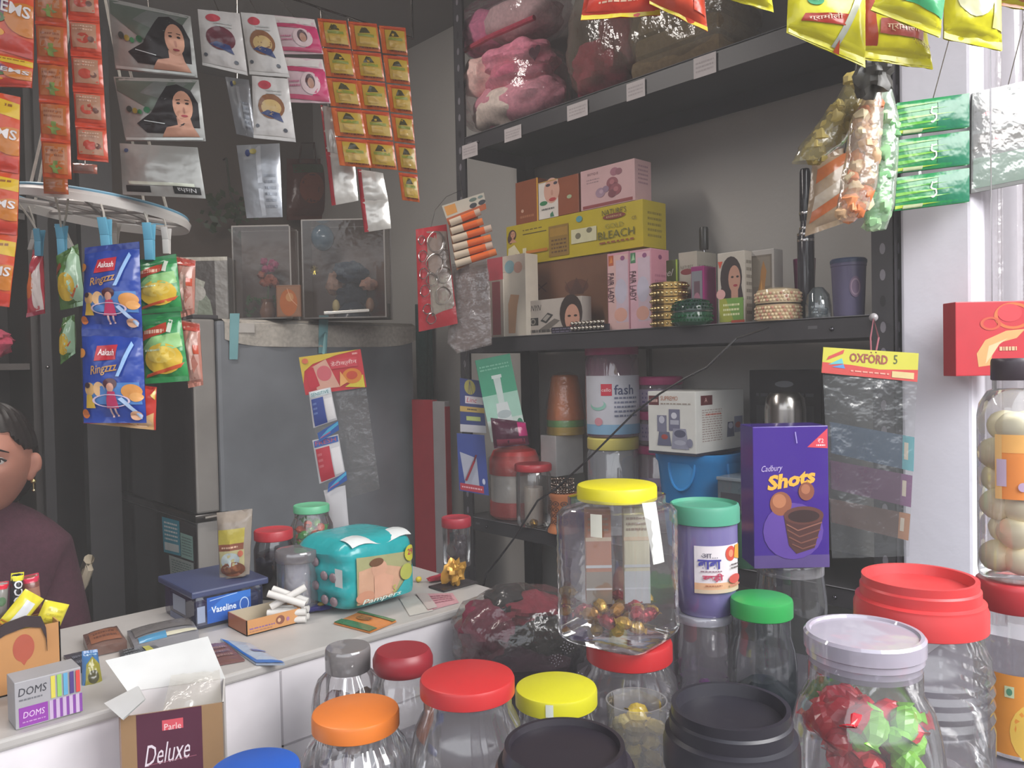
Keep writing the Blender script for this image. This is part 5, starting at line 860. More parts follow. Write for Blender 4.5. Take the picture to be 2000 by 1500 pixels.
for k, (qd, c1) in enumerate(((((603, 766), (645, 756), (658, 820), (612, 836)), '31458c'), (((610, 860), (660, 848), (674, 925), (624, 945)), 'b03040'), (((632, 958), (674, 948), (682, 1040), (650, 1040)), 'b0aeb0'))):
    p = T.part('brush_pack', label=('blue', 'red', 'plain white')[k]+' brush pack'); Qb = pxquad(*qd, tb-.012); Sb = pillow(Qb, .006, .0, k, .04)
    p.grid(lambda u, v: Sb(u, v), 8, 10, M('bdbcc0', 'card')); p.grid(lambda u, v: Qb(u, v, -.004), 1, 1, M('bdbcc0', 'card'), flip=True)
    if k < 2: p.art(Sb, [('r', .08, .02, .62, .78, c1), ('r', .66, .06, .98, .7, 'd2d0d2'), ('r', .05, .82, .98, .97, 'b9c4c9' if k == 0 else '2f58a0'), ('t', 'SENSITIVE' if k == 0 else 'FRESH', .5, .9, .1, '2f7a80' if k == 0 else 'b8505c', {'w': .8}), ('T', .12, .3, .3, .7, 3, 'c87078' if k else '6a80b8')], 'card')
    if k: 
        Qe = pxquad((604+16*k+(0, 0, 6)[k], 846+98*(k-1)), (660+16*k-16, 822+98*(k-1)), (660+16*k-14, 840+98*(k-1)), (606+16*k+2, 864+98*(k-1)), tb-.02); p.grid(lambda u, v: Qe(u, v, .001), 2, 2, M('2b5296', 'card')); p.grid(lambda u, v: Qe(u, v, -.001), 2, 2, M('2b5296', 'card'), flip=True); p.art(Qe, [('p', [(0, .3), (.5, .8), (1, .95), (1, .6), (.5, .4)], '3f9ac0'), ('T', .1, .2, .6, .5, 1, 'b04870')], base=4)
p = T.part('hang_tape', label='strip of pale teal tape'); a, b_ = P(632, 690, tb), on(636, 650, 1, fy0-.01); p.tube([a, b_], .0035, M('79adb3', 'plastic'), 4); T.done()
# ================================================================== ON TOP OF THE FRIDGE
zF = 1.6092
def upz(px, py, z): 
    q = ray(px, py); return CAM+q*((z-CAM.z)/q.z)
T = Thing('silver_lined_box', 'open silver-lined box of white flowers at the front corner of the fridge top', 'gift box'); q = T.part('box')
a = P(352, 600, 2.36); w = 90*2.36/FPX; h = 122*2.36/FPX; a.z = zF; O = a+CF*.02
S = faces(q, O, CR, w, h, .07, M('7d7b78', 'foil'), .002, UP); q.art(S['f'], [('r', .0, .0, .72, .94, '5a5654'), ('r', .72, 0, .98, .98, '918e8a'), ('p', [(.1, .05), (.3, .05), (.5, .6), (.2, .7)], 'a8a89c'), ('p', [(.3, .05), (.66, .05), (.6, .3), (.4, .5)], '8c9484'), ('r', 0, .94, 1, 1, 'b9b4a8'), ('e', .35, .42, .16, .12, 'b8b4ac'), ('e', .2, .58, .08, .08, '8c5a62')], 'foil')
T.done()
def clearcase(nm, lab, px0, px1, y0, t, d, film='clear', filling=None, yaw=0):
    T = Thing(nm, lab, 'display box'); f = T.part('frame'); w = (px1-px0)*t/FPX; a = P(px0, 600, t); h = P(px0, y0, t).z-zF; O = Vector((a.x, a.y, zF)); e = .004; dx, dz = CR*w, UP*h; dd = CF*d
    for (o1, e1) in ((Vector(), dx), (dz, dx), (dd, dx), (dd+dz, dx)): f.box(O+o1-Vector((0, 0, 0)), e1, CF*e, UP*e, M('8f8a86', 'plastic'))
    for o1 in (Vector(), dx, dd, dd+dx): f.box(O+o1, CR*e, CF*e, dz, M('8f8a86', 'plastic'))
    p = T.part('panes'); film = 'clearthin' 
    for (o1, e1, e2) in ((Vector(), dx, dz), (dx, dd, dz), (Vector(), dd, dz), (dz, dx, dd)): S = flat(O+o1, e1, e2); p.grid(lambda u, v: S(u, v, .0005), 10, 10, M('b9b2ac', film))
    b_ = T.part('backing'); S = flat(O+dd*.97, dx, dz); b_.grid(lambda u, v: S(u, v), 1, 1, M('4f413a', 'card')); g = flat(O+UP*.002, dx, dd); b_.grid(lambda u, v: g(u, v), 1, 1, M('3c342f', 'card'))
    filling(T, O, w, h, d); T.done()
def flowers(T, O, w, h, d):
    q = T.part('artificial_flowers'); rd = random.Random(4)
    for k in range(16): c = O+CR*(w*(.55+rd.uniform(-.14, .14)))+CF*d*.5+UP*(h*(.50+rd.uniform(-.12, .16))); q.ball(c, .012, m=M('8e2a55' if c.z > O.z+h*.52 else '8a4a38', 'cloth'), n=6, wob=.6, seed=k)
    for k in range(26): c = O+CR*(w*rd.uniform(.15, .75))+CF*d*rd.uniform(.3, .8)+UP*(h*rd.uniform(.03, .22)); dr = Vector((rd.uniform(-1, 1), rd.uniform(-1, 1), rd.uniform(0, 1.2))).normalized()*.022; s2 = dr.cross(CF).normalized()*.006; q.add([c, c+dr*.5+s2, c+dr, c+dr*.5-s2], [(0, 1, 2, 3)], M('2f4a2c', 'cloth'))
    q.tube([O+CR*w*.5+CF*d*.5+UP*.004, O+CR*w*.55+CF*d*.5+UP*h*.45], .003, M('3c5030', 'cloth'), 6)
    v = T.part('vase'); v.lathe(O+CR*w*.52+CF*d*.5+UP*.003, [(.02, 0), (.026, .02), (.016, .05), (.02, .06)], M('7c5a48', 'gloss'), 20)
clearcase('flower_display_box', 'clear box of pink artificial flowers standing on the fridge', 456, 568, 444, 2.42, .09, filling=flowers)
def gifts(T, O, w, h, d):
    q = T.part('gold_bow', label='gold ribbon bow')
    for k in range(14): a = k*2*math.pi/14; c = O+CR*w*.14+CF*.012+UP*h*.50; q.tube([c, c+(CR*math.cos(a)+UP*math.sin(a))*.014+CF*-.003], .0014, M('b0a04a', 'metal'), 4)
    b_ = T.part('figurine'); c = O+CR*w*.55+CF*d*.5
    b_.ball(c+UP*h*.48, .055, .03, .036, M('22303f', 'cloth'), 14, wob=.4, seed=3); b_.ball(c+CR*.055+UP*h*.36, .03, .02, .02, M('9c7462', 'cloth'), 10, wob=.4); b_.ball(c-CR*.055+UP*h*.38, .026, .02, .035, M('8a6a58', 'cloth'), 10, wob=.4, seed=4)
    b_.ball(c+UP*h*.25, .05, .03, .04, M('1f2834', 'cloth'), 12, wob=.5, seed=8); b_.lathe(c+UP*.003, [(.06, 0), (.055, .02), (.03, .05)], M('26303c', 'gloss'), 20); b_.ball(c-CR*.045-CF*.03+UP*h*.13, .012, .012, .022, M('b0a070', 'gloss'), 8); b_.ball(c+CR*.06-CF*.02+UP*h*.14, .014, .012, .024, M('8c6a50', 'gloss'), 8)
    g = T.part('balloon'); g.ball(O+CR*w*.2+CF*d*.5+UP*h*.86, .038, .03, .042, M('2b4a5c', 'gloss'), 12)
    m_ = T.part('mirror_base', label='bright mirror strip'); m_.box(O+CR*w*.24+CF*.006+UP*.012, CR*w*.56+UP*.006, CF*.03, UP*.010, M('e8e6dc', 'metal'), .002)
clearcase('gift_hamper', 'large gift hamper wrapped in crackling clear film at the far corner of the fridge', 592, 752, 432, 2.46, .13, 'film', gifts)
T = Thing('small_orange_frame', 'small orange-brown glazed picture leaning against the gift hamper', 'picture'); q = T.part('frame'); a = P(540, 604, 2.36); w = 48*2.36/FPX; h = 62*2.36/FPX; a = Vector((a.x, a.y, zF+.0005))
S = faces(q, a, CR, w, h, .012, M('6f4a34', 'card'), .001); q.art(S['f'], [('r', .05, .04, .95, .96, '7d5a44'), ('e', .5, .45, .36, .42, '9a5426'), ('e', .55, .62, .16, .14, 'a8784c'), ('l', [(.45, .9), (.6, .55), (.85, .35)], .001, 'c9a890')]); T.done()
# ================================================================== ON THE WHITE COUNTER
zc = ZC+.0006
def oz(px, py, z=zc): return upz(px, py, z)
def stz(px0, px1, ytop, ybot, z=zc):
    """round thing: front foot at ybot on height z; returns axis foot, radius, height"""
    p = oz((px0+px1)/2, ybot, z); t = (p-CAM).dot(F2); r = (px1-px0)/2*t/FPX; c = p+CF*r; t2 = (c-CAM).dot(F2); r = (px1-px0)/2*t2/FPX; c = p+CF*r
    q = ray((px0+px1)/2, ytop); s_ = (c-CAM).dot(CF)/q.dot(CF); return c, r, (CAM+q*s_).z-z
def candy_fill(c, r, h0, h1, n, cols, seed, name, label, group, kind='gloss', size=.012, shape='wrap', rfun=None):
    """wrapped sweets lying in a jar: one is built, the others are copies of it"""
    rd = random.Random(seed); protos = {}
    placed = []
    for k in range(n):
        for tr_ in range(60):
            z = h0+(h1-h0)*(k/n)**.9; rr = max(.004, (rfun(z) if rfun else r)*.90-size*.95); a = rd.uniform(0, 6.28); q_ = rr*math.sqrt(rd.uniform(.15, 1)); p = c+Vector((q_*math.cos(a), q_*math.sin(a), z))
            if all((p-o).length > size*1.45 for o in placed): break
        placed.append(p); col = cols[k % len(cols)]
        if col not in protos:
            T = Thing(name, label, 'sweet', group); q = T.part('wrapper'); o = p
            if shape == 'wrap':
                def f(u, v):
                    x = (v-.5)*2; e = size*(1.35 if abs(x) > .99 else 0); ax_ = abs(x); rad = size*(.68*math.sqrt(max(0, 1-(x*1.42)**4)) if ax_ < .62 else .14+.9*(ax_-.62)); fl = 1 if ax_ < .62 else max(.12, 1-(ax_-.6)*4); a = 2*math.pi*u
                    rad *= 1+.22*noise.noise(Vector((math.cos(a)*2.2, math.sin(a)*2.2, x*4+seed))); return o+Vector((x*size*1.25, rad*math.cos(a), rad*math.sin(a)*fl))
                q.grid(f, 10, 10, M(col, kind), closed_u=True, smooth=False)
            elif shape == 'ball': q.ball(o, size, size, size, M(col, kind), 12, wob=.04, seed=seed)
            else: q.ball(o, size*1.1, size*.75, size*.6, M(col, kind), 6, wob=.7, seed=k)
            protos[col] = T.done(); protos[col].rotation_euler = (0, 0, rd.uniform(0, 6)); protos[col].location = p-UP*0
        else: dup(protos[col], p, (rd.uniform(-.7, .7), rd.uniform(-.7, .7), rd.uniform(0, 6.28)))
def petjar(nm, lab, c, r, h, lid, lidr, lidh, prof=None, body='b9b4b8', kind='clear', flute=0, famp=.03, sq=0.0, lidkind='plastic', rings=False, lidprof=None, cat='jar', seg=64, yaw=0.0, group=None):
    T = Thing(nm, lab, cat, group); b_ = T.part('jar_body'); hb = h-lidh*.75
    prof = prof or [(.0, .002), (.88, .002), (.97, .02), (1, .06), (1, .62), (.98, .72), (.88, .84), (.72, .93), (.66, .95), (.66, 1.0)]
    b_.lathe(c, [(r*a, hb*z) for a, z in prof], M(body, kind), seg, flute=flute, famp=famp, sq=sq, cap=False, yaw=yaw)
    l_ = T.part('lid'); lp = lidprof or [(.97, 0), (1, .06), (1, .84), (.965, .97), (.9, 1.0), (.86, .955), (0, .955)]
    l_.lathe(c, [(lidr*a, h-lidh+lidh*z) for a, z in lp], M(lid, lidkind), seg, cap=False)
    return T, b_, l_
# vaseline tub box
a = oz(383, 1228); b_ = oz(512, 1212)
T = Thing('blue_cream_tub', 'dark blue rectangular plastic tub with a bright blue label on the white counter', 'tub'); q = T.part('tub'); ex = (b_-a); ex.z = 0; t_ = (a-CAM).dot(F2); h = 62*t_/FPX
O = Vector((.505, 1.385, zc)); w_ = .205
a = oz(383, 1232); O = Vector((a.x, a.y, zc)); e2 = on(516, 1200, 1, O.y); w_ = e2.x-O.x; zt = on(383, 1168, 1, O.y).z
S = faces(q, O, EX, w_, zt-zc, .15, M('2c3560', 'clearmilk'), .006); q.box(O+Vector((.006, .006, .003)), (w_-.012, 0, 0), (0, .138, 0), (0, 0, (zt-zc)*.72), M('232c52', 'plastic'), .006)
q.art(S['f'], [('r', .16, .12, .80, .92, '1f55a8'), ('p', [(.16, .5), (.45, .92), (.8, .92), (.8, .7), (.5, .6)], '2a6cc0'), ('t', 'Vaseline', .40, .52, .20, 'dce4ee', {'bold': .02, 'w': .36}), ('o', .70, .5, .07, .22, .16, 'b4cbe6'), ('l', [(.2, .82), (.6, .9)], .0012, 'a8c4e6'), ('r', .02, .2, .13, .7, '8d97ae')]); q.art(S['l'], [('r', .3, .3, .7, .8, '8d93a4'), ('r', .2, 0, .8, .2, '6a7088')])
p = T.part('lid'); p.box(O+Vector((-.008, -.006, zt-zc)), (w_+.016, 0, 0), (0, .165, 0), (0, 0, .012), M('3a4264', 'plastic'), .003); T.done(); ztub = zt+.0135
# bread-like pack on the tub
T = Thing('dry_fruit_packet', 'upright clear packet with a yellow and white label standing on the blue tub', 'packet'); q = T.part('packet'); t0 = (O-CAM).dot(F2)+.09
Qd = quad(P(424, 1030, t0), P(494, 1022, t0), P(488, 1150, t0), P(430, 1158, t0)); dz = ztub-Qd(.5, 0, 0).z; Q2 = Surf(lambda u, v, o: Qd(u, v, o)+UP*(dz+.0), Qd.w, Qd.h)
S = pouch(q, Q2, .018, '8f8479', kind='pouch', seed=3, wr=.004, seal=.06, n=16)
q.art(S, [('r', .08, .52, .86, .74, 'a89a42'), ('r', .1, .42, .86, .52, '7d4a38'), ('r', .1, .06, .88, .42, 'b0a87c'), ('e', .45, .27, .3, .12, 'a9b4b4'), ('e', .5, .12, .4, .12, '7c4a34'), ('e', .35, .12, .12, .06, 'a06a48'), ('e', .65, .14, .12, .06, '8f5a3c'), ('T', .2, .44, .7, .5, 1, 'c8a48c'), ('e', .78, .36, .08, .05, 'b8644c')], 'pouch', step=.0006); q.add([Q2(.1, 0, 0)+CF*.012, Q2(.9, 0, 0)+CF*.012, Q2(.9, 0, 0)-CF*.012, Q2(.1, 0, 0)-CF*.012], [(0, 1, 2, 3)], M('8f8479', 'pouch')); T.done()
# round jars in front of the fridge
c, r, h = stz(566, 650, 985, 1075); c = oz(608, 1090); c = Vector((c.x, c.y, zc))
c = P(608, 1000, 1.86); c.z = zc; r = 43*1.86/FPX; h = P(608, 990, 1.86).z-zc
YCB = 1.57
T, bb, l_ = petjar('eraser_jar', 'clear jar with a mint green lid full of orange and green sweets by the fridge', on(608, 1010, 1, 1.50), 0, 0, '63b58a', .04, .02) if False else (None, None, None)
def on_counter(px0, px1, ytop, Y, z=zc): return stand(px0, px1, ytop, z, Y, 1)
c, r, h = on_counter(566, 650, 985, 1.52)
T, bb, l_ = petjar('mint_lid_jar', 'clear jar with a mint green lid full of orange and green sweets by the fridge', c, r, h, '63b58a', r*.82, .016, prof=[(0, .002), (.9, .002), (1, .05), (1, .62), (.95, .8), (.78, .92), (.76, 1)]); T.done()
candy_fill(c, r, .012, h*.74, 34, ['c8583c', '3f9a46', 'd0674a', '6aa83c'], 3, 'wrapped_sweet', 'orange or green wrapped sweet inside the mint-lidded jar', 'sweets in the mint-lidded jar', size=.0125)
c, r, h = on_counter(496, 572, 1033, 1.49); T, bb, l_ = petjar('dark_sweet_jar', 'jar of dark sweets with a red lid behind the frosted straw holder', c, r, h, 'b02f38', r*.97, .02, body='5d5660', prof=[(0, .002), (.9, .002), (1, .05), (1, .8), (.86, .95), (.84, 1)]); 
q = T.part('dark_filling', label='dark sweets inside'); q.lathe(c+UP*.004, [(0, 0), (r*.88, 0), (r*.92, h*.1), (r*.92, h*.6), (r*.4, h*.66), (0, h*.64)], M('2d2530', 'gloss'), 32); T.done()
c, r, h = on_counter(538, 622, 1072, 1.36); T = Thing('straw_canister', 'grey-lidded clear canister with a white paper inside, straws leaning on it', 'canister'); bb = T.part('jar_body'); bb.lathe(c, [(0, .002), (r*.9, .002), (r*.95, .01), (r*.95, h*.86)], M('8f8e96', 'clearmilk'), 48, cap=False)
l_ = T.part('lid'); l_.lathe(c, [(r*.97, h*.82), (r*1.0, h*.84), (r*1.0, h*.97), (r*.94, h), (0, h)], M('7b767a', 'clearfrost'), 48, cap=False); p = T.part('paper_roll', label='white paper sleeve inside'); p.lathe(c+UP*.004, [(r*.56, 0), (r*.56, h*.75)], M('c9c7d2', 'paper'), 28); T.done()
rd = random.Random(2); ctr = (c+CF*-(r+.02)); sb = Vector((ctr.x, ctr.y, zc))
for k in range(9):
    T = Thing('white_roll', 'white wrapped paper roll in the small heap before the clear canister', 'paper roll', 'white rolls heaped by the clear canister'); q = T.part('roll'); lay = k//3; a = (.0, .5, -.45)[k % 3]+lay*.15; d = CR*math.cos(a)+UP*(.0 if lay < 2 else .35*(1 if k % 2 else -1))+CF*math.sin(a)*.4; d.normalize()
    o = sb+CF*(-.004+.012*(k % 3-1))+UP*(.0065+.0125*lay+(.012 if lay == 2 else 0)); q.tube([o-d*.034, o, o+d*.034], .0062, M('cfccc8', 'paper'), 10); T.done()
# diaper pack
T = Thing('diaper_pack', 'plump teal pack of baby diapers lying on the white counter', 'diaper pack'); t0 = 1.44
A = oz(700, 1195); A = Vector((A.x, A.y, zc)); q = T.part('pack')
yd = 1.24; B0 = on(680, 1192, 1, yd); B1 = on(806, 1150, 1, yd+.03); ex = Vector((.19, .03, 0)).normalized()
O = Vector((B0.x-.004, yd, zc)); fw_ = on(806, 1100, 1, yd+.04).x-O.x; hh = on(740, 1040, 1, yd+.04).z-zc; dd = .17
# rounded brick: front face towards the picture, stretched gathers on its end
EXd = (Vector((1, .10, 0))).normalized(); EYd = Vector((-.10, 1, 0)).normalized()
def dp(u, v, o=0):
    a, b2 = 2*math.pi*u, math.pi*(v-.5); d = Vector((math.cos(b2)*math.sin(a), -math.cos(b2)*math.cos(a), math.sin(b2))); e = 5; k = (abs(d.x)**e+abs(d.y)**e+abs(d.z)**e)**(-1/e)
    g = 1+(.035*math.sin(d.z*k*13) if d.x*k < -.5 else 0)+.015*noise.noise(d*3)
    return O+EXd*(fw_*.5)+EYd*(dd*.5)+UP*(hh*.5+.002)+EXd*(d.x*k*(fw_*.5*g+o))+EYd*(d.y*k*(dd*.5+o))+UP*(d.z*k*(hh*.5+o)*.98)
q.grid(lambda u, v: dp(u, v), 64, 36, M('249a9e', 'pouch'), closed_u=True)
front = Surf(lambda u, v, o: O+EXd*(fw_*(.03+.94*u))+EYd*(-.0022-o+dd*.5*(1-(1-abs(2*u-1)**7)**(1/5.5)*(1-abs(2*v-1)**7)**(1/5.5)*.995))+UP*(hh*(.03+.94*v)), fw_, hh, 10)
q.art(front, [('p', [(.12, .12), (.12, .80), (.9, .72), (.94, .5), (.68, .14)], '9d9c72'), ('p', [(.13, .12), (.14, .6), (.42, .64), (.8, .5), (.62, .14)], 'c39a80'), ('e', .42, .58, .11, .12, 'c89a82'), ('e', .38, .68, .10, .06, '6a4a34'), ('p', [(.34, .16), (.34, .48), (.48, .5), (.62, .42), (.56, .18)], 'cc9c84'), ('e', .22, .22, .12, .09, 'c08a70'),
   ('p', [(.60, .10), (.94, .52), (.94, .10)], '2aa0a4'), ('t', 'Pampers', .45, .145, .09, 'cfe4dc', {'w': .55, 'bold': .01, 'shear': .2}), ('t', 'S', .62, .24, .10, 'a8b44c'), ('e', .87, .70, .09, .12, 'b9b43c'), ('t', '29', .87, .72, .09, 'a82c54', {'bold': .02}), ('e', .80, .44, .1, .12, 'a8ac54')], 'pouch', step=.0012)
q.grid(lambda u, v: O+EXd*(fw_*(.12+.80*u))+EYd*(dd*(.03+.22*v))+UP*(hh*1.0-.002+.004*math.sin(u*9)-(.010*(1-v)**3)), 10, 6, M('d0d4d4', 'pouch'))
for (xo, zo) in ((.35, .42),): q.add([O+EXd*-.004+EYd*(dd*.15)+UP*(hh*zo), O+EXd*-.004+EYd*(dd*.02)+UP*(hh*zo), O+EXd*-.004+EYd*(dd*.02)+UP*(hh*(zo+.24)), O+EXd*-.004+EYd*(dd*.15)+UP*(hh*(zo+.24))], [(0, 1, 2, 3)], M('c8cccc', 'paper'))
for k in range(8): c_ = O+EXd*(-.002)+EYd*(dd*(.2+.16*(k % 4)))+UP*(hh*(.2+.16*(k//2))); q.ball(c_, .005, .012, .009, M('7d6a70', 'pouch'), 6)
T.done()
# orange tray, sachets, papers
A = oz(482, 1243); T = Thing('orange_tray_box', 'shallow open orange carton tray lying near the counter edge', 'tray'); q = T.part('tray'); O = Vector((A.x, A.y, zc)); e2 = on(588, 1222, 1, O.y+.003); w_ = e2.x-O.x; h_ = on(482, 1213, 1, O.y).z-zc; d_ = .075; m = M('c08a58', 'card'); th = .0016
S = faces(q, O, EX, w_, h_, th, m, 0); q.art(S['f'], [('T', .05, .3, .5, .5, 1, '7c5a8c'), ('T', .05, .15, .45, .28, 1, '9a6a5c'), ('e', .6, .55, .08, .3, '7d4a3c'), ('e', .58, .55, .03, .14, 'c9a078'), ('e', .74, .5, .03, .14, '9a6a8c')])
faces(q, O+Vector((0, d_-th, 0)), EX, w_, h_, th, M('b0a48e', 'card'), 0); q.box(O, (th, 0, 0), (0, d_, 0), (0, 0, h_), M('9c5a34', 'card')); q.box(O+Vector((w_-th, 0, 0)), (th, 0, 0), (0, d_, 0), (0, 0, h_), m); q.box(O, (w_, 0, 0), (0, d_, 0), (0, 0, .0015), M('b7ab98', 'card')); T.done()
def flatpack(nm, lab, pts, base, items, cat='sachet', z=zc, th=.003, kind='pouch'):
    """thin sachet lying on the counter; pts = picture corners tl tr br bl on height z"""
    T = Thing(nm, lab, cat); q = T.part('sachet'); Q = quad(*[oz(*p, z+th) for p in pts]); S = pillow(Q, th*.6, .0006, len(lab), .03)
    q.grid(lambda u, v: S(u, v), 10, 8, M(base, kind)); q.grid(lambda u, v: Q(u, v, -th+.0003), 1, 1, M(base, kind), flip=True)
    for (u0, v0, u1, v1) in ((0, 0, 1, 0), (1, 0, 1, 1), (1, 1, 0, 1), (0, 1, 0, 0)): q.add([Q(u0, v0, -th+.0003), Q(u1, v1, -th+.0003), Q(u1, v1, 0), Q(u0, v0, 0)], [(0, 1, 2, 3)], M(base, kind))
    q.art(S, items, kind, step=.0005); T.done()
flatpack('orange_spice_sachet', 'orange spice sachet with green ends lying alone on the counter', ((704, 1194), (774, 1212), (722, 1234), (652, 1216)), 'c27a3a', [('r', 0, 0, 1, .28, '3f6a42'), ('r', 0, .85, 1, 1, '4f7a4c'), ('e', .4, .6, .18, .16, '9a6a34'), ('T', .25, .5, .6, .7, 3, '6a4a2c')])
flatpack('blue_edged_sachet', 'silvery sachet with wavy blue edges lying near the counter edge', ((430, 1248), (488, 1256), (556, 1296), (500, 1296)), 'a4afc0', [('p', [(0, 0), (0, 1), (.14, .9), (.10, .4), (.2, 0)], '2c64ae'), ('p', [(.5, .46), (1, .5), (1, .56), (.5, .56)], '3c6aae'), ('r', 0, 0, 1, .1, '3a6ab0')])
flatpack('maroon_sachet', 'dull maroon sachet tucked beside the blue-edged sachet', ((406, 1258), (440, 1254), (478, 1288), (410, 1300)), '6f4a48', [('T', .2, .2, .8, .8, 3, '8c6a64')])
flatpack('pink_paper', 'pale pink printed paper lying flat between the diaper pack and the red-lidded jar', ((812, 1160), (884, 1158), (896, 1176), (836, 1192)), 'c08f96', [('T', .1, .2, .9, .8, 4, 'a86a78'), ('r', 0, 0, .3, 1, 'b4a8a4')], 'paper', th=.0015, kind='paper')
flatpack('clear_label_sheet', 'cloudy clear sheet lying beside the pink paper', ((780, 1168), (812, 1164), (846, 1192), (800, 1202)), 'b9b6b0', [], 'plastic sheet', th=.0012, kind='paper')
T = Thing('purple_wrapper', 'dark purple wrapper with a gold crown peeping from under the diaper pack', 'wrapper'); q = T.part('w'); c = oz(640, 1192); q.ball(Vector((c.x, c.y+.015, zc+.007)), .05, .02, .007, M('33306c', 'pouch'), 10, wob=.5, seed=2); q.ball(Vector((c.x-.01, c.y+.005, zc+.013)), .008, .006, .004, M('b39a42', 'foil'), 6); T.done()
T = Thing('yellow_toffee', 'tiny yellow wrapped toffee beside the diaper pack', 'sweet'); q = T.part('w'); c = on(818, 1146, 1, 1.35); c.z = zc; q.ball(c+UP*.006, .007, .006, .006, M('c9b434', 'gloss'), 7); T.done()
c, r, h = on_counter(878, 912, 1112, 1.27); T = Thing('gold_foil_ornament', 'crumpled gold foil ornament on a small black tray at the counter end', 'ornament'); q = T.part('foil'); q.ball((c.x-.012, c.y, zc+.030), .020, .018, .026, M('b98a3a', 'foil'), 12, wob=.9, seed=6)
p = T.part('tray', label='black tray'); p.box((c.x-.055, c.y-.02, zc), (.09, 0, 0), (0, .05, 0), (0, 0, .004), M('2b2628', 'plastic'), .001); T.done()
T = Thing('red_ribbon', 'flattened red ribbon beside the gold foil ornament', 'ribbon'); q = T.part('r'); c = on(858, 1152, 1, 1.33); q.ball((c.x, c.y, zc+.006), .03, .01, .006, M('a83040', 'cloth'), 8, wob=.5, seed=3); T.done()
# red folded board and red-lidded jar by the rack
T = Thing('red_folding_board', 'tall narrow red board with a white edge standing between fridge and rack', 'board'); q = T.part('board'); Xb = 1.60; a, b_ = on(808, 950, 0, Xb), on(848, 950, 0, Xb); zt = on(828, 781, 0, Xb).z
q.box((Xb, b_.y, 0), (.02, 0, 0), (0, a.y-b_.y, 0), (0, 0, zt), M('a2222f', 'card'), .001); p = T.part('white_edge', label='white laminate edge'); c_ = on(872, 950, 0, Xb); p.box((Xb, c_.y, 0), (.02, 0, 0), (0, b_.y-c_.y-.001, 0), (0, 0, zt-.004), M('9e9a9c', 'card'), .001); p = T.part('red_edging', label='thin red edging'); p.box((Xb-.001, c_.y-.003, 0), (.02, 0, 0), (0, .0025, 0), (0, 0, zt-.02), M('a2222f', 'card')); T.done()
c, r, h = on_counter(862, 920, 1009, 1.40); T, bb, l_ = petjar('murky_red_lid_jar', 'murky jar with a dull red lid standing between the red board and the rack post', c, r*.97, h, 'a02c3a', r, .022, body='9a9498', prof=[(0, .002), (.9, .002), (.96, .03), (.97, .9), (.9, 1)])
q = T.part('dark_filling', label='dark filling'); q.ball(c+UP*h*.4, r*.6, r*.5, h*.28, M('3a3238', 'gloss'), 12, wob=.5, seed=4); T.done()
# ---- left end of the counter
yb = 1.17
A = oz(28, 1411); Bp = oz(160, 1378)
O = Vector((oz(30, 1411).x, 1.165, zc)); a = on(30, 1400, 1, 1.165); b_ = on(160, 1370, 1, 1.165); zt = on(95, 1318, 1, 1.165).z
T = Thing('pencil_carton', 'grey and purple striped pencil carton at the counter edge before the kraft box', 'box'); q = T.part('b'); S = faces(q, (a.x, 1.165, zc), EX, b_.x-a.x, zt-zc, .045, M('a09ea2', 'card'), .0012)
st = [('r', .05, .03, .48, .44, '8a3a9c'), ('t', 'DOMS', .26, .77, .17, '34343c', {'w': .42, 'shear': .15}), ('t', 'DOMS', .27, .27, .13, 'd9c0dc', {'w': .32, 'shear': .15}), ('T', .06, .56, .4, .64, 1, '6a6a70'), ('T', .1, .09, .44, .15, 1, 'b88ac0')]
for i, c_ in enumerate(('cfc24e', '8cbc5c', '5a9cc0', '4a3878', 'c8443f')): st += [('r', .53+.095*i, .48, .595+.095*i, .96, c_), ('r', .50+.1*i, .03, .555+.1*i, .44, 'b9a4c0'), ('r', .555+.1*i, .03, .60+.1*i, .44, '7a3f94')]
q.art(S['f'], st); T.done()
T = Thing('kraft_gift_box', 'kraft brown carton with a red seal print and cut-out handle, full of chocolate packets', 'box'); q = T.part('carton'); Yk = 1.30; a = on(-60, 1300, 1, Yk); b_ = on(120, 1300, 1, Yk); zt = on(60, 1226, 1, Yk).z; w_ = b_.x-a.x; h_ = zt-zc; m = M('b58352', 'card'); th = .002; dk = .10
S = faces(q, (a.x, Yk, zc), EX, w_, h_, th, m, 0); faces(q, (a.x, Yk+dk, zc), EX, w_, h_*.9, th, m, 0); q.box((a.x, Yk, zc), (th, 0, 0), (0, dk, 0), (0, 0, h_), m); q.box((b_.x-th, Yk, zc), (th, 0, 0), (0, dk, 0), (0, 0, h_), m); q.box((a.x, Yk, zc), (w_, 0, 0), (0, dk, 0), (0, 0, th), m)
q.art(S['f'], [('e', .58, .70, .11, .20, 'a8503c'), ('o', .58, .70, .12, .22, .1, 'a8503c'), ('p', [(.54, .5), (.62, .5), (.58, .42)], 'a8503c'), ('e', .56, .25, .05, .03, 'a8503c')])
hd = T.part('handle_strip', label='dark handle strip'); zz = zt+.002; pts = [on(-20, 1238, 1, Yk-.004), on(10, 1218, 1, Yk-.004), on(50, 1203, 1, Yk-.004), on(80, 1204, 1, Yk-.004), on(90, 1226, 1, Yk-.004), on(92, 1250, 1, Yk-.004)]
for i in range(len(pts)-1): hd.box(pts[i], pts[i+1]-pts[i], (0, .003, 0), (0, 0, -.016), M('33262a', 'card'))
T.done()
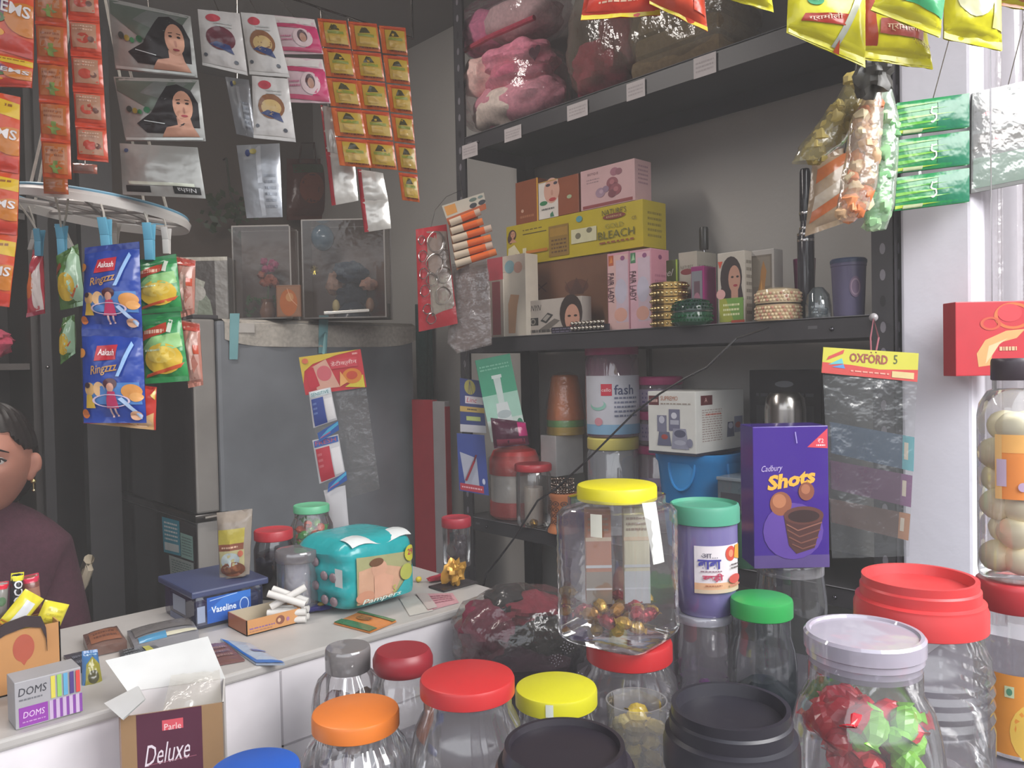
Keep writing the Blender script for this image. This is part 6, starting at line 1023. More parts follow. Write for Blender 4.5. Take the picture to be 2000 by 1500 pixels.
def bar(nm, lab, p0, p1, wpx, Y, col, items, th=.012, grp='chocolate packets in the kraft box'):
    T = Thing(nm, lab, 'chocolate bar', grp); q = T.part('wrapper'); A, B_ = on(*p0, 1, Y), on(*p1, 1, Y); d = B_-A; n = Vector((-d.z, 0, d.x)).normalized(); w = wpx*tt(*p0, 1, Y)/FPX; O = A-n*(w/2)
    # up = along the bar
    Q = Surf(lambda u, v, o: O+n*(w*(1-u))*1.0+d*v+Vector((0, -1, 0))*o if False else O+n*(w*u)+d*v+Vector((0, -1, 0))*o, w, d.length)
    flip = n.cross(d).y > 0
    if flip: Q = Surf(lambda u, v, o: O+n*(w*(1-u))+d*v+Vector((0, -1, 0))*o, w, d.length)
    S = pouch(q, Q, th, col, seed=int(p0[0]), wr=.001, seal=.06, n=10); q.art(S, items, 'pouch', step=.0005); T.done()
YW = 'd8cc3a'
bar('yellow_chocolate_bar', 'yellow chocolate bar with a white stripe leaning diagonally out of the kraft box', (15, 1225), (68, 1160), 42, 1.335, YW, [('r', .3, .05, .72, .8, 'd4d6d8'), ('r', 0, 0, 1, .12, 'c88a34')])
bar('yellow_chocolate_bar', 'yellow chocolate bar tilted outward at the corner of the kraft box', (92, 1222), (112, 1176), 46, 1.345, YW, [('T', .2, .2, .8, .8, 3, 'c2b634')])
bar('yellow_chocolate_bar', 'yellow chocolate bar low in the kraft box behind its handle strip', (40, 1240), (70, 1222), 60, 1.325, 'c9bc40', [('r', .1, .3, .9, .7, 'b8a838')], th=.006)
bar('choco_stick', 'black chocolate stick packet with a yellow cap standing in the kraft box', (30, 1210), (34, 1118), 22, 1.375, '26262a', [('r', 0, .84, 1, 1, 'd6cc3a'), ('t', 'CHOCO', .5, .45, .16, 'dcdce0', {'vert': 1, 'bold': .02, })])
bar('red_wafer_packet', 'pinkish red wafer packet standing at the back of the kraft box', (66, 1200), (58, 1122), 30, 1.385, '7c4a40', [('r', 0, .82, 1, 1, 'c0304c'), ('r', .1, .3, .9, .7, '9c7060')])
bar('red_top_packet', 'small red-topped packet at the picture edge in the kraft box', (-2, 1208), (2, 1136), 26, 1.38, '8f8c88', [('r', 0, .82, 1, 1, 'c8283c'), ('e', .5, .5, .3, .12, '5a7a5c')])
flatpack('brown_biscuit_packet', 'brown packet lying flat on the counter behind the kraft box', ((162, 1240), (228, 1222), (248, 1252), (172, 1268)), '6a5048', [('r', .1, .1, .9, .7, '8a5a44'), ('T', .2, .2, .8, .6, 2, '6a4438')], th=.014)
flatpack('clear_wrapped_tray', 'flat grey tray in clear wrap with a blue corner behind the open white carton', ((248, 1232), (372, 1206), (388, 1232), (262, 1262)), '77767a', [('r', .08, .02, .5, .22, '4a84a8'), ('r', .5, .04, .98, .14, 'b8b4a0'), ('r', .05, .3, .95, .9, '6a6666')], th=.014)
T = Thing('blue_yellow_packet', 'upright blue and olive yellow sachet standing beside the striped carton', 'sachet'); q = T.part('s'); Qd = quad(on(160, 1272, 1, 1.29), on(190, 1268, 1, 1.29), on(202, 1346, 1, 1.26), on(160, 1352, 1, 1.26)); S = pouch(q, Qd, .009, '3f6c9c', seed=2, wr=.002); q.art(S, [('p', [(.1, .08), (.15, .62), (.5, .8), (.9, .6), (.98, .1)], '8a8434'), ('e', .5, .3, .28, .16, '4c4a34'), ('r', .0, .02, 1, .12, 'a09a3c'), ('T', .2, .82, .8, .9, 1, '8ab0cc')], 'pouch', step=.0006); T.done()
flatpack('dark_foil_sachet', 'dark foil sachet lying behind the striped pencil carton', ((124, 1280), (168, 1270), (190, 1300), (150, 1312)), '454650', [('T', .2, .2, .8, .8, 2, '6a6c78')], th=.004)
flatpack('stack_of_dark_sachets', 'dark sachets with a yellow tag lying behind the open carton flap', ((232, 1270), (300, 1258), (330, 1276), (238, 1298)), '4c4e52', [('r', .6, .3, .78, .8, 'b0aa3c'), ('T', .1, .1, .5, .9, 4, '6f7276')], th=.006)
# ================================================================== THE OPEN CARTON (in front of the counter, on the lower front top)
T = Thing('open_biscuit_carton', 'open maroon and kraft biscuit carton with white inside flaps raised', 'box'); q = T.part('carton')
FL = on(238, 1404, 1, 1.04); Yo = 1.035
# front face follows the picture: kraft sides, maroon middle
tO = .985; fl = P(232, 1412, tO); fr = P(437, 1362, tO*1.04); Wd = (fr-fl); Wd.z = 0; wl = Wd.length; exx = Wd.normalized(); zt = (fl.z+fr.z)/2
z0 = ZJ+.0006; O = Vector((fl.x, fl.y, z0)); S = faces(q, O, exx, wl, zt-z0, .002, M('8f7050', 'card'), 0)
bn = UP.cross(exx).normalized(); dp_ = .085
if bn.dot(CF) < 0: bn = -bn
faces(q, O+bn*dp_, exx, wl, zt-z0, .002, M('ddd9da', 'card'), 0); q.box(O, exx*.002, bn*dp_, UP*(zt-z0), M('b49a94', 'card')); q.box(O+exx*(wl-.002), exx*.002, bn*dp_, UP*(zt-z0), M('c9c4c0', 'card')); q.box(O, exx*wl, bn*dp_, UP*.002, M('c9c4c0', 'card'))
q.art(S['f'], [('r', .16, 0, .78, 1, '4f2036'), ('r', .40, .88-.03, .60, .93, 'c9505c'), ('t', 'Parle', .50, .875, .05, 'e8c8c8', {'w': .16}), ('t', 'Deluxe', .44, .68, .16, 'd8ccd4', {'shear': .45, 'rot': .06, 'w': .44}), ('l', [(.26, .60), (.72, .62)], .0008, '9a5a6c'), ('e', .52, .16, .28, .34, '6f6468'), ('e', .48, .22, .18, .2, '84797c'), ('e', .70, .22, .11, .22, '3f3440'), ('e', .70, .36, .04, .03, 'c9c4cc'), ('r', .8, .0, 1, .2, 'b0603c')], 'card')
for nm, lab, pts in (('back_flap', 'tall white raised flap', ((208, 1288), (406, 1244), (406, 1324), (204, 1376))), ('side_flap', 'white side flap folded outwards', ((203, 1300), (262, 1290), (284, 1366), (204, 1376)))):
    p = T.part(nm, label=lab); tf = tO+(.075 if nm == 'back_flap' else .05)
    if nm == 'back_flap':
        bl, br = O+bn*dp_+UP*(zt-z0), O+bn*dp_+exx*wl+UP*(zt-z0); tl = P(206, 1290, tf); tr = P(406, 1243, tf+.03); Qf = quad(tl, tr, br, bl)
    else: Qf = quad(O+bn*dp_+UP*(zt-z0), P(206, 1376, tO+.02)+UP*.002, P(240, 1404, tO-.03), O+UP*(zt-z0)) ; Qf = quad(P(204, 1374, tO+.045), P(270, 1340, tO+.03), P(284, 1366, tO-.01), P(240, 1406, tO-.012))
    for f_, o in ((False, .0008), (True, -.0008)): p.grid(lambda u, v: Qf(u, v, o), 3, 3, M('e6e6e4', 'card'), flip=f_)
p = T.part('inner_lining', label='cloudy plastic lining'); a_, b2_ = O+UP*(zt-z0-.004)+bn*.004, O+exx*wl+UP*(zt-z0-.004)+bn*.004
Ql = quad(O+bn*dp_*.8+UP*(zt-z0+.02)+exx*wl*.45, O+bn*dp_*.7+exx*wl*.95+UP*(zt-z0+.022), O+exx*wl*.98+bn*.004+UP*(zt-z0-.001), O+exx*wl*.4+bn*.004+UP*(zt-z0-.004)); Sl = pillow(Ql, .008, .004, 3, .05); p.grid(lambda u, v: Sl(u, v), 12, 10, M('c9c2b4', 'filmdust')); T.done()
# dark bagged goods in the gap between counter and rack
T = Thing('bagged_clothing', 'bag of maroon and dark clothing in crackled clear plastic between the counter and jars', 'bag'); q = T.part('clothing')
c = P(1000, 1225, 1.42); c.z = .862+.104; 
for k, (dx, dz, dy, rx, rz, col) in enumerate(((-.045, .02, 0, .05, .045, '6c2238'), (-.035, -.04, .02, .055, .04, '5a2a36'), (.03, .045, .02, .07, .028, '7b2434'), (.06, .0, 0, .065, .045, '2c2a28'), (.03, -.045, -.02, .07, .035, '3c2632'), (.09, -.03, .02, .045, .045, '26232c'), (-.01, .06, .03, .04, .022, '1f1c20'))): q.ball(c+CR*dx+UP*dz+CF*dy, rx, .045, rz, M(col, 'cloth'), 16, ax=(CR, CF, UP), wob=.35, seed=k+2)
for k, (dx, dz) in enumerate(((.075, -.03), (.095, -.008), (.11, -.062))):
    p = T.part('sequin_motif', label='silver sequin motif'); o = c+CR*dx-CF*.062+UP*(dz+.01)
    for i in range(18): a = i*2.4; rr = .0028*math.sqrt(i); p.ball(o+CR*(rr*math.cos(a))+UP*(rr*math.sin(a)), .0012, m=M('b9b4bc', 'metal'), n=4)
p = T.part('bag')
def bagw(u, v):
    a, b2 = 2*math.pi*u, math.pi*(v-.5); d = Vector((math.cos(b2)*math.cos(a), math.cos(b2)*math.sin(a), math.sin(b2))); k = 1+.13*noise.noise(d*2.5)+.04*noise.noise(d*8)
    return c+CR*(.02+d.x*.128*k)+CF*(d.y*.09*k)+UP*(d.z*.092*k)
p.grid(bagw, 56, 36, M('a8a2a0', 'film'), closed_u=True); T.done()

T = Thing('teal_cloth', 'dark teal cloth hanging in the gap between fridge and wall', 'cloth'); q = T.part('cloth'); a, b_ = on(812, 660, 0, 1.87), on(846, 660, 0, 1.87)
q.grid(lambda u, v: Vector((1.87-.01*math.sin(u*9), a.y+(b_.y-a.y)*u, 1.28+.42*v-.03*math.sin(u*5)*(1-v))), 14, 12, M('1f4644', 'cloth')); q.tube([(1.87, (a.y+b_.y)/2, 1.69), (1.90, (a.y+b_.y)/2, 1.72)], .004, M('6a686a', 'metal'), 6); T.done()
# ================================================================== THE SWEET JARS
def lidded(px0, px1, ytop, t, z):
    """jar whose lid's rim spans px0-px1 with its top centre at ytop: axis foot, lid radius, height above z"""
    c = P((px0+px1)/2, ytop, t); r = (px1-px0)/2*t/FPX; return Vector((c.x, c.y, z)), r, c.z-z
zj, zs_ = ZJ+.0006, ZS+.0006
LIDF = [(.97, 0), (1, .05), (1, .80), (.975, .95), (.93, 1.0), (0, 1.0)]                    # plain flat lid
LIDR = [(.95, 0), (1, .03), (1, .40), (.97, .50), (.97, .56), (.90, .60), (.90, .80), (.87, .84), (.87, 1.0), (.80, 1.0), (.76, .80), (.0, .76)]     # tiered lid with a raised ring
def ribs(h, n, a=.012, z0=.12, z1=.72): # horizontal ribs
    out = []
    for i in range(n*4+1): z = z0+(z1-z0)*i/(n*4); out.append((1+a*math.cos(i*math.pi/2), z))
    return out
BIG = lambda nk: [(0, .003), (.86, .003), (.96, .02), (1, .06), (1, .60), (.985, .68), (.93, .77), (.82, .86), (nk, .92), (nk, 1.0)]
# front row on the lower top
c, r, h = lidded(610, 779, 1386, .92, zj); R_ = r*1.36
T, b_, l_ = petjar('orange_lid_jar', 'fluted clear jar with a bright orange screw lid', c, R_, h, 'd9762c', r, .020, prof=BIG(r/R_*.93), flute=22, famp=.022, lidprof=LIDF, seg=132); T.done()
c, r, h = lidded(820, 1005, 1319, .90, zj); R_ = r*1.27
T, b_, l_ = petjar('red_lid_jar', 'wide clear jar with a flat bright red lid between the orange and yellow lidded jars', c, R_, h, 'b92a2c', r, .020, prof=[(0, .003), (.86, .003), (.97, .02), (1, .06)]+[(1.0+.012*math.cos(i*1.57), .12+.03*i) for i in range(14)]+[(.97, .70), (.88, .82), (r/R_*.93, .91), (r/R_*.93, 1)], lidprof=LIDF)
for k in range(4):  # moulded tear shapes on the shoulder
    a = .1+.28*k; sf = cyl(c, R_*.99, a-.07, a+.07, h*.42, h*.60); pts = [sf(.5+.5*math.cos(q)*(1 if math.sin(q) < 0 else .55), .5+.5*math.sin(q), .0015) for q in [i*2*math.pi/20 for i in range(20)]]; b_.tube(pts, .0014, M('d0ccd0', 'clearmilk'), 5, True)
T.done()
c, r, h = lidded(1006, 1166, 1340, .98, zj); R_ = r*1.14
T, b_, l_ = petjar('yellow_lid_jar', 'short clear jar with a flat lime yellow lid, next to the red-lidded jar', c, R_, h, 'c9c41f', r, .021, prof=BIG(r/R_*.93), lidprof=LIDF)
q = T.part('sticker', label='small white sticker on the lid edge'); q.art(cyl(c, r*1.001, -.30, -.12, h-.017, h-.002), [('r', 0, 0, 1, 1, 'd6dccf')]); q = T.part('letter_sticker', label='white sticker with a green letter'); q.art(cyl(c, R_*1.001, .28, .52, h*.66, h*.80), [('r', 0, 0, 1, 1, 'd4dcd4'), ('t', 'A', .5, .5, .6, '4a9a78')]); T.done()
c, r, h = lidded(635, 723, 1262, 1.16, zj); R_ = r*1.58
T, b_, l_ = petjar('grey_lid_jar', 'clear fluted jar with a cloudy grey lid standing behind the orange-lidded jar', c, R_, h, '8f8a8a', r, .034, prof=[(0, .003), (.9, .003), (1, .03), (1, .66), (.96, .76), (.84, .86), (.62, .93), (r/R_*.93, .95), (r/R_*.93, 1)], flute=16, famp=.03, lidkind='clearfrost', lidprof=LIDF, seg=112); T.done()
candy_fill(c, R_, .02, h*.62, 16, ['7a4a44', '8a6a5c', '5c3a44', '94705c'], 8, 'brown_sweet', 'brown wrapped sweet inside the cloudy grey-lidded jar', 'sweets in the grey-lidded jar', size=.014)
c, r, h = lidded(728, 845, 1268, 1.12, zj); R_ = r*1.22
T, b_, l_ = petjar('maroon_lid_jar', 'clear jar with a dull maroon domed lid just behind the red-lidded jar', c, R_, h, '8c1f2a', r, .030, prof=BIG(r/R_*.9), lidprof=[(.9, 0), (.96, .1), (1, .3), (1, .62), (.92, .9), (.86, 1.0), (0, 1.0)]); T.done()
# second row: tall yellow-lid jar on a red-lid jar
c, r, h = lidded(1145, 1312, 1247, 1.13, zj); R_ = r*1.12; hS = h
T, b_, l_ = petjar('lower_red_lid_jar', 'clear ribbed jar with a bright red lid supporting the tall yellow-lidded jar', c, R_, h, 'c0282c', r, .028, prof=[(0, .003), (.9, .003), (1, .03)]+[(1.0+.014*math.cos(i*1.57), .10+.035*i) for i in range(18)]+[(.95, .82), (r/R_*.93, .9), (r/R_*.93, 1)], lidprof=LIDF); T.done()
zz = zj+h+.0006
c0, r0, h0 = lidded(1121, 1281, 944, 1.13, zz); c0 = Vector((c.x, c.y, zz)); cc = P(1207, 1100, 1.13); c0.x, c0.y = cc.x, cc.y
R_ = 101*1.13/FPX
T, b_, l_ = petjar('tall_yellow_lid_jar', 'tall squarish clear jar with a yellow lid and gold-wrapped sweets at the bottom', c0, R_, h0, 'd9cf1c', r0*.97, .022, prof=[(0, .003), (.80, .003), (.93, .02), (1, .06)]+[(1.0-.014*(i % 2), .10+.0385*i) for i in range(20)]+[(.99, .88), (.90, .925), (.80, .935), (.80, 1.0)], sq=.55, yaw=.15, lidprof=LIDF, seg=96)
q = T.part('paper_strip', label='white paper strip stuck on the jar'); 
SL = Surf(lambda u, v, o: cyl(c0, R_*1.012, -.1, .9, h0*.5, h0*.95)(.42+.3*u+.22*(1-v), .1+.85*v, o), R_*.36, h0*.38, 8); q.art(SL, [('r', 0, 0, 1, 1, 'd8dad4')], base=2); q = T.part('price_sticker', label='small cream sticker'); q.art(cyl(c0, R_*1.012, -.62, -.40, h0*.72, h0*.86), [('r', 0, 0, 1, 1, 'd0d0c4')], base=2)
T.done()
candy_fill(c0, R_*.93, .012, h0*.20, 34, ['b08a34', '9a2a34', 'c9a04a', 'a87838', '8a3038'], 12, 'gold_wrapped_sweet', 'gold or red foil-wrapped sweet at the bottom of the tall yellow-lidded jar', 'foil sweets in the tall jar', kind='foil', size=.0125)
# packs standing in the tall jar
for k, (u0, u1, z0, z1, col) in enumerate(((-.62, -.12, .50, .88, 'a5694a'), (.12, .62, .50, .90, 'c3bfa8'))):
    T = Thing('biscuit_pack', ('brown', 'pale cream')[k]+' biscuit pack standing inside the tall yellow-lidded jar', 'packet', 'packs inside the tall jar'); q = T.part('pack'); O = c0+CR*(R_*u0)-CF*.0+UP*(h0*.22)
    S = faces(q, O, CR, R_*(u1-u0), h0*.62, .018, M(col, 'card'), .002); q.art(S['f'], [('r', 0, .0, 1, .34, '7d7468' if k == 0 else 'b4b8bc'), ('r', 0, .66, 1, .70, 'c8b49a'), ('T', .1, .75, .9, .92, 3, '8c7a68'), ('r', 0, .38, 1, .41, 'b8bcc0'), ('r', 0, .15, 1, .17, 'c0c4ca')]); T.done()
# teal-lid lavender tub on a clear jar
c, r, h = lidded(1316, 1430, 1193, 1.20, zj); R_ = r*1.03
T, b_, l_ = petjar('clear_jar_purple_sweets', 'clear ribbed jar with violet foil sweets, under the lavender tub', c, R_, h, 'a9a8b4', r*.98, .012, prof=[(0, .003), (.92, .003), (1, .03)]+[(1.0+.012*math.cos(i*1.57), .10+.04*i) for i in range(19)]+[(.94, .92), (.92, 1)], lidkind='clearfrost', lidprof=LIDF); T.done()
candy_fill(c, R_, .014, h*.42, 26, ['8a3a8e', '9a4aa8', '6c3a90', 'a04a80'], 17, 'violet_foil_sweet', 'violet foil-wrapped sweet in the clear jar under the lavender tub', 'violet sweets under the lavender tub', kind='foil', size=.0125)
zz = zj+h+.0006; c1, r1, h1 = lidded(1300, 1434, 980, 1.20, zz); c1.x, c1.y = c.x+.004*CR.x, c.y+.004*CR.y
T = Thing('lavender_sweet_tub', 'translucent lavender tub with a sea-green lid and a printed Hindi label', 'tub'); b_ = T.part('tub'); R1 = r1*.93
b_.lathe(c1, [(0, .0), (R1*.78, .0), (R1*.84, .008), (R1*.90, .02), (R1*.98, .05), (R1, .10), (R1, h1-.02)], M('8d84bd', 'clearfrost'), 56, cap=False); b_.lathe(c1, [(0, .003), (R1*.74, .003), (R1*.93, .05), (R1*.95, h1*.78), (0, h1*.8)], M('9a92c4', 'paper'), 40, cap=False)
l_ = T.part('lid'); l_.lathe(c1, [(r1*.97, h1-.028), (r1*1.0, h1-.027), (r1*1.0, h1-.006), (r1*.97, h1-.001), (r1*.93, h1), (r1*.91, h1-.005), (0, h1-.005)], M('4f9a80', 'plastic'), 56, cap=False)
sf = cyl(c1, R1*1.004, -.55, 1.05, h1*.24, h1*.66); b_.art(sf, [('r', 0, 0, 1, 1, 'dcd4d8'), ('r', 0, 0, 1, .22, 'd8a884'), ('r', 0, 0, 1, .08, 'c8b49c'), ('e', .72, .82, .13, .16, 'c84a3a'), ('e', .72, .82, .06, .08, 'd88a6a'), ('p', [(.84, .98), (.99, .98), (.99, .66), (.80, .72)], 'd99a34'), ('t', 'आ...', .28, .80, .10, '4a4458', {'w': .3}), ('t', 'बाबा', .28, .62, .20, '3d3a92', {'bold': .03, 'w': .42}), ('T', .12, .44, .5, .5, 1, '8a6a78'),
    ('t', 'खड़ी', .34, .34, .18, 'b03a58', {'bold': .03, 'w': .38}), ('T', .2, .14, .5, .2, 1, 'a86a4c'), ('T', .7, .48, .95, .62, 2, '4a3c3c'), ('e', .80, .28, .16, .10, 'c8504a'), ('T', .66, .1, .95, .2, 1, 'c87a6a')]); T.done()
# green lid, and the jar under the chocolate box
c, r, h = lidded(1428, 1546, 1166, 1.15, zj); R_ = r*1.12
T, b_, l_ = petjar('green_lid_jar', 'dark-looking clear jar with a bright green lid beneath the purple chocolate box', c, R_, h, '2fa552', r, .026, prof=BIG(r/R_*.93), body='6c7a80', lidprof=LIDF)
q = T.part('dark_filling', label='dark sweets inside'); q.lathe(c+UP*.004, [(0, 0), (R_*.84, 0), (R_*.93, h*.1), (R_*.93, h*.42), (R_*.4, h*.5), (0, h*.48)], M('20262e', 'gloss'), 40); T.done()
zbx = None
c, r, h = lidded(1480, 1606, 1092, 1.34, zj); R_ = r*1.08
T, b_, l_ = petjar('clear_lid_jar', 'clear-lidded empty ribbed jar holding up the purple chocolate box', c, R_, h, 'a9a7ac', r, .022, body='8c9094', prof=[(0, .003), (.92, .003), (1, .03)]+[(1.0+.012*math.cos(i*1.57), .10+.04*i) for i in range(19)]+[(.94, .92), (.9, 1)], lidkind='clearmilk', lidprof=LIDF); T.done()
# chocolate box, front facing the camera
tb_ = 1.28; zz = c.z+h+.0008; A = P(1473, 1078, tb_); w_ = 147*tb_/FPX; ht = P(1540, 832, tb_).z-zz; O = Vector((A.x, A.y, zz))
T = Thing('purple_chocolate_box', 'upright purple chocolate box with yellow lettering and a chocolate cup picture', 'box'); q = T.part('b'); S = faces(q, O, CR, w_, ht, .07, M('432a86', 'gloss'), .0015)
q.art(S['f'], [('r', 0, 0, 1, .09, '54407c'), ('p', [(.72, .85), (.99, .98), (.99, .84)], 'c93a4c'), ('t', '₹2', .90, .895, .03, 'e8c8cc'), ('T', .84, .85, .97, .875, 1, 'e8c8cc'), ('t', 'Cadbury', .25, .70, .055, 'b9a8d4', {'shear': .4, 'rot': .06, 'w': .28}),
    ('t', 'Shots', .50, .625, .105, 'e0a83c', {'bold': .045, 'shear': .25, 'rot': .16, 'w': .66}), ('e', .52, .26, .40, .20, '5a3c94'), ('e', .36, .455, .145, .085, '8f5338'), ('e', .34, .475, .09, .05, 'b0714e'), ('e', .70, .54, .105, .065, '844a34'), ('e', .69, .555, .06, .035, 'a5684a'),
    ('p', [(.40, .36), (.46, .16), (.56, .10), (.80, .14), (.92, .36)], '4a2826'), ('e', .66, .37, .265, .065, '5c332c'), ('e', .66, .365, .21, .045, '2f1819'), ('l', [(.44, .27), (.60, .22), (.88, .27)], .0022, '74473c'), ('l', [(.46, .22), (.62, .175), (.85, .215)], .0022, '74473c'), ('l', [(.5, .17), (.64, .135), (.82, .165)], .002, '74473c'), ('l', [(.43, .31), (.58, .265), (.9, .32)], .002, '8a5a4c'), ('l', [(.56, .96), (.58, .88)], .0016, '9a8cc8')]); T.done()
# bowl of yellow wrappers
c, r, h = lidded(1186, 1296, 1366, 1.00, zj); c = P(1243, 1366, .98); c.z = zj; r = 58*.98/FPX; h = P(1243, 1366, .98).z-zj
T = Thing('frosted_open_tub', 'open frosted tub of yellow wrapped sweets between the lime and black lids', 'tub'); b_ = T.part('tub'); b_.lathe(c, [(0, .003), (r*.9, .003), (r*.95, .02), (r, h*.96), (r*1.03, h), (r*.98, h)], M('b9b7b9', 'clearmilk'), 48, cap=False); T.done()
candy_fill(c, r*.95, .02, h*.86, 38, ['a8903c', 'c0a848', '8f7a38', 'b8a868'], 22, 'yellow_wrapped_sweet', 'yellow wrapped sweet in the open frosted tub', 'sweets in the open frosted tub', size=.0135)
# ---- nearest row, on the step
c, r, h = lidded(1296, 1556, 1376, .68, zs_); R_ = r*1.08
T, b_, l_ = petjar('tiered_black_lid_jar', 'jar with a big tiered black lid, in front of the violet sweets', c, R_, h, '26242c', r, .052, prof=[(0, .003), (.9, .003), (1, .05), (1, .55), (.9, .72), (.9, 1)], lidprof=LIDR); T.done()
c, r, h = lidded(966, 1238, 1452, .62, zs_); R_ = r*1.05
T, b_, l_ = petjar('low_black_lid_jar', 'jar with a black ringed lid cut off by the bottom of the picture', c, R_, h, '252028', r, .036, prof=[(0, .003), (.9, .003), (1, .05), (1, .6), (.9, .78), (.9, 1)], lidprof=[(.95, 0), (1, .05), (1, .5), (.96, .62), (.90, .66), (.86, 1.0), (.80, 1.0), (.78, .86), (0, .84)]); T.done()
c, r, h = lidded(412, 584, 1498, .80, zj)
T, b_, l_ = petjar('blue_lid_jar', 'jar with a bright blue lid just peeping in at the bottom edge', c, r*1.2, h, '1d56b4', r, .02, prof=BIG(.78), lidprof=LIDF); T.done()
c, r, h = lidded(1576, 1798, 1232, .75, zs_); R_ = 143*.75/FPX
T, b_, l_ = petjar('frosted_lid_jar', 'round-bellied clear jar with a frosted white lid, full of red and green wrapped sweets', c, R_, h, 'c3bccb', r, .034, prof=[(0, .003), (.62, .003), (.72, .02), (.86, .12), (.96, .26), (1, .42), (.985, .56), (.93, .68), (.85, .78), (r/R_*.94, .85), (r/R_*.94, 1)], lidkind='clearfrost', lidprof=[(.93, 0), (.95, .3), (.97, .34), (.97, .5), (1, .54), (1, .92), (.96, 1.0), (.90, 1.0), (.87, .93), (0, .93)]); T.done()
rf = lambda z: R_*(.62+.38*math.sin(min(1, z/h*1.25)*math.pi/2)) if z < h*.5 else R_*(1.0-.5*max(0, z/h-.55))
candy_fill(c, R_, .014, h*.64, 70, ['d22c38', 'dc3a46', '74b838', 'd8404c', 'c82a36', '86c84c', 'd02e3a'], 31, 'red_or_green_wrapped_sweet', 'red or green wrapped sweet inside the frosted-lid jar', 'sweets in the frosted-lid jar', size=.0175, rfun=rf)
c, r, h = lidded(1676, 1914, 1125, .85, zs_); R_ = 128*.85/FPX
T, b_, l_ = petjar('tiered_red_lid_jar', 'large clear ribbed jar with a big tiered red lid behind the frosted-lid jar', c, R_, h, 'c83a3c', r, .052, prof=[(0, .003), (.9, .003), (1, .03), (1, .38)]+[(1.0-.035*(i % 2), .42+.035*i) for i in range(10)]+[(.95, .80), (r/R_*.93, .86), (r/R_*.93, 1)], lidprof=LIDR)
q = T.part('moulded_letters', label='letters moulded in the jar wall'); q.art(cyl(c, R_*1.002, .05, .55, h*.10, h*.22), [('t', 'Jd', .5, .5, .8, 'd9d4dc')], 'clearmilk', base=3); T.done()
c, r, h = lidded(1914, 2052, 1130, .95, zs_); R_ = r*1.06
T, b_, l_ = petjar('corner_red_lid_jar', 'jar with a red lid and a large orange-yellow label, under the jar of white balls', c, R_, h, 'b52c34', r, .034, prof=[(0, .003), (.9, .003), (1, .03)]+[(1.0+.014*math.cos(i*1.57), .10+.04*i) for i in range(18)]+[(r/R_*.95, .88), (r/R_*.95, 1)], lidprof=LIDF)
b_.art(cyl(c, R_*1.02, -1.2, 1.3, h*.04, h*.50), [('r', 0, 0, 1, 1, 'd98c34'), ('e', .45, .3, .25, .4, 'd9b04a'), ('r', .16, .72, .24, .86, 'c4d0a8'), ('e', .20, .79, .025, .045, '4f8a6a')], base=3); T.done()
zz = c.z+h+.0006; cB = Vector((c.x, c.y, zz)); t_ = (cB-CAM).dot(F2); rB = 64*t_/FPX; hB = on(1960, 700, 1, cB.y).z-zz; cB = cB+CR*.0
T, b_, l_ = petjar('white_ball_jar', 'tall clear jar of cream balls with a black lid and orange Hindi label', cB, rB, hB, '3a3038', rB*.62, .026, prof=[(0, .003), (.86, .003), (.97, .015), (1, .05), (1, .80), (.94, .86), (.72, .92), (.58, .93), (.58, 1)], lidprof=LIDF)
b_.art(cyl(cB, rB*1.012, -1.05, 1.2, hB*.38, hB*.665), [('r', 0, 0, 1, 1, 'd9843c'), ('r', 0, .72, 1, 1, 'dfa85c'), ('r', 0, .0, .08, 1, 'd9b070'), ('r', .02, .2, .13, .62, 'b9a8c0'), ('t', 'रवा', .66, .70, .22, 'c9a0b8', {'bold': .03}), ('T', .4, .4, .6, .56, 2, 'e8cc9c'), ('e', .66, .26, .16, .17, 'e6dcc0'), ('e', .3, .2, .05, .07, 'b8a0bc')], base=2); T.done()
rd = random.Random(9); pos = []; zb_ = .020; k = 0; proto = None; RB = .0205
for lay in range(9):
    for i in range(3 if lay % 2 else 3):
        a = i*2.094+lay*1.05+rd.uniform(-.15, .15); q_ = rB-RB-.004; p = cB+Vector((q_*math.cos(a), q_*math.sin(a), RB+.005+lay*RB*1.52))
        if p.z+RB > cB.z+hB*.86: continue
        if proto is None:
            T = Thing('cream_ball', 'cream-coloured round sweet inside the tall black-lidded jar', 'sweet', 'cream balls in the tall jar'); T.part('ball').ball(p, RB, RB, RB*.93, M('faf0c8', 'card'), 14, wob=.05, seed=2); proto = T.done()
        else: dup(proto, p-UP*RB*.93, (rd.uniform(-.3, .3), rd.uniform(-.3, .3), rd.uniform(0, 6)))
# ================================================================== RIGHT-HAND WALL: HANGING CARDS
T = Thing('oxford_header_card', 'yellow and red header card with a tall clear sleeve hanging on the rack post', 'card'); tO = 1.36; hd = T.part('header_card'); Q = pxquad((1608, 678), (1794, 690), (1791, 746), (1604, 728), tO)
for f_, o in ((False, .0008), (True, -.0008)): hd.grid(lambda u, v: Q(u, v, o), 3, 1, M('b9b43c', 'card'), flip=f_)
hd.art(Q, [('p', [(0, 0), (0, .42), (.3, .40), (.6, .32), (1, .42), (1, 0)], 'b83c38'), ('t', 'OXFORD', .48, .68, .34, '8a4038', {'bold': .03, 'w': .4}), ('t', '5', .76, .72, .32, '3f4a2a', {'w': .04}), ('p', [(.04, .50), (.06, .66), (.22, .96), (.21, .8)], 'b8403a'), ('p', [(.06, .34), (.20, .62), (.22, .42)], '5aa8b0'), ('p', [(.10, .26), (.22, .4), (.24, .24)], '4a80b8'), ('r', .73, .08, .96, .30, 'c3b07c'), ('T', .3, .12, .7, .24, 1, 'd89080')], base=4)
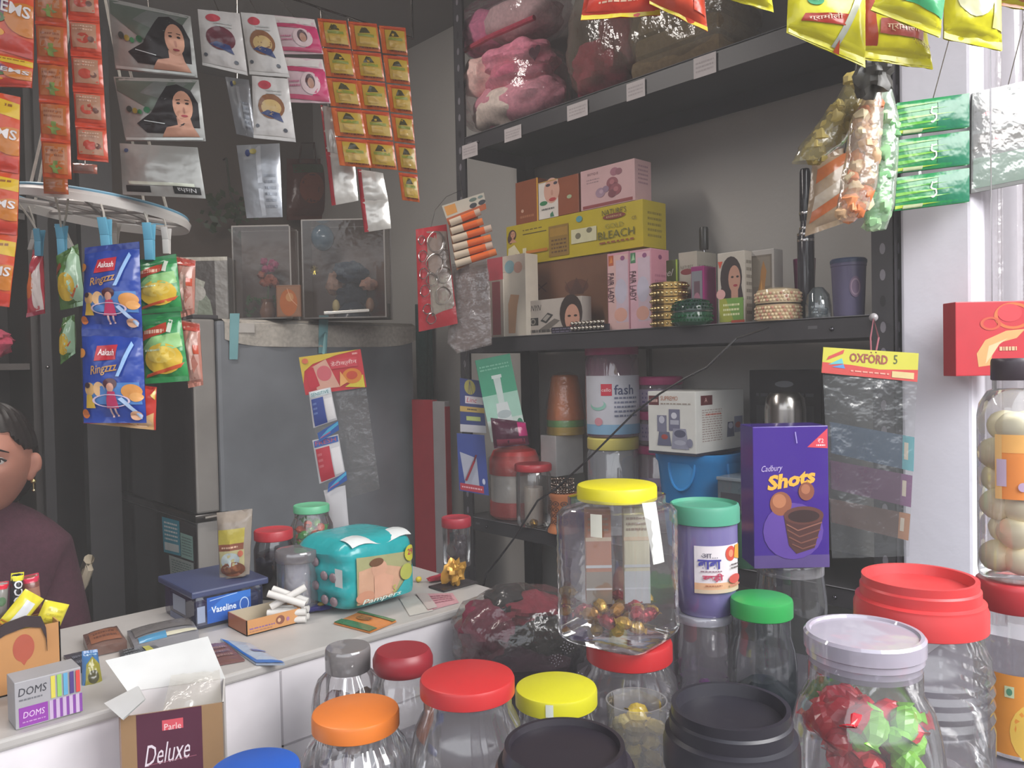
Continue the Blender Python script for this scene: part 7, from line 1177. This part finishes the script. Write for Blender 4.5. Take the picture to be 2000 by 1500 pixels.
sl = T.part('clear_sleeve'); Qs = pxquad((1606, 732), (1790, 746), (1774, 1086), (1624, 1090), tO+.004); Ss = pillow(Qs, .003, .003, 7, .02); sl.grid(lambda u, v: Ss(u, v, .002), 12, 20, M('8f9496', 'filmsheet'))
for k, (y0, y1, col, c2) in enumerate(((830, 905, '2a3f55', '3f8088'), (905, 975, '4a2244', '5c2a58'), (980, 1040, '4a3028', '8a5a38'))):
    p = T.part('inner_pack', label=('dark blue', 'plum', 'brown')[k]+' pack in the sleeve'); Qi = pxquad((1622, y0-6), (1786-4*k, y0+24), (1784-5*k, y1+16), (1624, y1-20), tO+.012); p.grid(lambda u, v: Qi(u, v), 1, 1, M(col, 'card')); p.grid(lambda u, v: Qi(u, v, -.004), 1, 1, M(col, 'card'), flip=True); p.art(Qi, [('r', .86, 0, 1, 1, c2), ('r', .88, .3, .93, .8, 'a89c8c')])
p = T.part('hanging_ribbon', label='pinkish ribbon loop'); A = Q(.5, .9, .001); hk = P(1706, 618, 1.46); p.tube([A, P(1700, 660, 1.40), P(1706, 622, 1.45), P(1716, 660, 1.40), A+CR*.008], .0016, M('8a5058', 'cloth'), 6); p.ball(P(1706, 620, 1.455), .008, m=M('9a9698', 'gloss'), n=8); p.tube([P(1706, 620, 1.455), on(1706, 618, 0, RX0-.001)], .003, M('77747a', 'metal'), 6); T.done()
T = Thing('red_sweet_carton', 'red carton with golden swirls fixed on the pale wall behind the jar of cream balls', 'box'); tR = 1.36; q = T.part('b'); A = P(1867, 735, tR); w_ = 170*tR/FPX; h_ = 145*tR/FPX; S = faces(q, A, CR, w_, h_, .04, M('b52632', 'card'), .0015)
q.art(S['f'], [('p', [(.26, .12), (.24, .3), (.34, .48), (.58, .6), (.8, .62), (.7, .5), (.5, .44), (.42, .3), (.40, .14)], 'c9945c'), ('p', [(.34, .16), (.38, .40), (.6, .5), (.5, .42), (.42, .28)], 'd8b088'), ('o', .66, .80, .22, .18, .2, 'c2602c'), ('e', .62, .84, .14, .12, 'c8303a'), ('e', .92, .62, .08, .08, 'b07840'), ('o', .40, .70, .12, .09, .3, 'b8482c'), ('T', .5, .3, .7, .42, 1, 'c8a07c')])
hk = T.part('hang_tape'); tp_ = A+CR*(w_*.5)+UP*h_+CF*.02; hk.tube([tp_, (tp_.x, tp_.y, 2.25), (tp_.x, tp_.y, 2.722)], .0012, M('b0acae', 'metal'), 5)
T.done()
T = Thing('dusty_plastic_curtain', 'tall dusty polythene sheet hanging in folds along the pale wall', 'plastic sheet'); q = T.part('sheet'); a, b_ = P(1892, 800, 1.47), P(2190, 800, 1.47)
q.grid(lambda u, v: Vector((a.x+(b_.x-a.x)*u, a.y+(b_.y-a.y)*u, .95+1.755*v))-CF*(.012*math.sin(u*40+math.sin(v*4))+.006*math.sin(u*90)), 60, 24, M('948a8c', 'filmdust'))
p = T.part('top_batten'); p.box((min(a.x, b_.x)-.01, min(a.y, b_.y)-.02, 2.70), (abs(b_.x-a.x)+.02, 0, 0), (0, .012, 0), (0, 0, .018), M('6d6a68', 'painted')) if False else p.tube([(a.x, a.y, 2.708), (b_.x, b_.y, 2.708)], .010, M('8a8684', 'painted'), 8); T.done()

T = Thing('pale_blue_packet', 'pale blue packet lying at the foot of the tiered black-lidded jar', 'packet'); q = T.part('p'); c = P(1545, 1492, .98); faces(q, (c.x-.03, c.y-.02, ZJ+.0006), CR, .09, .018, .05, M('7fa4cf', 'pouch'), .006); T.done()
T = Thing('white_paper_fold', 'folded white paper lying between the black-lidded jars', 'paper'); q = T.part('p'); c = P(1185, 1470, 1.04); faces(q, (c.x-.02, c.y-.0, ZJ+.0006), (CR+CF*.5), .07, .006, .06, M('d8d6cf', 'paper'), .002); T.done()
T = Thing('green_canister', 'dark green canister low on the rack shelf beside the chocolate box', 'canister'); c, r, h = stand(1432, 1476, 1000, zL, 1.585); c.z = zL; q = T.part('body'); q.lathe(c, [(r*.95, 0), (r, .004), (r, h*.9), (r*.95, h*.92)], M('2f5a44', 'plastic'), 32); q = T.part('lid'); q.lathe(c, [(r*1.02, h*.9), (r*1.02, h*.98), (r*.9, h), (0, h)], M('26463a', 'plastic'), 32); T.done()
# ================================================================== SEATED PERSON
def skinned(verts, edges, radii, levels=2):
    me = bpy.data.meshes.new('sk'); me.from_pydata([tuple(v) for v in verts], edges, []); o = bpy.data.objects.new('sk', me); COL.objects.link(o)
    md = o.modifiers.new('s', 'SKIN'); md.use_smooth_shade = True
    for i, r_ in enumerate(radii):
        r_ = r_ if isinstance(r_, tuple) else (r_, r_); me.skin_vertices[0].data[i].radius = r_; me.skin_vertices[0].data[i].use_root = (i == 0)
    sb = o.modifiers.new('u', 'SUBSURF'); sb.levels = levels
    dg = bpy.context.evaluated_depsgraph_get(); m2 = bpy.data.meshes.new_from_object(o.evaluated_get(dg))
    vs = [v.co.copy() for v in m2.vertices]; fs = [tuple(p.vertices) for p in m2.polygons]
    bpy.data.objects.remove(o); bpy.data.meshes.remove(me); bpy.data.meshes.remove(m2); return vs, fs
hc = P(-12, 900, 1.78)                     # head centre
T = Thing('person', 'person with dark tied-back hair in a plain maroon jumper seated behind the counter', 'person')
fw = (-CF*.967+CR*.254).normalized(); sd = Vector((-fw.y, fw.x, 0)).normalized()   # sd: towards the ear we see
if sd.dot(CR) < 0: sd = -sd
bf = Vector((-.25, -.97, 0)).normalized(); bsd = Vector((-bf.y, bf.x, 0)); bsd = bsd if bsd.dot(CR) > 0 else -bsd
tc = Vector((hc.x, hc.y, 0))-bf*.03-bsd*.052
def B(s, f, z): return tc+bsd*s+bf*f+UP*z
zs = hc.z-.20
body = T.part('body')
# bones: pelvis, waist, chest, neck base, neck top, arms, hands, legs
V = [B(0, 0, .52), B(0, 0, .72), B(0, .01, .92), B(0, .0, zs), Vector((hc.x, hc.y, hc.z-.08))-fw*.015,
     B(.145, 0, zs-.04), B(.19, .03, zs-.30), B(.12, .24, zs-.38), B(.08, .31, zs-.375),
     B(-.145, 0, zs-.04), B(-.19, .03, zs-.30), B(-.12, .24, zs-.38), B(-.08, .31, zs-.375),
     B(.10, .08, .50), B(.13, .38, .50), B(.13, .37, .08), B(.13, .44, .035), B(-.10, .08, .50), B(-.13, .38, .50), B(-.13, .37, .08), B(-.13, .44, .035)]
E_ = [(0, 1), (1, 2), (2, 3), (3, 4), (3, 5), (5, 6), (6, 7), (7, 8), (3, 9), (9, 10), (10, 11), (11, 12), (0, 13), (13, 14), (14, 15), (15, 16), (0, 17), (17, 18), (18, 19), (19, 20)]
Rr = [(.15, .12), (.13, .10), (.15, .11), (.09, .07), .055, .06, .045, .028, .03, .06, .045, .028, .03, .085, .06, .04, .035, .085, .06, .04, .035]
vs, fs = skinned(V, E_, Rr); body.add(vs, fs, M('b97f6c', 'skin'), True)
for s_, ib in ((1, 8), (-1, 12)):          # hands resting on the lap edge of the counter
    w_ = V[ib]
    for k in range(4):
        o = w_+bsd*(s_*(.012-.009*k))+bf*.02; L = (.030, .034, .032, .026)[k]
        vs, fs = skinned([o, o+bf*L+UP*.004, o+bf*(L*1.7)-UP*.008, o+bf*(L*2.1)-UP*.022], [(0, 1), (1, 2), (2, 3)], [.009, .0085, .008, .0065], 1); body.add(vs, fs, M('b97f6c', 'skin'), True)
    o = w_-bsd*(s_*.02); vs, fs = skinned([o, o-bsd*(s_*.022)+bf*.022, o-bsd*(s_*.02)+bf*.048], [(0, 1), (1, 2)], [.010, .009, .0075], 1); body.add(vs, fs, M('b97f6c', 'skin'), True)
def headf(u, v):
    a, b2 = 2*math.pi*u, math.pi*(v-.5); x, y, z = math.cos(b2)*math.sin(a), math.cos(b2)*math.cos(a), math.sin(b2)   # x side, y front
    X, Y, Z = .074*x, .092*y, .116*z
    if z < 0: k = 1-.30*(-z)**1.5; X *= k; Y *= 1-.10*(-z); 
    if y > 0:
        g = lambda cx, cz, sx, sz: math.exp(-((X-cx)/sx)**2-((Z-cz)/sz)**2)
        Y += .022*g(0, -.022, .011, .020)+.010*g(0, .0, .008, .022)-.011*(g(.031, .006, .016, .012)+g(-.031, .006, .016, .012))
        Y += .007*g(0, -.058, .020, .008)+.006*g(0, -.068, .016, .006)+.010*g(0, -.098, .022, .016)+.006*(g(.03, .026, .022, .008)+g(-.03, .026, .022, .008))+.005*(g(.045, -.03, .02, .02)+g(-.045, -.03, .02, .02))
    return hc+sd*X+fw*Y+UP*Z
body.grid(headf, 64, 48, M('b97f6c', 'skin'), closed_u=True)
def face_pt(X, Z, o=.0):   # a point just off the face
    best = None
    x = X/.074; z = Z/.116
    for it in range(1):
        zz = max(-.99, min(.99, z)); b2 = math.asin(zz); k = 1-.30*(-zz)**1.5 if zz < 0 else 1; sa = max(-.99, min(.99, x/k/math.cos(b2))); a = math.asin(sa)
    p = headf(a/(2*math.pi), b2/math.pi+.5); return p+fw*o
for s_ in (1, -1):
    e = face_pt(.031*s_, .006, -.0065); body.ball(e, .0135, .0135, .0122, M('d8cfca', 'gloss'), 10)
    body.ball(e+fw*.0072+sd*.002, .0072, .0072, .0072, M('20140f', 'gloss'), 8)
    pts = [face_pt((.031+dx)*s_, .006+dz, .0045) for dx, dz in ((-.016, -.001), (-.008, .004), (0, .006), (.009, .004), (.017, -.001))]; body.tube(pts, .0024, M('1a1110', 'hair'), 5)
    pts = [face_pt((.031+dx)*s_, .027+dz, .002) for dx, dz in ((-.018, -.002), (-.006, .003), (.008, .003), (.021, -.004))]; body.tube(pts, [.0015, .0028, .0024, .001], M('1a1110', 'hair'), 6)
pts = [face_pt(x_, -.063+z_, .004) for x_, z_ in ((-.022, 0), (-.010, .003), (0, .001), (.010, .003), (.022, 0))]; body.tube(pts, [.001, .0035, .004, .0035, .001], M('8d4448', 'skin'), 8)
# ear on the side we see, and its twin
for s_ in (1, -1):
    ec = hc+sd*(.073*s_)-fw*.010-UP*.018
    def earf(u, v, s_=s_, ec=ec):
        a, b2 = 2*math.pi*u, math.pi*(v-.5); d = Vector((math.cos(b2)*math.cos(a), math.cos(b2)*math.sin(a), math.sin(b2)))
        rim = 1-.35*math.exp(-((d.x-.2)**2+d.z**2)*6)*(1 if d.y*1 > 0 else 0)
        return ec+(fw*(-.25)+sd*s_*.75).normalized()*(d.x*.019*(1 if d.z > -.3 else .7))+fw*(d.y*.010*rim)+UP*(d.z*.032)+sd*(s_*.006*d.z)
    body.grid(earf, 20, 14, M('b97f6c', 'skin'), closed_u=True)
hair = T.part('hair')
def hairf(u, v):
    a, b2 = 2*math.pi*u, math.pi*(v-.5); x, y, z = math.cos(b2)*math.sin(a), math.cos(b2)*math.cos(a), math.sin(b2)
    X, Y, Z = .083*x, .100*y-.010, .124*z+.006
    lim = .024+.048*(1-min(1, abs(x)*1.15)**3)*(1 if y > 0 else 0)    # hairline height
    if y > -.38 and Z < lim+.001: # in front the hair ends at the hairline; sweep it back over the ears
        f = min(1, max(0, (y+.38)/.30)); X *= 1-.26*f; Y = Y*(1-.34*f)-.014*f; Z = Z*(1-.1*f)
    if y <= -.38 and z < -.6: X *= .85; Y *= .86
    w = .0016*math.sin(a*26+z*5); return hc+sd*(X*(1+w*9))+fw*Y+UP*(Z+w)
hair.grid(hairf, 72, 36, M('1b1413', 'hair'), closed_u=True)
bun = hc-fw*.105-UP*.02; hair.ball(bun, .045, .045, .045, M('1b1413', 'hair'), 14, wob=.2, seed=2)
er = T.part('earring', label='gold drop earring'); e0 = hc+sd*.076-fw*.006-UP*.051
er.ball(e0, .006, m=M('d8c58a', 'metal'), n=8); er.tube([e0, e0-UP*.018], .0012, M('d8c58a', 'metal'), 5); er.ball(e0-UP*.021, .0035, m=M('e8dcae', 'metal'), n=6)
sw = T.part('jumper')
Vs = [V[0]+UP*.03, V[1], V[2], V[3], V[4]+UP*.004, V[5], V[6], V[7]-bf*.01, V[9], V[10], V[11]-bf*.01]
vs, fs = skinned(Vs, [(0, 1), (1, 2), (2, 3), (3, 4), (3, 5), (5, 6), (6, 7), (3, 8), (8, 9), (9, 10)], [(.165, .135), (.145, .12), (.155, .125), (.12, .098), .080, .08, .062, .043, .08, .062, .043]); sw.add(vs, fs, M('4b2836', 'cloth'), True)
tr = T.part('trousers')
vs, fs = skinned([V[0]-UP*.01, V[13], V[14], V[15], V[17], V[18], V[19]], [(0, 1), (1, 2), (2, 3), (0, 4), (4, 5), (5, 6)], [(.17, .13), .11, .078, .055, .11, .078, .055]); tr.add(vs, fs, M('2c2a33', 'cloth'), True)
T.done()
# chair under the person: beige curved back rim shows beside the jumper
T = Thing('plastic_chair', 'beige plastic chair the person in maroon sits on', 'chair')
sb = T.part('seat'); sb.box(B(-.23, -.2, .27), bsd*.46, bf*.44, UP*.04, M('9c9180', 'plastic'), .015)
bk = T.part('backrest'); c1 = [P(x+16, y, 1.90) for x, y in ((158, 1092), (156, 1112), (146, 1140), (130, 1166), (118, 1180))]
pts = [B(-.25, -.24, .28), B(-.27, -.26, .66), B(-.22, -.27, .84), B(-.08, -.28, .88), B(.08, -.28, .88)]+[B(.2, -.28, .86)]+c1+[B(.27, -.24, .28)]
bk.tube(pts, .012, M('a89c88', 'plastic'), 8)
for k in range(6): bk.tube([B(-.2+.08*k, -.25, .28), B(-.2+.08*k, -.28, .87)], .009, M('a89c88', 'plastic'), 6)
for (a_, c_) in ((-.2, -.17), (.2, -.17), (-.2, .2), (.2, .2)):
    l_ = T.part('leg'); l_.tube([B(a_, c_, .28), B(a_*1.1, c_*1.1, 0)], [.02, .014], M('9c9180', 'plastic'), 8)
T.done()
# ================================================================== ADDED HAZE VOLUME STANDING IN FOR THE LENS FLARE VEIL, LIFTS THE BLACKS
hz = MB(); hz.box((-1.3, .06, .3), (2.86, 0, 0), (0, 3.24, 0), (0, 0, 2.35), M('cccccc', 'paper'))
T = Thing('flare_veil', 'added thin haze volume standing in for the lens flare veil', 'haze'); T.parts = [hz]; ho = T.done(); ho['kind'] = 'stuff'
hm = bpy.data.materials.new('haze'); hm.use_nodes = True; hn = hm.node_tree; hn.nodes.clear(); oo = hn.nodes.new('ShaderNodeOutputMaterial'); vs_ = hn.nodes.new('ShaderNodeVolumeScatter')
vs_.inputs['Color'].default_value = (1, .97, .96, 1); vs_.inputs['Density'].default_value = .03; vs_.inputs['Anisotropy'].default_value = .0; hn.links.new(vs_.outputs[0], oo.inputs['Volume'])
ho.data.materials.clear(); ho.data.materials.append(hm)
